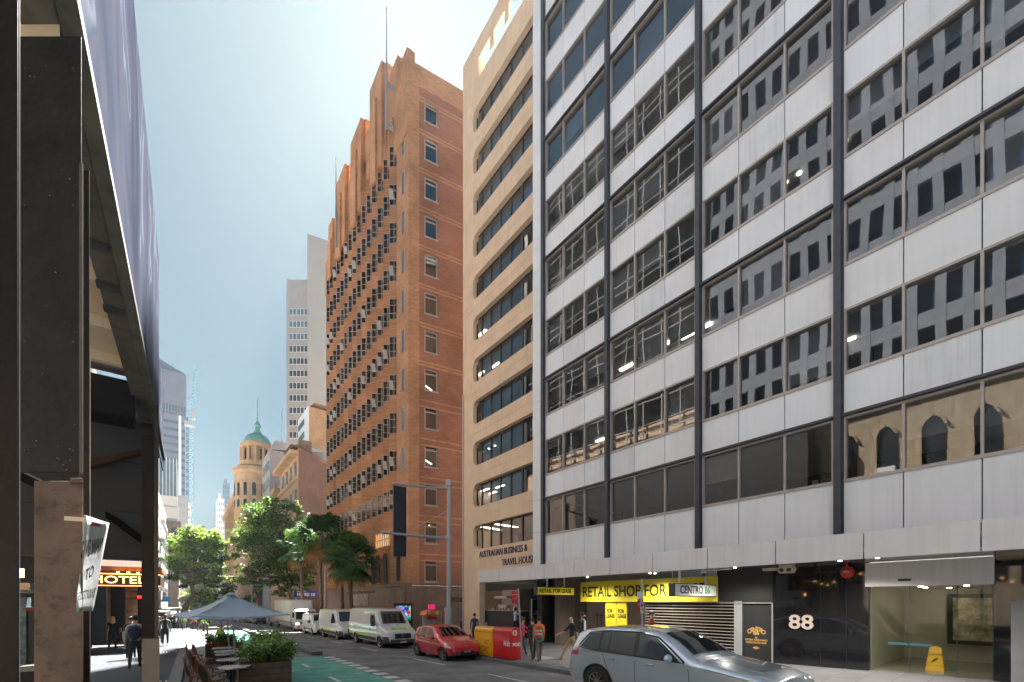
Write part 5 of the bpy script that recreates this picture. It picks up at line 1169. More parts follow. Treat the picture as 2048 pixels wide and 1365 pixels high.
def handle(T,C,y,z,m):
    for sd in (-1,1): a=C.side(y,z,sd,.02); b_=C.side(y+.17,z+.005,sd,.02); b=MB(); b.bar(a,b_,.025,.03); T.part('door_handle', b, m, bevel=.006)
# ---------------- silver SUV in the foreground
sp=M_('silver grey paint',(.58,.64,.72),.27,metal=.6,var=.03,coat=1.0)
L=4.95
C=Car(L,2.0,[(0,.62),(.05,.80),(.18,.93),(.45,1.02),(1.0,1.10),(1.42,1.16),(1.6,1.22),(2.05,1.52),(2.35,1.665),(2.6,1.73),(3.1,1.765),(3.8,1.745),(4.35,1.68),(4.6,1.60),(4.72,1.36),(4.85,1.10),(4.93,.85),(4.95,.6)],[(0,.80),(.5,.95),(1.3,1.06),(2.5,1.10),(3.6,1.14),(4.5,1.20),(4.95,1.1)],(.92,3.90),.385,.46,.30,tum=.33,nose=.75,tail=.7,nr=.24,tr=.17,crown=.04,edge=.13)
yR=RY(1194.6,8.15); yFm=RY(1450,8.15); st=(yR-yFm)/2.98
x0=9.12; oy=yR-3.90*st
def carz(x,y): return zg(x,y) if x<KR else zr(x,y)
T=Thing('silver_suv','silver grey SUV driving past on the right with five door windows and multi spoke wheels','car',(x0,oy,zr(x0,oy+2)-.02),local=True,sc=(1.0,st,1.0))
wins=[[(1.78,1.13),(2.78,1.15),(2.80,1.66),(2.42,1.62)],[(2.88,1.15),(3.55,1.17),(3.55,1.66),(2.90,1.67)],[(3.60,1.17),(3.82,1.18),(3.78,1.65),(3.60,1.66)],[(3.88,1.18),(4.42,1.24),(4.18,1.58),(3.86,1.62)]]
common(T,C,sp,wins,(1.66,2.36,.84,.012,10,10,.80))
for sd in (-1,1):
    for q4 in ([(2.78,1.15),(2.88,1.15),(2.90,1.66),(2.80,1.66)],[(3.55,1.17),(3.60,1.17),(3.60,1.66),(3.55,1.66)],[(3.82,1.18),(3.88,1.18),(3.86,1.62),(3.78,1.65)]): T.part('pillar_trim', C.patch(q4,sd,.007,2,4), MT['black'])
    T.part('window_trim', seam(C,[(1.70,1.12),(2.3,1.125),(3.0,1.145),(3.85,1.165),(4.48,1.22)],sd,.022), MT['black']); T.part('window_trim', seam(C,[(1.70,1.13),(2.05,1.40),(2.36,1.60),(2.8,1.675),(3.6,1.675),(4.2,1.60),(4.47,1.26)],sd,.028), MT['black'])
    T.part('door_seam', seam(C,[(1.72,1.10),(1.60,.95),(1.58,.5)],sd), MT['black']); T.part('door_seam', seam(C,[(2.83,1.10),(2.83,.42)],sd), MT['black']); T.part('door_seam', seam(C,[(3.74,1.12),(3.62,.85),(3.44,.45)],sd), MT['black'])
    T.part('sill_trim', seam(C,[(1.45,.36),(3.38,.36)],sd,.05), MT['plastic']); T.part('character_line', seam(C,[(1.5,.93),(2.6,.97),(4.4,1.03)],sd,.006), sp)
    T.part('headlight', C.patch([(.14,.72),(.62,.80),(.66,.90),(.20,.86)],sd,.010,8,3), lampg, smooth=True); T.part('tail_light', C.patch([(4.52,1.00),(4.90,.98),(4.80,1.14),(4.50,1.16)],sd,.012,6,3), redl, smooth=True)
    T.part('arch_lip', (lambda mb:[mb.bar(C.side(.92-.47*math.cos(a),.385+.47*math.sin(a),sd,.004),C.side(.92-.47*math.cos(a+.2),.385+.47*math.sin(a+.2),sd,.004),.02) for a in [i*.2 for i in range(1,14)]] and mb)(MB()), sp)
gr=MB()
for s_ in (-1,1):
    gr.frontp=None
    for i in range(9): x=s_*(.06+i*.045); y=C.front(x,.72)-.02; gr.box(x-.006,x+.006,y,y+.02,.58,.80)
T.part('grille', gr, MT['chrome']); T.part('lower_intake', C.frontp(-.6,.6,.42,.54), MT['black'])
mirror(T,C,1.95,1.14,sp,1.05); handle(T,C,2.55-.18,.98,MT['chrome']); handle(T,C,3.42-.05,1.01,MT['chrome'])
for yw in C.wheels:
    for sd in (-1,1): wheel(T,sd*.87,yw,.385,.26,sd,10)
b=MB(); b.box(-.85,-.83,3.0,4.3,1.72,1.745); 
for sd in (-1,1): T.part('roof_rail', seam(C,[(2.6,1.70),(4.3,1.66)],sd,.02), sp)
b=MB(); 
for sd in (-1,1): b.prism([(3.9,1.72),(4.02,1.76),(4.1,1.72)],-.02,.02)
T.part('aerial_fin', b, sp)
# ---------------- small red hatchback
rp=M_('red paint',(.55,.02,.025),.25,metal=.1,var=.05,coat=1.0); L=3.5
C=Car(L,1.62,[(0,.45),(.04,.62),(.12,.74),(.35,.84),(.75,.93),(.95,.98),(1.15,1.12),(1.55,1.36),(1.85,1.455),(2.3,1.48),(2.8,1.45),(3.15,1.38),(3.32,1.15),(3.42,.95),(3.5,.6)],[(0,.62),(.5,.78),(1.2,.90),(2.4,.95),(3.2,1.02),(3.5,.9)],(.66,3.02),.29,.345,.22,tum=.30,nose=.6,tail=.5,nr=.26,tr=.2,edge=.12)
Xf=8.82; yFw=RY(883.3,Xf); yRw=RY(832.9,Xf); st=(yRw-yFw)/2.36; W2=.81*1.06; x0=Xf+W2
T=Thing('red_hatchback','small red five door hatchback parked beside the yellow and red street posting boxes','car',(x0,yFw-.66*st,zr(x0,yFw)-.02),local=True,sc=(1.06,st,1.03))
common(T,C,rp,[[(1.22,.93),(2.02,.95),(2.05,1.38),(1.68,1.33)],[(2.12,.95),(2.72,.99),(2.66,1.38),(2.14,1.40)],[(2.80,1.0),(3.02,1.04),(2.92,1.30),(2.76,1.33)]],(1.0,1.60,.86,.012,10,10,.82))
for sd in (-1,1):
    T.part('window_trim', seam(C,[(1.15,.92),(2.0,.935),(3.05,1.02)],sd,.018), MT['black'])
    for pts in ([(1.12,.88),(1.05,.6),(1.05,.32)],[(2.07,1.38),(2.07,.32)],[(2.80,1.0),(2.75,.7),(2.55,.4)]): T.part('door_seam', seam(C,pts,sd), MT['black'])
    T.part('headlight', C.patch([(.10,.60),(.42,.64),(.50,.82),(.18,.74)],sd,.014,6,4), lampg, smooth=True); T.part('tail_light', C.patch([(3.22,.75),(3.40,.75),(3.32,.98),(3.18,.98)],sd,.012,5,3), redl)
    T.part('fog_recess', C.frontp(sd*.42,sd*.66,.34,.42,.012,4,2), MT['black']); T.part('arch_lip', seam(C,[(.66-.36*math.cos(a),.29+.36*math.sin(a)) for a in [i*.28+.2 for i in range(10)]],sd,.012), rp)
T.part('grille', C.frontp(-.34,.34,.30,.50,.014,8,3), MT['black']); T.part('badge', (lambda b:b.sph((0,C.front(0,.66)-.02,.66),.05,(1,.3,1)) )(MB()), MT['chrome']); plate(T,C,'DK17 EE',.44,.37,.10,MT['blackm'],MT['white'])
b=MB(); b.bar((-.45,.93,1.0),(.1,.99,.985),.014); b.bar((.1,.93,1.0),(.6,1.0,.975),.014); T.part('wiper', b, MT['black'])
mirror(T,C,1.28,.93,rp,.85); handle(T,C,1.80,.80,rp); handle(T,C,2.5,.82,rp)
for yw in C.wheels:
    for sd in (-1,1): wheel(T,sd*.70,yw,.29,.18,sd,5)
# ---------------- vans
vw_=M_('white van paint',(.62,.63,.63),.3,var=.05,coat=.6,scale=2); hv=M_('fluoro stripe',(.50,.75,.03),.4,var=.05)
def sprinter(label,X,pxf,pxr,group,stripe=True,txt='DQ77 LX'):
    L=5.9; C=Car(L,2.02,[(0,.55),(.05,.80),(.15,1.02),(.45,1.15),(.85,1.28),(1.0,1.36),(1.25,1.72),(1.5,2.06),(1.68,2.25),(1.9,2.34),(2.4,2.38),(5.6,2.38),(5.82,2.33),(5.87,1.9),(5.9,.7)],[(0,.8),(.6,1.05),(1.1,1.25),(1.6,1.33),(5.9,1.33)],(1.0,4.66),.345,.42,.34,tum=.09,nose=.8,tail=.12,nr=.16,tr=.04,crown=.03,edge=.14)
    yf=RY(pxf,X); yr=RY(pxr,X); st=(yr-yf)/3.66; x0=X+1.01
    T=Thing('white_van',label,'van',(x0,yf-1.0*st,zr(x0,yf)-.02),local=True,sc=(1,st,1.0),group=group)
    common(T,C,vw_,[[(1.42,1.34),(2.25,1.34),(2.25,2.0),(1.78,2.0)]],(1.06,1.62,.88,.014,10,10,.84))
    for sd in (-1,1):
        T.part('window_trim', seam(C,[(1.36,1.31),(2.3,1.31),(2.3,2.05),(1.74,2.05)],sd,.03), MT['black'])
        for pts in ([(2.36,2.15),(2.36,.5)],[(3.9,2.15),(3.9,.5)],[(1.35,1.3),(1.42,.8),(1.5,.6)],[(1.4,1.30),(2.3,1.30)],[(2.4,1.25),(5.6,1.25)]): T.part('panel_seam', seam(C,pts,sd,.010), MT['grey'])
        T.part('side_moulding', C.patch([(1.47,.42),(4.2,.42),(4.2,.62),(1.47,.62)],sd,.012,10,2), MT['plastic']); T.part('side_moulding', C.patch([(5.12,.42),(5.85,.42),(5.85,.62),(5.12,.62)],sd,.012,6,2), MT['plastic'])
        if stripe: T.part('fluoro_stripe', C.patch([(2.5,.66),(4.6,.66),(4.6,.80),(2.5,.80)],sd,.012,8,1), hv); T.part('fluoro_stripe', C.patch([(5.2,.66),(5.8,.66),(5.8,.8),(5.2,.8)],sd,.012,3,1), hv); T.part('fluoro_stripe', C.patch([(1.36,.70),(1.52,.66),(1.52,.84),(1.30,.84)],sd,.012,3,1), hv); T.part('roof_stripe', C.patch([(2.2,2.26),(5.7,2.26),(5.7,2.31),(2.2,2.31)],sd,.012,8,1,cap=.03), hv)
        T.part('headlight', C.patch([(.16,.82),(.62,.90),(.70,1.06),(.22,.98)],sd,.014,6,4), lampg, smooth=True); T.part('bumper_side', C.patch([(.02,.36),(.60,.36),(.58,.74),(.05,.78)],sd,.014,8,3), MT['plastic'])
    T.part('bumper', C.frontp(-.80,.80,.38,.60,.016,12,4), MT['plastic']); gf=T.part('grille_surround', C.frontp(-.56,.56,.60,.98,.018,10,4), vw_); T.part('grille', C.frontp(-.50,.50,.64,.94,.030,10,4), MT['black'])
    b=MB()
    for z_ in (.72,.79,.86): yy=C.front(0,z_)-.045; b.box(-.46,.46,yy,yy+.01,z_-.008,z_+.008)
    T.part('grille_bar', b, MT['plastic']); b=MB(); yy=C.front(0,.79)-.06; b.lathe([(.085,-.01),(.10,0),(.085,.01)],(0,0,0),20); b.v=[(x,yy+z,.79+y) for x,y,z in b.v]
    for a in (90,210,330): b.bar((0,yy,.79),(.09*math.cos(R(a)),yy,.79+.09*math.sin(R(a))),.015)
    T.part('badge', b, MT['chrome']); plate(T,C,txt,.44,.37,.10)
    if stripe: T.part('bonnet_stripe', C.toppatch(.42,.60,.62,.02,3,8), hv); b=MB(); b.box(-.5,.5,1.9,2.0,2.40,2.44); T.part('beacon_bar', b, M_('orange beacon',(.8,.2,.02),.3,var=0)); b=MB(); b.text('WWW.VANSERVICE',.10,Matrix.Translation((0,.50,1.215)) @ Matrix.Rotation(R(20),4,'X'),.001); T.part('lettering', b, MT['inky'])
    b=MB(); b.bar((-.6,1.0,1.40),(.1,1.06,1.42),.02); b.bar((.1,1.0,1.40),(.75,1.1,1.42),.02); T.part('wiper', b, MT['black'])
    for sd in (-1,1):
        x_,_,_=C.side(1.52,1.4,sd); b=MB(); b.box(x_+sd*.05,x_+sd*.28,1.42,1.56,1.32,1.68); T.part('wing_mirror', b, MT['plastic'], bevel=.04)
    handle(T,C,2.15,1.08,MT['plastic'])
    for yw in C.wheels:
        for sd in (-1,1): wheel(T,sd*.88,yw,.345,.23,sd,6,steel=True)
    return T
sprinter('white panel van with fluoro stripes parked directly behind the red hatchback',9.05,758.3,711,'white panel vans with fluoro stripes')
sprinter('white panel van with fluoro stripes parked second behind the red hatchback',9.05,673.5,645,'white panel vans with fluoro stripes',txt='DP20 KT')
def smallvan():
    L=4.97; C=Car(L,1.95,[(0,.5),(.05,.78),(.15,.98),(.4,1.08),(.8,1.18),(1.0,1.26),(1.5,1.7),(1.85,1.93),(2.3,1.97),(4.8,1.95),(4.92,1.6),(4.97,.6)],[(0,.8),(.6,1.0),(1.2,1.14),(4.97,1.18)],(.95,3.88),.33,.39,.26,tum=.12,nose=.7,tail=.2,nr=.2,tr=.05,edge=.12)
    X=9.05; yf=RY(623.6,X); yr=RY(608.5,X); st=(yr-yf)/2.93; x0=X+.97
    T=Thing('white_van','smaller plain white van parked between the box truck and the striped vans','van',(x0,yf-.95*st,zr(x0,yf)-.02),local=True,sc=(1,st,1.02))
    common(T,C,vw_,[[(1.40,1.2),(2.15,1.2),(2.15,1.72),(1.85,1.72)]],(1.05,1.75,.87,.014,10,10,.84))
    for sd in (-1,1):
        T.part('headlight', C.patch([(.12,.76),(.62,.86),(.7,1.0),(.2,.93)],sd,.014,6,3), lampg); T.part('side_moulding', C.patch([(1.4,.5),(3.4,.5),(3.4,.62),(1.4,.62)],sd,.012,6,1), MT['plastic']); T.part('panel_seam', seam(C,[(2.25,1.8),(2.25,.4)],sd,.01), MT['grey'])
        x_,_,_=C.side(1.5,1.2,sd); b=MB(); b.box(x_+sd*.05,x_+sd*.25,1.42,1.55,1.15,1.38); T.part('wing_mirror', b, MT['plastic'], bevel=.03)
    T.part('bumper', C.frontp(-.75,.75,.34,.52,.016,10,3), MT['plastic']); T.part('grille', C.frontp(-.45,.45,.58,.78,.018,8,3), MT['black']); plate(T,C,'CZ41 ML',.44)
    for yw in C.wheels:
        for sd in (-1,1): wheel(T,sd*.85,yw,.33,.22,sd,6,steel=True)
smallvan()
# ---------------- box truck
def truck():
    X=8.95; yf=RY(584.6,X); yr=RY(549,X); x0=X+1.2; z0=zr(x0,yf)-.02
    T=Thing('box_truck','white box truck with a tall pale cargo box parked behind the small white van','truck',(x0,yf-1.1,z0),local=True)
    LB=yr-yf+1.1
    b=MB(); b.box(-1.2,1.2,2.35,LB,1.05,3.62); cb_=T.part('cargo_box', b, M_('cargo box sheet',(.55,.53,.46),.4,var=.12,scale=.7,streak=.2), bevel=.05)
    for z_ in (1.08,3.58): b=MB(); b.box(-1.22,1.22,2.33,LB+.02,z_-.05,z_+.05); T.part('box_rail', b, MT['galv'], cb_)
    b=MB(); b.prism([(2.34,3.55),(1.9,3.0),(1.6,2.62),(2.34,2.62)],-1.0,1.0); T.part('wind_deflector', b, vw_)
    b=MB(); b.prism([(0,.45),(0,1.15),(.08,1.35),(.45,2.35),(.75,2.55),(2.15,2.55),(2.15,.95),(1.65,.95),(1.6,.6),(1.45,.45)],-1.1,1.1); T.part('cab', b, vw_, bevel=.06)
    b=MB(); b.add([(-1.0,.10,1.42),(1.0,.10,1.42),(.95,.43,2.28),(-.95,.43,2.28)],[(0,1,2,3)]); b.v=[(x,y-.03,z+.01) for x,y,z in b.v]; T.part('windscreen', b, carglass)
    for sd in (-1,1):
        b=MB(); b.quad((sd*1.112,.35,1.45),(sd*1.112,1.25,1.4),(sd*1.112,1.25,2.2),(sd*1.112,.62,2.25)); T.part('side_window', b, carglass)
        b=MB(); b.box(sd*1.15,sd*1.38,.1,.22,1.6,2.25); T.part('wing_mirror', b, MT['plastic'], bevel=.03); b=MB(); b.box(sd*.72,sd*1.05,-.04,-.005,.86,1.06); T.part('headlight', b, emis('headlamp glow',(1,.65,.3),.5) if sd<0 else lampg)
        b=MB(); b.box(sd*1.0,sd*1.14,2.6,LB-2.9,.55,.95); T.part('side_guard', b, MT['galv'])
        for yw in (1.1,LB-1.6): wheel(T,sd*.98,yw,.42,.28,sd,6,steel=True)
    b=MB(); b.box(-.6,.6,-.03,-.005,.9,1.12); T.part('grille', b, MT['black']); b=MB(); b.box(-1.1,1.1,-.10,.15,.40,.80); bu=T.part('bumper', b, vw_, bevel=.04)
    for x in (-.8,-.3,.3,.8): b=MB(); b.box(x-.14,x+.14,-.11,-.10,.55,.64); T.part('bumper_slot', b, MT['black'], bu)
    b=MB(); b.box(-.45,.45,1.2,LB-.2,.7,1.03); T.part('chassis', b, darkc)
    return T
truck()
# ---------------- more distant traffic
def sedan(label,X,y,col,h=1.5,nm='parked_car',face=1,group='cars parked far along the right kerb'):
    k=h/1.5; C=Car(4.5,1.8,[(0,.5),(.05,.68),(.2,.82),(.9,.95),(1.15,1.0),(1.75,1.38*k),(2.2,1.48*k),(3.3,1.46*k),(3.9,1.3*k),(4.4,.98),(4.5,.6)],[(0,.7),(1,.92),(4.5,.98)],(.85,3.5),.32,.38,.24,tum=.3,nose=.6,tail=.5)
    T=Thing(nm,label,'car',(X+.9,y if face==1 else y+4.5,zr(X+.9,y)-.02),local=True,group=group,rot=0 if face==1 else math.pi)
    p=M_(nm+' paint',col,.25,metal=.3,var=.03,coat=1)
    common(T,C,p,[[(1.35,.98),(2.35,1.0),(2.35,1.38*k),(1.85,1.36*k)],[(2.45,1.0),(3.5,1.0),(3.3,1.38*k),(2.45,1.38*k)]],(1.22,1.8,.86,.012,8,8,.82),rear=(3.45,4.1,.8,.012,8,8))
    for sd in (-1,1): T.part('headlight', C.patch([(.1,.6),(.45,.66),(.5,.78),(.15,.74)],sd,.012,5,3), lampg); T.part('tail_light', C.patch([(4.1,.7),(4.42,.7),(4.40,.88),(4.1,.9)],sd,.014,5,3), redl)
    T.part('grille', C.frontp(-.5,.5,.42,.6,.014,8,3), MT['black']); plate(T,C,'BK22',.36); mirror(T,C,1.5,.98,p,.8)
    for yw in C.wheels:
        for sd in (-1,1): wheel(T,sd*.78,yw,.32,.2,sd,5)
    return T
sedan('dark SUV parked behind the motorcycle beyond the box truck',8.9,88,(.02,.025,.035),1.85)
sedan('pale silver car parked behind the dark SUV',8.9,96,(.5,.5,.48),1.6)
sedan('dark grey car parked beyond the pale silver car',8.9,103,(.06,.06,.065),1.5)
sedan('silver car with red tail lights facing away beside the two orange cones',7.4,107,(.45,.5,.55),1.7,face=-1)
sedan('white car farthest along the right kerb',8.9,118,(.6,.6,.6),1.5)
sedan('white car approaching down the middle of the street under the umbrella edge',4.6,128,(.65,.65,.65),1.5,nm='moving_car',group='cars on the far carriageway')
def moto():
    X,Y=9.5,73; z=zr(X,Y); T=Thing('motorcycle','black motorcycle with box parked in front of the dark SUV behind the truck','motorcycle',(X,Y,z),local=True)
    for y_ in (0,1.45): b=MB(); b.lathe([(.24,-.05),(.31,-.07),(.33,0),(.31,.07),(.24,.05)],(0,y_,.33),20,axis='x'); T.part('wheel', b, MT['rubber'], smooth=True)
    b=MB(); b.sph((0,.65,.75),.28,(.7,1.3,.8)); b.box(-.12,.12,.45,1.0,.35,.62); T.part('tank', b, MT['plastic'], smooth=30); b=MB(); b.box(-.14,.14,.85,1.5,.78,.88); T.part('seat', b, MT['black'], bevel=.03)
    b=MB(); b.bar((0,0,.33),(0,.3,1.0),.06); b.bar((-.38,.32,1.08),(.38,.32,1.08),.04); T.part('fork', b, MT['chrome']); b=MB(); b.box(-.22,.22,-.05,.15,.75,1.35); T.part('fairing', b, M_('pale fairing',(.4,.35,.42),.4,var=.2), bevel=.05)
    b=MB(); b.box(-.24,.24,1.35,1.8,.85,1.25); T.part('top_box', b, MT['black'], bevel=.04)
moto()
for i,(px,py) in enumerate(((481.5,1245),(487.5,1246))):
    X=7.0+i*.75; Y=99; z=zr(X,Y); t=Thing('traffic_cone',('left orange cone behind the silver car with red tail lights','right orange cone behind the silver car with red tail lights')[i],'traffic cone',(X,Y,z),group='orange traffic cones'); oc=M_('cone orange',(.8,.13,.02),.5,var=0)
    b=MB(); b.box(X-.22,X+.22,Y-.22,Y+.22,z,z+.04); t.part('base', b, oc); b=MB(); b.cyl((X,Y,z+.04),(X,Y,z+.85),.17,.035,14); t.part('cone', b, oc); b=MB(); b.cyl((X,Y,z+.4),(X,Y,z+.58),.115,.08,14); t.part('reflective_band', b, MT['white'])
# ================================================================ street furniture on the right
def mailbox(X,y0,y1,m,label,nm,body_txt,red):
    z=zg(X+.3,y0); t=Thing('posting_box',label,'mailbox',(X+.28,(y0+y1)/2,z),group='street posting boxes'); H=1.32; D_=.56
    b=MB(); prof=[(X,z+.02),(X,z+H-.16)]+[(X+.16-.16*math.cos(a),z+H-.16+.16*math.sin(a)) for a in [i*math.pi/12 for i in range(1,7)]]+[(X+D_,z+H),(X+D_,z+.02)]
    b.prism(prof,y0,y1,'y'); t.part('cabinet', b, m, bevel=.012)
    b=MB(); b.box(X+.03,X+D_-.03,y0+.03,y1-.03,z-.02,z+.02); t.part('plinth', b, MT['black'])
    b=MB(); b.box(X-.006,X-.001,y0+.07,y1-.07,z+.10,z+.11); b.box(X-.006,X-.001,y0+.07,y1-.07,z+H-.25,z+H-.24); b.box(X-.006,X-.001,y0+.07,y0+.08,z+.1,z+H-.25); t.part('door_seam', b, MT['black'])
    MRR=MR
    if red:
        b=MB(); b.text('POST',.20,Matrix.Translation((X-.006,y0+.33,z+.62)) @ MR,.002,bold=.008); b.text('POST',.20,Matrix.Translation((X+.28,y0-.006,z+.62)) @ Matrix.Rotation(R(90),4,'X'),.002,bold=.008); b.text('AUSTRALIA',.08,Matrix.Translation((X-.006,y0+.38,z+.75)) @ MR,.002); t.part('lettering', b, MT['white'])
        b=MB(); b.cyl((X+.16,y0-.008,z+1.12),(X+.16,y0-.002,z+1.12),.12,n=24); e=t.part('emblem', b, MT['white']); b=MB(); b.cyl((X+.16,y0-.012,z+1.12),(X+.16,y0-.009,z+1.12),.05,n=20); b.box(X+.13,X+.16,y0-.013,y0-.0125,z+1.0,z+1.22); t.part('emblem_detail', b, m, e)
    else:
        b=MB(); b.text('Express',.12,Matrix.Translation((X-.006,y0+.42,z+.72)) @ MR,.002); b.text('Post',.12,Matrix.Translation((X-.006,y0+.5,z+.6)) @ MR,.002); t.part('lettering', b, M_('dark amber print',(.35,.10,.01),.5,var=0))
        b=MB(); 
        for (a,c,d,e_) in ((.25,.42,.62,.30),(.62,.30,.72,.18),(.30,.16,.62,.30),(.55,.40,.80,.44)): b.bar((X-.005,y0+a,z+c),(X-.005,y0+d,z+e_),.008,.05)
        t.part('emblem', b, M_('amber print',(.45,.16,.01),.5,var=0))
Xm=10.62
ym=[RY(px,Xm) for px in (949,985,1023.5)]
mailbox(Xm,ym[1]+.03,ym[0],M_('post yellow',(.85,.42,.01),.35,var=.04,coat=.5),'yellow street posting box left of the red one at the kerb','yellow','',False)
mailbox(Xm,ym[2],ym[1]-.03,M_('post red',(.62,.012,.018),.35,var=.04,coat=.5),'red street posting box with POST lettering right of the yellow one','red','POST',True)
def pole(nm,label,X,Y,h,r,m,parts=None,lean=0,z=None,cat='sign post'):
    z=zg(X,Y) if z is None else z; t=Thing(nm,label,cat,(X,Y,z)); b=MB(); b.cyl((X,Y,z),(X-lean,Y,z+h),r,n=12); t.part('post', b, m, smooth=True); return t,z
X,Y,z,D=gp(1045,1326); t,z=pole('sign_post','leaning galvanised post with small red parking sign beside the red posting box',X,Y,2.95,.032,MT['galv'],lean=.22)
b=MB(); b.box(X-.55,X-.24,Y-.02,Y-.01,z+2.35,z+2.85); t.part('sign_plate', b, M_('parking red',(.6,.04,.04),.5,var=.05)); b=MB(); b.text('NO STOPPING',.045,Matrix.Translation((X-.395,Y-.024,z+2.7)) @ Matrix.Rotation(R(90),4,'X'),.001); b.text('6-10 3-7',.06,Matrix.Translation((X-.395,Y-.024,z+2.55)) @ Matrix.Rotation(R(90),4,'X'),.001); t.part('lettering', b, MT['white'])
X,Y=at(1284,14.5); t,z=pole('sign_post','grey post with red and green parking signs standing behind the silver SUV',X,Y,3.0,.035,MT['galv'])
b=MB(); zb_=CZ+(HY-1226)*14.5/FPX; zt_=CZ+(HY-1185)*14.5/FPX; xa=X-.30; b.box(xa,xa+.145,Y-.05,Y-.04,zb_,zt_-.22); t.part('red_plate', b, M_('clearway red',(.6,.02,.03),.5,var=0)); b=MB(); b.box(xa,xa+.145,Y-.05,Y-.04,zt_-.215,zt_); b.box(xa+.15,xa+.31,Y-.05,Y-.04,zb_,zt_); t.part('white_plate', b, MT['white'])
b=MB(); b.text('2P',.14,Matrix.Translation((xa+.23,Y-.056,zt_-.30)) @ Matrix.Rotation(R(90),4,'X'),.001,bold=.003); b.text('4P',.10,Matrix.Translation((xa+.23,Y-.056,zb_+.1)) @ Matrix.Rotation(R(90),4,'X'),.001,bold=.003); t.part('lettering', b, sg); b=MB(); b.text('NO\nSTOPPING',.032,Matrix.Translation((xa+.07,Y-.056,zb_+.3)) @ Matrix.Rotation(R(90),4,'X'),.001); t.part('lettering', b, MT['white']); b=MB(); b.box(xa+.18,xa+.28,Y-.056,Y-.052,zb_+.2,zb_+.3); t.part('symbol', b, M_('disabled blue',(.02,.08,.4),.5,var=0))
# tall light pole with two arms and black banner
D=22.4; X,Y=at(898,D); z=zg(X,Y); zz_=lambda py: CZ+(HY-py)*D/FPX
T=Thing('street_pole','tall pale pole with two arms holding a black banner over the street','street pole',(X,Y,z))
b=MB(); b.cyl((X,Y,z+1.5),(X,Y,zz_(960)),.13,.105,14); T.part('pole', b, MT['galv'], smooth=True); b=MB(); b.cyl((X,Y,z),(X,Y,zz_(1224)),.22,n=16); b.cyl((X,Y,zz_(1224)),(X,Y,zz_(1216)),.24,.24,16); T.part('base_sleeve', b, MT['galv'], smooth=30)
for k in (968,1078): b=MB(); b.cyl((X,Y,zz_(k)-.12),(X,Y,zz_(k)+.16),.17,n=14); T.part('collar', b, MT['galv'], smooth=30)
Y_=Y
def xat(px,Yc):
    u=(px-1024)/FPX; return Yc*(math.sin(AR)+math.cos(AR)*u)/(math.cos(AR)-math.sin(AR)*u)
def zat(px,py,Yc):
    x=xat(px,Yc); return CZ+(HY-py)*(x*math.sin(AR)+Yc*math.cos(AR))/FPX
b=MB(); b.cyl((X,Y,zz_(978)),(xat(786,Y),Y,zat(786,968,Y)),.06,.05,10); A1=T.part('arm', b, MT['galv'], smooth=True); b=MB(); b.cyl((X,Y,zz_(1078)),(xat(768,Y),Y,zat(768,1066,Y)),.08,.06,10); b.sph((xat(767,Y),Y,zat(768,1066,Y)),.1,n=10); T.part('arm', b, MT['galv'], smooth=True)
b=MB(); b.cyl((X,Y,zz_(1020)),(xat(812,Y),Y,zat(812,1066,Y)),.012,n=5); T.part('stay_wire', b, MT['galv'])
b=MB(); xa,xb=xat(789,Y),xat(813,Y); b.box(xa,xb,Y+.1,Y+.16,zat(800,1113,Y),zat(800,972,Y)); bn=T.part('banner', b, M_('black banner',(.015,.018,.028),.5,var=.2)); b=MB(); b.box(xb,xb+.03,Y+.08,Y+.18,zat(800,1118,Y),zat(800,970,Y)); b.box(xa-.02,xa,Y+.08,Y+.18,zat(800,1113,Y),zat(800,970,Y)); T.part('banner_frame', b, MT['steel'], bn)
# further poles
for i,(px,pt,D,lab) in enumerate(((651,1086,52,'grey pole with short arms standing behind the striped vans beside the palms'),(540,1165,75,'slim grey pole right of the umbrella behind the box truck'),(504,1165,85,'slim grey pole with arm near the far trees'),(476,1160,100,'farthest slim grey pole above the umbrella'))):
    X,Y=at(px,D); z=zg(X,Y); t=Thing('lamp_post',lab,'lamp post',(X,Y,z)); zt_=CZ+(HY-pt)*D/FPX; b=MB(); b.cyl((X,Y,z),(X,Y,zt_),.14,.09,10); t.part('pole', b, MT['galv'], smooth=True)
    for dz in (.6,1.2): b=MB(); b.cyl((X,Y,zt_-dz),(X-4.2+dz,Y-.1,zt_-dz+.15),.05,.035,8); t.part('arm', b, MT['galv'])
# phone booth with orange hood
X,Y=at(868,29.5); z=zg(X,Y); zz_=lambda py: CZ+(HY-py)*29.5/FPX; T=Thing('phone_booth','grey public phone booth with bright orange rounded hood beside the tall pole','phone booth',(X,Y,z))
oh=M_('hood orange',(.85,.20,.02),.4,var=0)
b=MB(); pts=[(-.62,zz_(1231)),(-.55,zz_(1224)),(-.3,zz_(1221)),(.3,zz_(1221)),(.55,zz_(1224)),(.62,zz_(1231))]; b.prism([(X+a,c) for a,c in pts],Y-.02,Y+.9,'y'); T.part('hood', b, oh)
b=MB()
for dx in (-.35,.22): b.text('C' if dx<0 else 'G',.28,Matrix.Translation((X+dx,Y-.03,zz_(1226.4))) @ Matrix.Rotation(R(90),4,'X'),.004,bold=.012)
T.part('lettering', b, MT['white'])
for dx in (-.58,.55): b=MB(); b.box(X+dx,X+dx+.05,Y,Y+.05,z,zz_(1231)); T.part('frame_post', b, MT['galv'])
b=MB(); b.box(X-.5,X+.5,Y+.75,Y+.8,z,zz_(1233)); T.part('back_panel', b, MT['cream']); b=MB(); b.box(X-.3,X+.28,Y+.45,Y+.74,z+.9,z+1.6); T.part('telephone', b, MT['galv'], bevel=.02); b=MB(); b.box(X-.4,X+.4,Y+.4,Y+.44,zz_(1240),zz_(1234)); T.part('header', b, M_('phone header',(.6,.05,.03),.4,var=0))
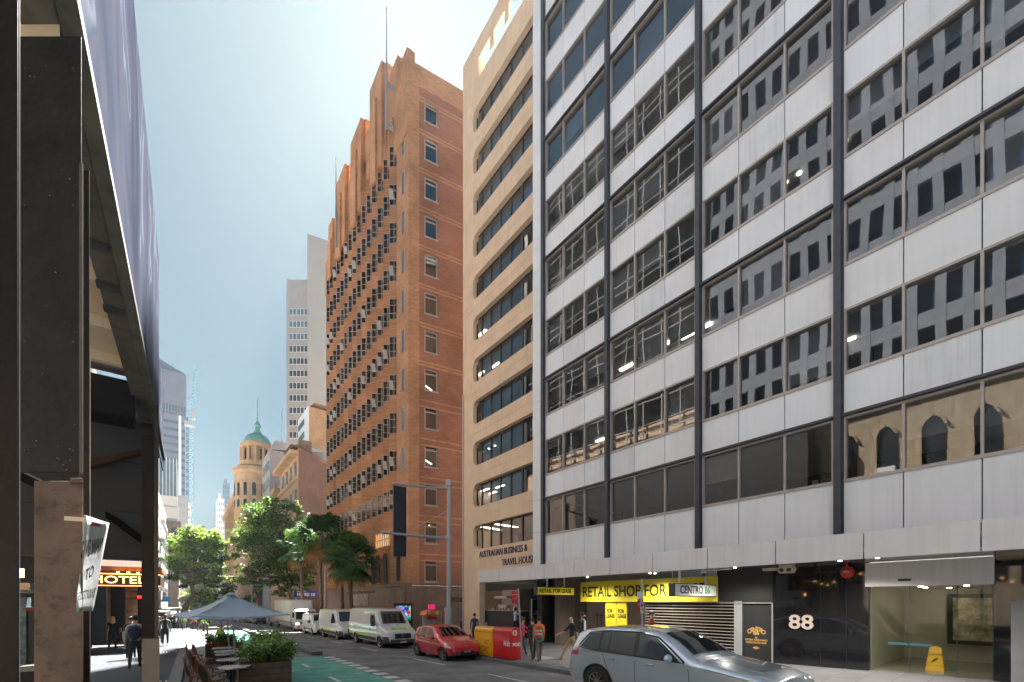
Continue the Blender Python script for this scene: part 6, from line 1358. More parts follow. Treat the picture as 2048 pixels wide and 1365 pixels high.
b=MB(); xp,yp=at(864,31); b.box(xp-.25,xp+.25,yp,yp+.1,CZ+(HY-1219)*31/FPX,CZ+(HY-1209)*31/FPX); solo('square_sign','square hot pink sign just above the orange phone hood','sign',b,emis('pink',(.85,.03,.25),.06),(xp,yp,CZ-.3))
# advertising kiosk with abstract colourful poster
X,Y=at(807,34.5); zz_=lambda py: CZ+(HY-py)*34.5/FPX; z=zg(X,Y)
T=Thing('advertising_kiosk','black framed advertising panel with a colourful abstract poster behind the nearest van','advertising panel',(X,Y,z)); b=MB(); b.box(X-.78,X+.78,Y,Y+.25,z,zz_(1207)); T.part('case', b, MT['black'], bevel=.02)
ad=bpy.data.materials.new('abstract poster'); ad.use_nodes=True; n=ad.node_tree; bb=n.nodes['Principled BSDF']; tc=n.nodes.new('ShaderNodeTexCoord'); vo=n.nodes.new('ShaderNodeTexVoronoi'); vo.inputs['Scale'].default_value=4.2; n.links.new(tc.outputs['Object'],vo.inputs['Vector']); hs_=n.nodes.new('ShaderNodeHueSaturation'); hs_.inputs['Saturation'].default_value=1.5; n.links.new(vo.outputs['Color'],hs_.inputs['Color']); n.links.new(hs_.outputs[0],bb.inputs['Base Color']); n.links.new(hs_.outputs[0],bb.inputs['Emission Color']); bb.inputs['Emission Strength'].default_value=.05
b=MB(); b.box(X-.62,X+.62,Y-.012,Y-.002,z+.6,zz_(1212)); T.part('poster', b, ad)
X,Y=at(1077,24.5,'R'); z=zg(X,Y); zz_=lambda py: CZ+(HY-py)*24.5/FPX; T=Thing('poster_stand','tall dark and teal poster stand beside the cafe entrance','poster stand',(X,Y,z)); tl=M_('teal poster',(.03,.30,.30),.4,var=.2)
b=MB(); b.box(X-.50,X+.50,Y,Y+.08,z+.05,zz_(1198)); T.part('frame', b, MT['galv']); b=MB(); b.box(X-.45,X+.45,Y-.012,Y-.002,z+.9,zz_(1200)); T.part('upper_panel', b, M_('dark poster',(.02,.04,.05),.3,var=.4,scale=3)); b=MB(); b.box(X-.45,X+.45,Y-.012,Y-.002,z+.1,z+.9); T.part('lower_panel', b, tl)
b=MB(); b.text('IDENTITY',.13,Matrix.Translation((X,Y-.02,zz_(1224))) @ Matrix.Rotation(R(90),4,'X'),.002); b.text('BY PHOTOGRAPHY',.09,Matrix.Translation((X,Y-.02,zz_(1229))) @ Matrix.Rotation(R(90),4,'X'),.002); T.part('lettering', b, MT['white']); b=MB(); b.text('BY MODERN',.13,Matrix.Translation((X,Y-.02,zz_(1236))) @ Matrix.Rotation(R(90),4,'X'),.002); T.part('lettering', b, MT['inky'])
# blue hardware shop sign behind the palms
X,Y=at(612,60); zz_=lambda py: CZ+(HY-py)*60/FPX; t=Thing('shop_sign','dark blue shop sign ending in 10 behind the box truck','sign',(X,Y,0)); b=MB(); b.box(X-1.5,X+1.5,Y,Y+.2,zz_(1195),zz_(1181)); t.part('board', b, M_('sign blue',(.01,.035,.22),.4,var=0)); b=MB(); b.text('MITRE 10',.60,Matrix.Translation((X,Y-.02,zz_(1190))) @ Matrix.Rotation(R(90),4,'X'),.004,bold=.02,font_w=.95); b.text('ABSOLUTE',.26,Matrix.Translation((X-.6,Y-.02,zz_(1184))) @ Matrix.Rotation(R(90),4,'X'),.004); t.part('lettering', b, MT['white'])
# bollards on the right and rubbish bin
for px,py,D,lab in ((922,1262,32,'black bollard at the corner of the lane by the sand coloured wall'),(846,1256,35,'black bollard between the advertising panel and the phone booth')):
    X,Y=at(px,D); z=zg(X,Y); b=MB(); b.lathe([(0,0),(.10,0),(.10,.95),(.08,1.0),(0,1.02)],(X,Y,z),14); solo('bollard',lab,'bollard',b,MT['black'],(X,Y,z),smooth=30,group='black bollards')
# ================================================================ cafe area on the left of the street
def planter(px,D,wd,dep,h,label,lean=0,seed=1,hs=.55,flowers=False,X=None,Y=None):
    if X is None: X,Y=at(px,D)
    z=zr(X,Y)+.05; T=Thing('planter_box',label,'planter',(X,Y,z),group='timber planter boxes'); b=MB(); n=5
    for i in range(n):
        z0=z+.03+i*(h-.03)/n; z1=z0+(h-.03)/n-.012; b.box(X-wd/2,X+wd/2,Y,Y+.03,z0,z1); b.box(X-wd/2,X+wd/2,Y+dep-.03,Y+dep,z0,z1); b.box(X-wd/2,X-wd/2+.03,Y+.031,Y+dep-.031,z0,z1); b.box(X+wd/2-.03,X+wd/2,Y+.031,Y+dep-.031,z0,z1)
    T.part('box', b, MT['wood'], bevel=.004)
    b=MB()
    for sx in (-1,1):
        for yy in (Y+.035,Y+dep-.075): b.box(X+sx*(wd/2-.055)-.02,X+sx*(wd/2-.055)+.02,yy,yy+.04,z,z+h-.02)
    T.part('corner_post', b, MT['wood']); b=MB(); b.box(X-wd/2+.031,X+wd/2-.031,Y+.031,Y+dep-.031,z+.05,z+h-.09); T.part('soil', b, M_('soil',(.04,.025,.018),.9,var=.4,scale=8,bump=.8))
    # shrub: several stems with glossy leaves
    rr=random.Random(seed); stem=MB(); lf=MB(); zt=z+h-.09
    for k in range(int(9*wd*max(1,dep)+4)):
        bx=X+rr.uniform(-.42,.42)*wd; by=Y+dep/2+rr.uniform(-.4,.4)*dep; base=Vector((bx,by,zt))
        for q in range(4):
            tip=base+Vector((rr.uniform(-.30,.30),rr.uniform(-.30,.30),hs*rr.uniform(.45,.85))); stem.bar(base,tip,.012)
            for w_ in range(80):
                t=rr.uniform(.35,1.08); p=base.lerp(tip,t)+Vector((rr.gauss(0,.055),rr.gauss(0,.055),rr.gauss(0,.045))); a=rr.uniform(0,6.28); el=rr.uniform(-.2,.9); L_=rr.uniform(.045,.08); d=Vector((math.cos(a)*math.cos(el),math.sin(a)*math.cos(el),math.sin(el))); sdv=d.cross(Vector((rr.gauss(0,.3),rr.gauss(0,.3),1))).normalized()*L_*.42
                lf.add([p,p+d*L_*.5+sdv,p+d*L_,p+d*L_*.5-sdv],[(0,1,2,3)],rr.choice((0,0,1,1,2)))
    T.part('stems', stem, MT['wood']); T.part('leaves', lf, LEAFG)
    if flowers:
        f=MB()
        for k in range(60): p=(X+rr.uniform(-.5,.1)*wd,Y-.02+rr.uniform(-.12,.15),zt+rr.uniform(-.02,.18)); f.sph(p,rr.uniform(.02,.035),n=5)
        T.part('flowers', f, M_('coral petals',(.75,.16,.10),.6,var=.3), kind='stuff')
    return T
def leafmat(nm,c,tr=.35):
    m=bpy.data.materials.new(nm); m.use_nodes=True; n=m.node_tree; b=n.nodes['Principled BSDF']; b.inputs['Base Color'].default_value=tuple(c)+(1,); b.inputs['Roughness'].default_value=.55; b.inputs['Specular IOR Level'].default_value=.25
    out=n.nodes['Material Output']; t=n.nodes.new('ShaderNodeBsdfTranslucent'); t.inputs[0].default_value=(c[0]*1.7,c[1]*1.8,c[2]*.8,1); mx=n.nodes.new('ShaderNodeMixShader'); mx.inputs[0].default_value=tr; n.links.new(b.outputs[0],mx.inputs[1]); n.links.new(t.outputs[0],mx.inputs[2]); n.links.new(mx.outputs[0],out.inputs[0]); return m
LEAFG=[leafmat('shrub leaf dark',(.06,.14,.045),.15),leafmat('shrub leaf',(.14,.28,.07),.2),leafmat('shrub leaf new',(.42,.56,.18),.3)]
planter(532,10.4,1.12,.5,.78,'weathered timber planter box nearest the camera with glossy green shrub',seed=3,hs=.66)
planter(0,0,.5,2.6,.80,'long timber planter box running back along the green cycle lane with dense shrub',seed=4,X=1.72,Y=12.6,hs=.80)
planter(0,0,1.25,.45,.78,'timber planter box with coral flowers behind the cafe tables',seed=5,X=1.02,Y=20.3,hs=.5,flowers=True)
# umbrellas
um=M_('umbrella canvas',(.29,.37,.47),.75,var=.06,scale=3)
def umbrella(px,D,label,pxb,dz=0,w2=1.24):
    X,Y=at(px,D); z=zr(X,Y)+.05; za=CZ+(HY-1188)*D/FPX+dz; ze=CZ+(HY-1229.5)*D/FPX+dz; T=Thing('cafe_umbrella',label,'umbrella',(X,Y,z),group='blue grey cafe umbrellas')
    c=MB(); N=14; ap=Vector((X,Y,za)); a0=R(12); cs=[]
    cr=[Vector((X+w2*math.sqrt(2)*math.cos(a0+math.pi/4+k*math.pi/2),Y+w2*math.sqrt(2)*math.sin(a0+math.pi/4+k*math.pi/2),ze)) for k in range(4)]
    for k in range(4):
        A_,B_=cr[k],cr[(k+1)%4]; g_=[]
        for i in range(N+1):
            for j in range(N+1):
                u=i/N; v=j/N; e=A_.lerp(B_,v); p=ap.lerp(e,u); sag=-.10*math.sin(math.pi*u)*1.0-.07*math.sin(math.pi*v)*u*1.0+.012*math.sin(v*31+k)*u; p=p+Vector((0,0,sag)); 
                if u>0: ctr=(A_+B_)/2; inward=(ap-ctr); inward.z=0; p+=inward.normalized()*.06*math.sin(math.pi*v)*u
                g_.append(p)
        c.add(g_,[(i*(N+1)+j,i*(N+1)+j+1,(i+1)*(N+1)+j+1,(i+1)*(N+1)+j) for i in range(N) for j in range(N)])
    o=T.part('canopy', c, um, smooth=60); s=o.modifiers.new('solid','SOLIDIFY'); s.thickness=.006
    c=MB(); c.cyl((X,Y,za-.03),(X,Y,za+.03),.16,.06,12); T.part('vent_cap', c, um)
    zp=zr(X,Y)+.05; Xb=X+(pxb)*D/FPX*math.cos(AR); Yb=Y-(pxb)*D/FPX*math.sin(AR); c=MB(); c.cyl((Xb,Yb,zp),(X,Y,za-.05),.026,n=10); T.part('pole', c, MT['galv'], smooth=True)
    c=MB()
    for k in range(4): c.bar(ap-Vector((0,0,.10)),cr[k]-Vector((0,0,.03)),.02)
    for k in range(4): c.bar((X,Y,za-.65),ap.lerp(cr[k],.5)-Vector((0,0,.05)),.014)
    T.part('ribs', c, MT['galv']); c=MB(); c.box(Xb-.25,Xb+.25,Yb-.25,Yb+.25,zp,zp+.05); c.cyl((Xb,Yb,zp+.05),(Xb,Yb,zp+.35),.035,n=10); T.part('base', c, MT['steel'])
umbrella(463,13.2,'nearest blue grey square cafe umbrella over the round tables',10)
umbrella(452,16.6,'middle blue grey cafe umbrella hidden mostly behind the nearest one',8,-.10,1.1); umbrella(440,19.6,'rearmost blue grey cafe umbrella of which mostly the pole shows',7,-.16,1.0)
# round bistro tables
tm_=M_('table top',(.45,.42,.38),.25,var=.12,scale=6); 
rat=M_('brown rattan',(.19,.065,.022),.5,var=.3,scale=20); wv_=rib('woven seat',(.035,.035,.03),60,2,.5,.6); pl_=M_('black weave',(.02,.02,.02),.6,var=.3,scale=30)
def table(X,Y,label,first=[None]):
    z=zr(X,Y)+.05
    if first[0] is None:
        T=Thing('bistro_table',label,'table',(0,0,0),local=True,group='round bistro tables'); b=MB(); b.cyl((0,0,.72),(0,0,.745),.34,n=28); T.part('table_top', b, tm_, smooth=30); b=MB(); b.lathe([(.34,.715),(.348,.73),(.34,.75)],(0,0,0),28); T.part('rim', b, MT['chrome'], smooth=True)
        b=MB(); b.cyl((0,0,.04),(0,0,.72),.028,n=10); T.part('pedestal', b, MT['black']); b=MB()
        for k in range(4): a=k*math.pi/2+.4; b.bar((0,0,.06),(.27*math.cos(a),.27*math.sin(a),.02),.04,.03)
        T.part('foot', b, MT['black']); first[0]=T.r; o=T.r
    else: o=dup(first[0]); 
    o.location=(X,Y,z); o['label']=label
def chair(X,Y,rot,label,first=[None]):
    z=zr(X,Y)+.05
    if first[0] is None:
        T=Thing('bistro_chair',label,'chair',(0,0,0),local=True,group='rattan bistro chairs')
        # back faces +y (sitter faces -y); oval back
        def ov(rx,rz,t): return Vector((rx*math.cos(t),.23+.10*(math.sin(t)*.5+.5),.70+rz*math.sin(t)))
        b=MB(); pts=[ov(.215,.25,k*math.pi/14) for k in range(29)]; b.tube(pts,.016,8); b.tube([ov(.185,.22,k*math.pi/14) for k in range(29)],.010,6); fr=T.part('back_frame', b, rat, smooth=50)
        b=MB(); b.add([ov(.178,.213,k*math.pi/14) for k in range(28)],[tuple(range(28))]); T.part('back_panel', b, pl_)
        b=MB(); b.cyl((0,0,.43),(0,0,.455),.215,n=24); T.part('seat', b, wv_, smooth=30); b=MB(); b.lathe([(.21,.425),(.23,.44),(.21,.46)],(0,0,0),24); T.part('seat_ring', b, rat, smooth=True)
        for sx in (-1,1):
            b=MB(); b.tube([(sx*.16,-.14,.43),(sx*.19,-.19,0)],.014,8); T.part('leg', b, rat, smooth=True); b=MB(); b.tube([(sx*.21,.28,.70),(sx*.18,.17,.44),(sx*.19,.24,0)],.014,8); T.part('leg', b, rat, smooth=True)
        b=MB(); b.tube([(.17*math.cos(t),.17*math.sin(t),.22) for t in [k*math.pi/8 for k in range(17)]],.008,6); T.part('stretcher', b, rat)
        first[0]=T.r; o=T.r
    else: o=dup(first[0])
    o.location=(X,Y,z); o.rotation_euler=(0,0,rot); o['label']=label
ordn=['nearest the camera','second from the camera','third from the camera','fourth from the camera','fifth from the camera','farthest beside the flower planter']
for i,(px,py) in enumerate(((468,1333),(462,1318),(456,1307),(452,1302),(447,1295.5))):
    # table tops seen at these pixels, top 0.8 m above the ground
    D=15
    for _ in range(40):
        X,Y=at(px,D); D=.5*D+.5*FPX*(CZ-(zr(X,Y)+.80))/(py-HY)
    X,Y=at(px,D); table(X,Y,'round bistro table '+(ordn[i] if i<4 else ordn[5])+' under the umbrella')
for i,(px,py,rot,lab) in enumerate(((436,1346,2.0,'brown rattan chair nearest the camera at lower left of the tables'),(427,1337,1.9,'rattan chair just behind the nearest one'),(420,1329,2.0,'dark rattan chair third from the camera'),(399,1330,1.6,'rattan chair standing apart at the left with its oval woven back to us'),(408,1317,1.9,'rattan chair fourth from the camera left of the tables'),(398,1307,1.7,'rattan chair fifth from the camera left of the tables'),(410,1303,1.8,'rattan chair sixth from the camera left of the tables'),(394,1297,1.6,'rattan chair farthest from the camera left of the tables'),(483,1297,-1.9,'rattan chair right of the farthest table beside the long planter'),(470,1298,-1.6,'rattan chair behind the table near the flower planter'),(489,1312,-1.8,'rattan chair tucked behind the near planter shrub'))):
    D=15
    for _ in range(40):
        X,Y=at(px,D); D=.5*D+.5*FPX*(CZ-(zr(X,Y)+.05+.70))/(py-HY)
    X,Y=at(px,D); chair(X,Y,rot+math.pi if False else rot,lab)
X,Y,z,D=gp(415,1270); b=MB(); b.lathe([(0,0),(.07,0),(.07,.80),(.085,.84),(.06,.95),(0,.97)],(X,Y,zr(X,Y)),14); solo('bollard','black bollard on the deck behind the flower planter','bollard',b,MT['black'],(X,Y,zr(X,Y)),smooth=30,group='black bollards')
X,Y,z,D=gp(407,1264); b=MB(); b.lathe([(0,0),(.08,0),(.08,.95),(0,1.0)],(X,Y,zr(X,Y)),14); solo('bollard','black bollard beside the stooping worker in fluoro lime','bollard',b,MT['black'],(X,Y,zr(X,Y)),smooth=30,group='black bollards')
X,Y,z,D=gp(364.5,1261); T=Thing('road_sign_post','back of a grey diamond sign on a post beside the leaning street tree','road sign',(X,Y,z)); zz_=lambda py: CZ+(HY-py)*D/FPX; b=MB(); b.cyl((X,Y,z),(X,Y,zz_(1196)),.035,n=8); T.part('post', b, MT['steel']); b=MB(); c_=zz_(1200.5); b.prism([(X-.42,c_),(X,c_-.42),(X+.42,c_),(X,c_+.42)],Y-.03,Y-.01,'y'); T.part('plate', b, MT['steel'])
# ================================================================ trees
bark=M_('tree bark',(.16,.115,.08),.9,var=.35,scale=4,bump=.6,bscale=18)
TL=[leafmat('plane leaf dark',(.045,.085,.03),.3),leafmat('plane leaf',(.09,.16,.045),.4),leafmat('plane leaf bright',(.22,.31,.06),.5)]
def tree(label,px,py,D,crown,seed,nl=9000,trunk=None,size=.20,mats=None,w3=(5,4,2),group='street trees'):
    """crown: list of blobs (px,py,rx_px,ry_px) at distance D"""
    rr=random.Random(seed); X,Y=at(px,D); z=zg(X,Y); s=D/FPX; mats=mats or TL
    T=Thing('street_tree',label,'tree',(X,Y,z),group=group)
    rv=Vector((math.cos(AR),-math.sin(AR),0)); fv=Vector((math.sin(AR),math.cos(AR),0))
    def P(qx,qy,d=0): return Vector((X,Y,0))+rv*((qx-px)*s)+fv*d+Vector((0,0,CZ+(HY-qy)*s))
    bl=[(P(a,b),rx*s,ry*s) for a,b,rx,ry in crown]
    tk=MB(); pts=[P(*t) for t in trunk]; pts[0].z=z-.1; r0=.30*D/60+.12; n=len(pts); rad=[r0*(1-.55*i/(n-1)) for i in range(n)]; tk.tube(pts,rad,10)
    for c,rx,ry in bl:
        a=pts[rr.randrange(max(1,n-2),n)]; mid=a.lerp(c,.5)+Vector((rr.uniform(-.4,.4),rr.uniform(-.4,.4),.3)); tk.tube([a,mid,c],[r0*.42,r0*.26,r0*.10],7)
        for k in range(4): e=c+Vector((rr.uniform(-1,1)*rx,rr.uniform(-1,1)*rx,rr.uniform(-.3,.9)*ry))*.8; tk.tube([mid.lerp(c,.6),e],[r0*.14,r0*.04],5)
    T.part('trunk', tk, bark, smooth=60)
    lf=MB(); tot=sum(rx*ry for _,rx,ry in bl); 
    for c,rx,ry in bl:
        k=int(nl*rx*ry/tot); ncl=max(8,k//38)
        for q in range(ncl):
            u=Vector((rr.gauss(0,1),rr.gauss(0,1),rr.gauss(0,1))).normalized()*(rr.uniform(.35,1.0)**.8*rr.choice((1,1,1.25))); cc=c+Vector((u.x*rx,u.y*rx*.9,u.z*ry)); cr=rr.uniform(.12,.26)*min(rx,ry)+.12; mi=rr.choices((0,1,2),w3)[0]
            for w_ in range(38):
                p=cc+Vector((rr.gauss(0,cr*.8),rr.gauss(0,cr*.8),rr.gauss(0,cr*.42))); a=rr.uniform(0,6.28); el=rr.gauss(-.2,.5); L_=size*rr.uniform(.7,1.3); d=Vector((math.cos(a)*math.cos(el),math.sin(a)*math.cos(el),math.sin(el))); sv=d.cross(Vector((rr.gauss(0,.4),rr.gauss(0,.4),1))).normalized()*L_*.45
                lf.add([p,p+d*L_*.45+sv,p+d*L_,p+d*L_*.45-sv],[(0,1,2,3)],mi if rr.random()<.75 else rr.choice((0,1,2)))
    T.part('crown', lf, mats); return T
tree('bright yellow green plane tree with a leaning curved trunk on the left footpath',366,1246,62,[(385,1085,30,26),(415,1080,24,22),(362,1110,20,18),(430,1105,18,20),(395,1120,34,24),(360,1140,16,16),(405,1155,30,16),(438,1140,14,18),(380,1062,16,12),(350,1100,10,8),(425,1165,18,10),(343,1085,7,6),(345,1128,8,7),(398,1060,12,9),(430,1070,12,9),(446,1090,7,7),(448,1118,9,8),(365,1080,10,9),(372,1168,12,8),(350,1155,9,7),(440,1160,12,9),(412,1185,14,7)],11,nl=17000,trunk=[(366,1246),(368,1222),(376,1205),(387,1190),(384,1170),(390,1140)],size=.30,w3=(2,4,5))
tree('large dark green plane tree rising behind the box truck',592,1245,64,[(530,1030,36,28),(560,1060,44,36),(505,1065,30,26),(585,1105,40,34),(530,1100,44,34),(485,1085,18,16),(560,1135,38,22),(600,1050,16,20),(515,1140,26,16),(575,1010,16,12),(545,1003,18,10),(610,1120,24,26),(482,1140,14,8),(470,1110,9,8),(478,1160,14,8),(500,1165,16,8),(545,1165,22,12),(580,1165,24,14),(612,1160,20,16),(625,1085,12,14),(500,1020,12,9),(598,1020,8,8),(468,1080,8,6),(560,1185,16,8)],12,nl=32000,trunk=[(592,1245),(587,1205),(578,1180),(560,1155),(555,1120)],size=.28,w3=(6,5,1))
tree('dark bushy tree farther down the left side behind the leaning plane tree',430,1240,105,[(432,1190,26,14),(450,1175,18,14),(412,1200,20,12),(395,1205,14,10),(440,1205,18,10)],13,nl=7000,trunk=[(430,1240),(430,1215),(434,1195)],size=.40,w3=(6,3,1))
tree('pale flowering tree low behind the leaning plane tree',400,1240,92,[(385,1190,18,12),(405,1182,20,14),(380,1208,14,10),(415,1198,12,10),(398,1215,16,8),(372,1222,8,8)],14,nl=6000,trunk=[(400,1240),(400,1222),(398,1205)],size=.34,w3=(1,3,7),mats=[TL[1],TL[2],leafmat('pale leaf',(.42,.45,.25),.4)])
tree('small round green tree among the far poles right of the umbrella',520,1240,100,[(505,1150,12,10),(520,1180,10,14),(500,1200,10,10),(530,1165,12,12)],15,nl=3500,trunk=[(520,1240),(520,1205),(518,1170)],size=.36,w3=(5,4,1))
# fan palms
PG=[leafmat('palm frond',(.035,.085,.04),.15),leafmat('palm frond light',(.09,.16,.05),.25),M_('dead frond',(.30,.15,.06),.9,var=.3)]
def palm(label,px,pyb,pyt,D,rp,seed,dead=.12,nf=46):
    rr=random.Random(seed); X,Y=at(px,D); z=zg(X,Y); s=D/FPX; zt_=CZ+(HY-pyt)*s; T=Thing('fan_palm',label,'palm tree',(X,Y,z),group='fan palms in front of the brick tower')
    b=MB(); pts=[Vector((X+.06*math.sin(i*1.1),Y,z+(zt_-z)*i/7)) for i in range(8)]; b.tube(pts,[.24]+[.19]*6+[.22],12); T.part('trunk', b, bark, smooth=60); f=MB(); Rr=rp*s
    for k in range(nf):
        az=rr.uniform(0,6.283); q=k/nf; el=1.25-q*2.5+rr.gauss(0,.12); mi=2 if q>1-dead else (1 if rr.random()<.35 else 0); Lp=Rr*rr.uniform(.42,.60); d=Vector((math.cos(az)*math.cos(el),math.sin(az)*math.cos(el),math.sin(el))); c=Vector((X,Y,zt_)); tip=c+d*Lp+Vector((0,0,-.08*Lp)); f.bar(c,tip,.03,.03,mi)
        side=d.cross(Vector((0,0,1))).normalized(); up=side.cross(d).normalized(); nl=20
        for j in range(nl):
            t=(j/(nl-1)-.5)*3.7; e=(d*math.cos(t)+side*math.sin(t)*1.0+up*.12*math.cos(t*2)).normalized(); Lf=Rr*.52*(.75+.3*math.cos(t*.7))*rr.uniform(.9,1.05); w_=Lf*.045; m1=tip+e*Lf*.6; m2=m1+e*Lf*.30+Vector((0,0,-Lf*rr.uniform(.16,.34))); sv=e.cross(up).normalized()*w_
            f.add([tip-sv*.4,m1-sv,m1+sv,tip+sv*.4],[(0,1,2,3)],mi); f.add([m1-sv,m2,m1+sv],[(0,1,2)],mi)
    T.part('fronds', f, PG); return T
palm('nearest fan palm with drooping blue green fronds in front of the brick tower',702,1290,1116,38,64,1,nf=56)
palm('fan palm with fresh upright green fronds beside the grey lamp post',684,1285,1098,43,50,2,nf=46)
palm('taller fan palm left of the lamp post with a skirt of dead fronds',642,1275,1072,50,60,3,dead=.2,nf=52)
palm('dark fan palm behind the lamp post partly merged with the plane tree',604,1275,1090,56,52,4,dead=.2,nf=40)
# ================================================================ people
def person(label,px=None,py=None,X=None,Y=None,z=None,h=1.74,head=0,stride=.35,shirt=(.1,.1,.1),pants=(.03,.03,.05),skin=(.55,.33,.24),hair=(.03,.02,.015),shoes=(.6,.6,.6),arms=(.25,-.25),bend=0,long_hair=False,extras=(),sleeves=True,elbow=.35,sit=False,beard=False,bald=False,cap=None,vest=None,group=None):
    if X is None: X,Y,z,_=gp(px,py)
    if z is None: z=zg(X,Y)
    k=h/1.74; bm=bmesh.new(); sk=bm.verts.layers.skin.verify()
    def V(p,r,root=False):
        v=bm.verts.new([c*k for c in p]); v[sk].radius=(r[0]*k,r[1]*k) if isinstance(r,tuple) else (r*k,r*k); v[sk].use_root=root; return v
    def E(a,b): bm.edges.new((a,b))
    cb,sb=math.cos(bend),math.sin(bend)
    def up(p): x,y,zz=p; dz=zz-.95; return (x,y*cb-dz*sb,.95+dz*cb+y*sb)       # bend forward towards -y
    hz=.92 if not sit else .50
    off=(0,0,hz-.92)
    def O(p): return (p[0],p[1],p[2]+off[2])
    pel=V(O((0,0,.94)),(.135,.10),True); wa=V(O(up((0,0,1.10))),(.125,.095)); ch=V(O(up((0,0,1.30))),(.155,.11)); ub=V(O(up((0,.0,1.42))),(.12,.085)); nk=V(O(up((0,-.01,1.51))),.052); hd0=V(O(up((0,-.025,1.57))),.062); hd=V(O(up((0,-.03,1.65))),(.082,.098)); hd2=V(O(up((0,-.02,1.705))),(.062,.075))
    for a,b in ((pel,wa),(wa,ch),(ch,ub),(ub,nk),(nk,hd0),(hd0,hd),(hd,hd2)): E(a,b)
    ns=V(O(up((0,-.125,1.625))),.014); E(hd,ns)
    hands=[]
    for sd,ph in ((-1,1),(1,-1)):
        hp=V(O((sd*.095,0,.88)),.088); E(pel,hp)
        if sit: kn=V((sd*.12,-.40,.50),.06); an=V((sd*.12,-.42,.10),.04); ft=V((sd*.12,-.58,.05),.035)
        else:
            a=stride*ph; kn=V((sd*.10,-.44*math.sin(a)-.01,.88-.42*math.cos(a)+.0),.062); ka=a if a>0 else a*1.7; ky=-.44*math.sin(a); kz=.88-.42*math.cos(a); az_=max(.07,kz-.41*math.cos(ka*.9)); ay=ky-.41*math.sin(ka*.75 if a>0 else ka*.8); 
            cf=V((sd*.10,(ky+ay)/2+.02,(kz+az_)/2+.03),.052); an=V((sd*.10,ay,az_),.036); ft=V((sd*.11,ay-.15,max(.035,az_-.05)),.034); E(kn,cf); E(cf,an)
        E(hp,kn); 
        if sit: E(kn,an)
        he=V((an.co.x/k,an.co.y/k+.045,max(.04,an.co.z/k-.045)),.034); E(an,he); E(an,ft)
        sh=V(O(up((sd*.185,.0,1.40))),.058); E(ub,sh); am=arms[0] if sd<0 else arms[1]
        ex,ey,ez=sd*.225,-.28*math.sin(am),1.39-.28*math.cos(am); el=V(O(up((ex,ey,ez))),.042); E(sh,el); fa=am+elbow
        wx,wy,wz=sd*.235,ey-.25*math.sin(fa),ez-.25*math.cos(fa); wr=V(O(up((wx,wy,wz))),.028); E(el,wr); dy,dz=-math.sin(fa+.1),-math.cos(fa+.1)
        pm=V(O(up((wx,wy+dy*.07,wz+dz*.07))),(.022,.034)); E(wr,pm); hands.append(pm.co.copy())
        for q in range(4):
            sp_=(q-1.5)*.019; L_=(.07,.08,.075,.06)[q]; f1=V(O(up((wx-sd*.004,wy+dy*.105+sp_*dz*-1,wz+dz*.105+sp_*dy))),.009); f2=V(O(up((wx-sd*.018,wy+dy*(.105+L_)+sp_*dz*-1,wz+dz*(.105+L_)+sp_*dy))),.007); E(pm,f1); E(f1,f2)
        t1=V(O(up((wx-sd*.01,wy+dy*.06-.035,wz+dz*.06))),.010); t2=V(O(up((wx-sd*.02,wy+dy*.10-.045,wz+dz*.10))),.008); E(pm,t1); E(t1,t2)
    me=bpy.data.meshes.new('p'); bm.to_mesh(me); bm.free(); o=bpy.data.objects.new('p',me); COL.objects.link(o); o.modifiers.new('s','SKIN').use_smooth_shade=True; ss=o.modifiers.new('u','SUBSURF'); ss.levels=1; ss.render_levels=1
    m2=bpy.data.meshes.new_from_object(o.evaluated_get(bpy.context.evaluated_depsgraph_get())); bpy.data.objects.remove(o); m2.name='body'
    T=Thing('person',label,'person',(X,Y,z),local=True,rot=head,group=group)
    skm=M_('skin',skin,.55,var=.05); mats=[skm,M_('shirt',shirt,.85,var=.15,scale=14,bump=.3,bscale=20),M_('trousers',pants,.85,var=.15,scale=14,bump=.3,bscale=20),M_('shoes',shoes,.5,var=.1)]
    for m in mats: m2.materials.append(m)
    # height along the unbent body decides the garment
    for p in m2.polygons:
        x,y,zz=[c/k for c in p.center]; zz-=0
        z1=zz-off[2]
        if bend or True:
            dy_,dz_=y,z1-.95; uz=.95+dz_*cb-dy_*sb*1.0 if z1>.9 or bend else z1; uy=dy_*cb+dz_*sb
            if not bend: uz=z1
        if zz<.085: mi=3
        elif (z1<.98 and abs(x)<.19) or (sit and zz<.6): mi=2
        elif uz>1.485 and abs(x)<.15: mi=0
        elif abs(x)>.195:
            e=uz; mi=1 if (sleeves and e>.93+ (0.0)) or e>1.16 else 0
        else: mi=1
        p.material_index=mi; p.use_smooth=True
    bo=bpy.data.objects.new('body',m2); COL.objects.link(bo); bo.parent=T.r
    hp_=up((0,-.03,1.66)); hx,hy,hz_=0,hp_[1]*k,(hp_[2]+off[2])*k; hm=M_('hair',hair,.6,var=.3,scale=30)
    if not bald:
        b=MB(); b.sph((0,hy+.022*k,hz_+.028*k),.099*k,(.90,1.02,.95),12); b.v=[(x,y,zz) for x,y,zz in b.v]; T.part('hair', b, hm, smooth=True)
        if long_hair: b=MB(); b.sph((0,hy+.07*k,hz_-.13*k),.12*k,(1.0,.55,1.6),12); T.part('hair_lengths', b, hm, smooth=True)
    if beard: b=MB(); b.sph((0,hy-.055*k,hz_-.075*k),.06*k,(1,.8,.8),10); T.part('beard', b, hm, smooth=True)
    if cap: b=MB(); b.sph((0,hy,hz_+.045*k),.102*k,(.95,1.05,.75),12); b.box(-.07,.07,hy-.17,hy-.07,hz_+.04,hz_+.055); T.part('cap', b, M_('cap',cap,.7,var=0), smooth=40)
    b=MB()
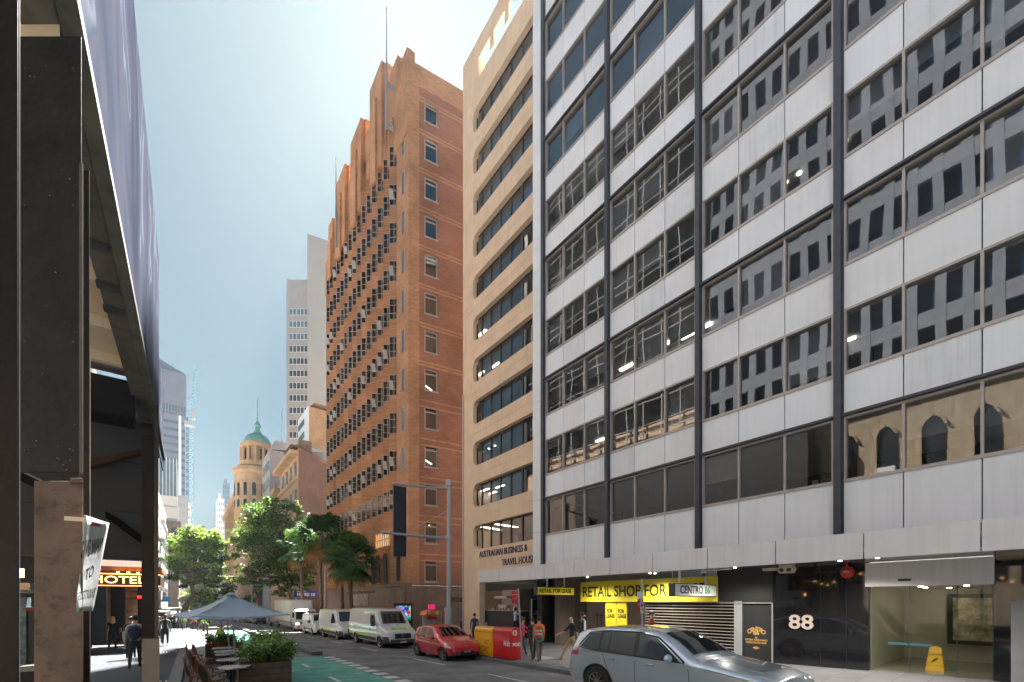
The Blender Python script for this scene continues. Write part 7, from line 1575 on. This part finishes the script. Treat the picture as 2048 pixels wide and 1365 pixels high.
    for sd in (-1,1): b.sph((sd*.032*k,hy-.088*k,hz_+.0*k),.011*k,n=6)
    T.part('eyes', b, MT['inky']); b=MB(); b.box(-.022*k,.022*k,hy-.094*k,hy-.088*k,hz_-.062*k,hz_-.056*k); T.part('mouth', b, M_('lips',(.35,.12,.10),.5,var=0))
    b=MB()
    for sd in (-1,1): b.sph((sd*.084*k,hy+.005,hz_-.012*k),.022*k,(.4,.8,1.2),8)
    T.part('ears', b, skm, smooth=True)
    if vest:
        b=MB(); 
        for (za,zb_,ra,rb) in ((1.02,1.22,.152,.168),(1.22,1.42,.168,.165)): b.lathe([(ra*k,za*k),(rb*k,zb_*k)],(0,0,0),20)
        b.v=[(x*1.12,y*.80+up((0,0,zz/k))[1]*k*(1 if bend else 0),(up((0,0,zz/k))[2] if bend else zz/k)*k+off[2]) for x,y,zz in b.v]; T.part('vest', b, M_('hi vis',vest,.6,var=.05), smooth=60)
        if not bend:
            b=MB()
            for za in (1.08,1.20): b.lathe([(.172*k,za*k),(.174*k,(za+.05)*k)],(0,0,0),20)
            b.v=[(x*1.12,y*.82,zz) for x,y,zz in b.v]; T.part('reflective_band', b, MT['white'])
    for e in extras:
        if e=='backpack': b=MB(); b.sph((0,.20*k,1.22*k),.20*k,(.85,.55,1.25),14); T.part('backpack', b, M_('backpack',(.03,.035,.06),.6,var=.1), smooth=True); b=MB(); [b.tube([(s*.12*k,.10*k,1.42*k),(s*.15*k,-.02*k,1.46*k),(s*.14*k,-.11*k,1.36*k),(s*.15*k,-.10*k,1.12*k)],.018*k,6) for s in (-1,1)]; T.part('strap', b, MT['black'])
        if e=='handbag': b=MB(); b.box(-.34*k,-.24*k,-.12*k,.14*k,.98*k,1.18*k); T.part('handbag', b, M_('red bag',(.30,.01,.02),.4,var=0), bevel=.02)
        if e=='cable': 
            b=MB()
            for q in range(5): b.tube([(.05*k+.17*k*math.cos(t),(.17+.02*q)*k,1.12*k+.30*k*math.sin(t)) for t in [i*math.pi/8 for i in range(17)]],.014,6)
            T.part('cable_coil', b, M_('teal cable',(.05,.30,.32),.5,var=0), smooth=True)
        if e=='jacket_open': b=MB(); b.box(-.045*k,.045*k,-.120*k,-.112*k,.98*k,1.44*k); T.part('shirt_front', b, M_('undershirt',(.02,.022,.035),.8,var=0))
        if e=='pale_shirt': b=MB(); b.box(-.06*k,.06*k,-.122*k,-.113*k,1.0*k,1.46*k); T.part('shirt_front', b, M_('pale shirt',(.55,.5,.42),.8,var=0))
    return T
def hd(px,towards): return 0
PI=math.pi
person('woman with long blonde hair in black walking away past the hotel with a red bag',225,1302,h=1.70,head=PI,long_hair=True,hair=(.60,.30,.08),extras=('handbag',),shirt=(.02,.02,.022),pants=(.015,.015,.02),arms=(.5,-.3))
person('man in pale shirt with dark backpack walking away beside the wrapped column',270,1341,h=1.80,head=PI,extras=('backpack',),shirt=(.45,.42,.40),pants=(.05,.045,.045),shoes=(.02,.02,.02),sleeves=True,stride=.4)
person('person in black t-shirt and cap walking ahead of the backpack man',262,1318,h=1.72,head=PI,shirt=(.02,.02,.025),cap=(.02,.02,.02),sleeves=False,stride=.3)
person('bearded man in open green jacket walking towards us on the sunny footpath',330.5,1291.5,h=1.78,head=0,shirt=(.13,.18,.14),pants=(.03,.035,.05),beard=True,extras=('jacket_open',),stride=.12)
person('person in lilac shirt half hidden behind the gantry column',318,1290,h=1.65,head=0,shirt=(.5,.45,.55),pants=(.1,.1,.1))
person('man in pale blue shirt on the far footpath',341,1256,h=1.75,head=0,shirt=(.35,.42,.55),pants=(.05,.05,.06))
person('person in dark coat with blue bag on the far footpath',348,1252,h=1.72,head=PI,shirt=(.03,.04,.05),pants=(.02,.02,.02),extras=('backpack',))
person('person in grey walking beside the diamond sign post',357,1259.5,h=1.80,head=PI,shirt=(.12,.13,.11),pants=(.10,.09,.08))
person('worker in fluoro lime top standing beside the diamond sign post',368.5,1260,h=1.75,head=PI,shirt=(.35,.65,.02),pants=(.25,.27,.28),vest=(.4,.75,.02))
person('worker in fluoro lime stooping by a bicycle on the deck',402,1263,h=1.78,head=PI/2,shirt=(.35,.7,.02),pants=(.20,.16,.11),bend=.75,arms=(1.1,1.0))
person('worker in orange vest stooping beside the bicycle',393,1260,h=1.72,head=-PI/2,shirt=(.8,.12,.02),pants=(.04,.04,.05),bend=.8,arms=(1.1,1.2))
person('person in brown standing alone on the far deck',418,1254,h=1.75,head=0,shirt=(.15,.08,.06),pants=(.10,.08,.06))
person('distant pedestrian in black at the left shopfronts',333,1250,h=1.7,head=0,shirt=(.02,.02,.02),pants=(.02,.02,.02))
X,Y=at(441,25); person('worker in fluoro lime shirt with ginger hair sitting behind the flower planter',X=X,Y=Y,z=zr(X,Y),h=1.72,head=PI*.8,shirt=(.40,.75,.02),sit=True,hair=(.30,.10,.04),vest=(.4,.75,.02))
person('worker in orange shirt carrying a teal cable coil near the cafe',1078,1325,h=1.78,head=PI*.85,shirt=(.85,.16,.02),pants=(.12,.10,.09),extras=('cable',),shoes=(.15,.13,.12),vest=(.9,.17,.02))
person('person in dark clothes walking beside the orange worker',1066,1322,h=1.72,head=PI*.85,shirt=(.03,.03,.05),pants=(.04,.04,.05),shoes=(.1,.1,.1))
person('person in pink top behind the leaning sign post',1045,1311,h=1.62,head=.4,shirt=(.45,.05,.12),pants=(.05,.05,.05),arms=(.8,.8))
person('balding man in black t-shirt and khaki trousers striding towards the pillar',1144,1326,h=1.78,head=-PI/2-.5,shirt=(.015,.018,.022),pants=(.42,.27,.13),sleeves=False,bald=True,skin=(.6,.33,.25),shoes=(.45,.25,.08),stride=.55,arms=(.75,-.5))
person('bearded man in dark blazer and pale shirt behind the balding man',1165,1318,h=1.84,head=.1,shirt=(.015,.02,.035),pants=(.22,.20,.17),beard=True,extras=('pale_shirt',))
X,Y=at(1303,16.0); person('young man in rust red shirt behind the silver SUV',X=X,Y=Y,h=1.80,head=.3,shirt=(.40,.07,.03),pants=(.05,.05,.05))
person('man in navy shirt walking behind the yellow posting box',949,1290,h=1.76,head=PI*.9,shirt=(.03,.06,.13),pants=(.05,.05,.05))
X,Y=at(972,25); person('seated person in teal shirt behind the posting boxes',X=X,Y=Y,h=1.7,head=.3,sit=True,shirt=(.02,.28,.36))
X,Y=at(1031,27); person('man in white shirt standing at the cafe counter',X=X,Y=Y,z=CZ-2.15,h=1.76,head=PI/2,shirt=(.6,.6,.68),pants=(.03,.03,.05),arms=(.9,.9),group=None)
# bicycle
X,Y,z,D=gp(389,1262); T=Thing('bicycle','dark bicycle lying between the two stooping workers','bicycle',(X,Y,z),local=True,rot=-.5)
for x in (-.5,.55): b=MB(); b.lathe([(.31,-.02),(.34,0),(.31,.02)],(0,0,0),22,axis='x'); b.v=[(x+q[1],q[0],q[2]+.34) for q in b.v]; T.part('wheel', b, MT['rubber'], smooth=True)
b=MB(); 
for p,q in (((-.5,0,.34),(-.15,0,.8)),((-.15,0,.8),(.4,0,.85)),((.4,0,.85),(.55,0,.34)),((-.15,0,.8),(.05,0,.3)),((.05,0,.3),(.42,0,.75)),((-.5,0,.34),(.05,0,.3))): b.bar(p,q,.03)
T.part('frame', b, MT['steel']); b=MB(); b.bar((.4,-.25,.95),(.4,.25,.95),.03); T.part('handlebar', b, MT['black']); b=MB(); b.box(-.28,-.04,-.06,.06,.84,.89); T.part('saddle', b, MT['black'])
# ================================================================ thin city haze round the whole scene
hz = MB(); hz.box(-204,204,-124,524,-7.5,108)
hm = bpy.data.materials.new('haze air'); hm.use_nodes = True; hn = hm.node_tree; hn.nodes.clear()
ho = hn.nodes.new('ShaderNodeOutputMaterial'); pv = hn.nodes.new('ShaderNodeVolumePrincipled'); pv.inputs['Color'].default_value = (.80,.90,1,1); pv.inputs['Density'].default_value = .00016; pv.inputs['Anisotropy'].default_value = .2
hn.links.new(pv.outputs[0], ho.inputs['Volume'])
h_ = mesh_obj('haze', hz, hm); h_['kind'] = 'stuff'
import sys, OpenImageIO as oiio
b=oiio.ImageBuf('/workdir/render_main.png'); w=b.spec().width; k=w/2048
for n,x,y in (('sky_tl',310,60),('sky_c',500,300),('sky_hi',860,60),('sky_lo',410,950),('panel_up',1300,50),('panel_r',1740,400),('panel_mid',1500,620),('panel_low',1550,1060),('awning',1250,1120),('beige',936,600),('brickside',900,400),('brickfront',700,700),('road',900,1350),('footL',340,1320),('banner',230,300),('plateL',100,500),('tower',640,600),('green',640,1340),('towerL',345,800)):
    p=b.getpixel(int(x*k),int(y*k)); print(n,[int(c*255) for c in p[:3]])
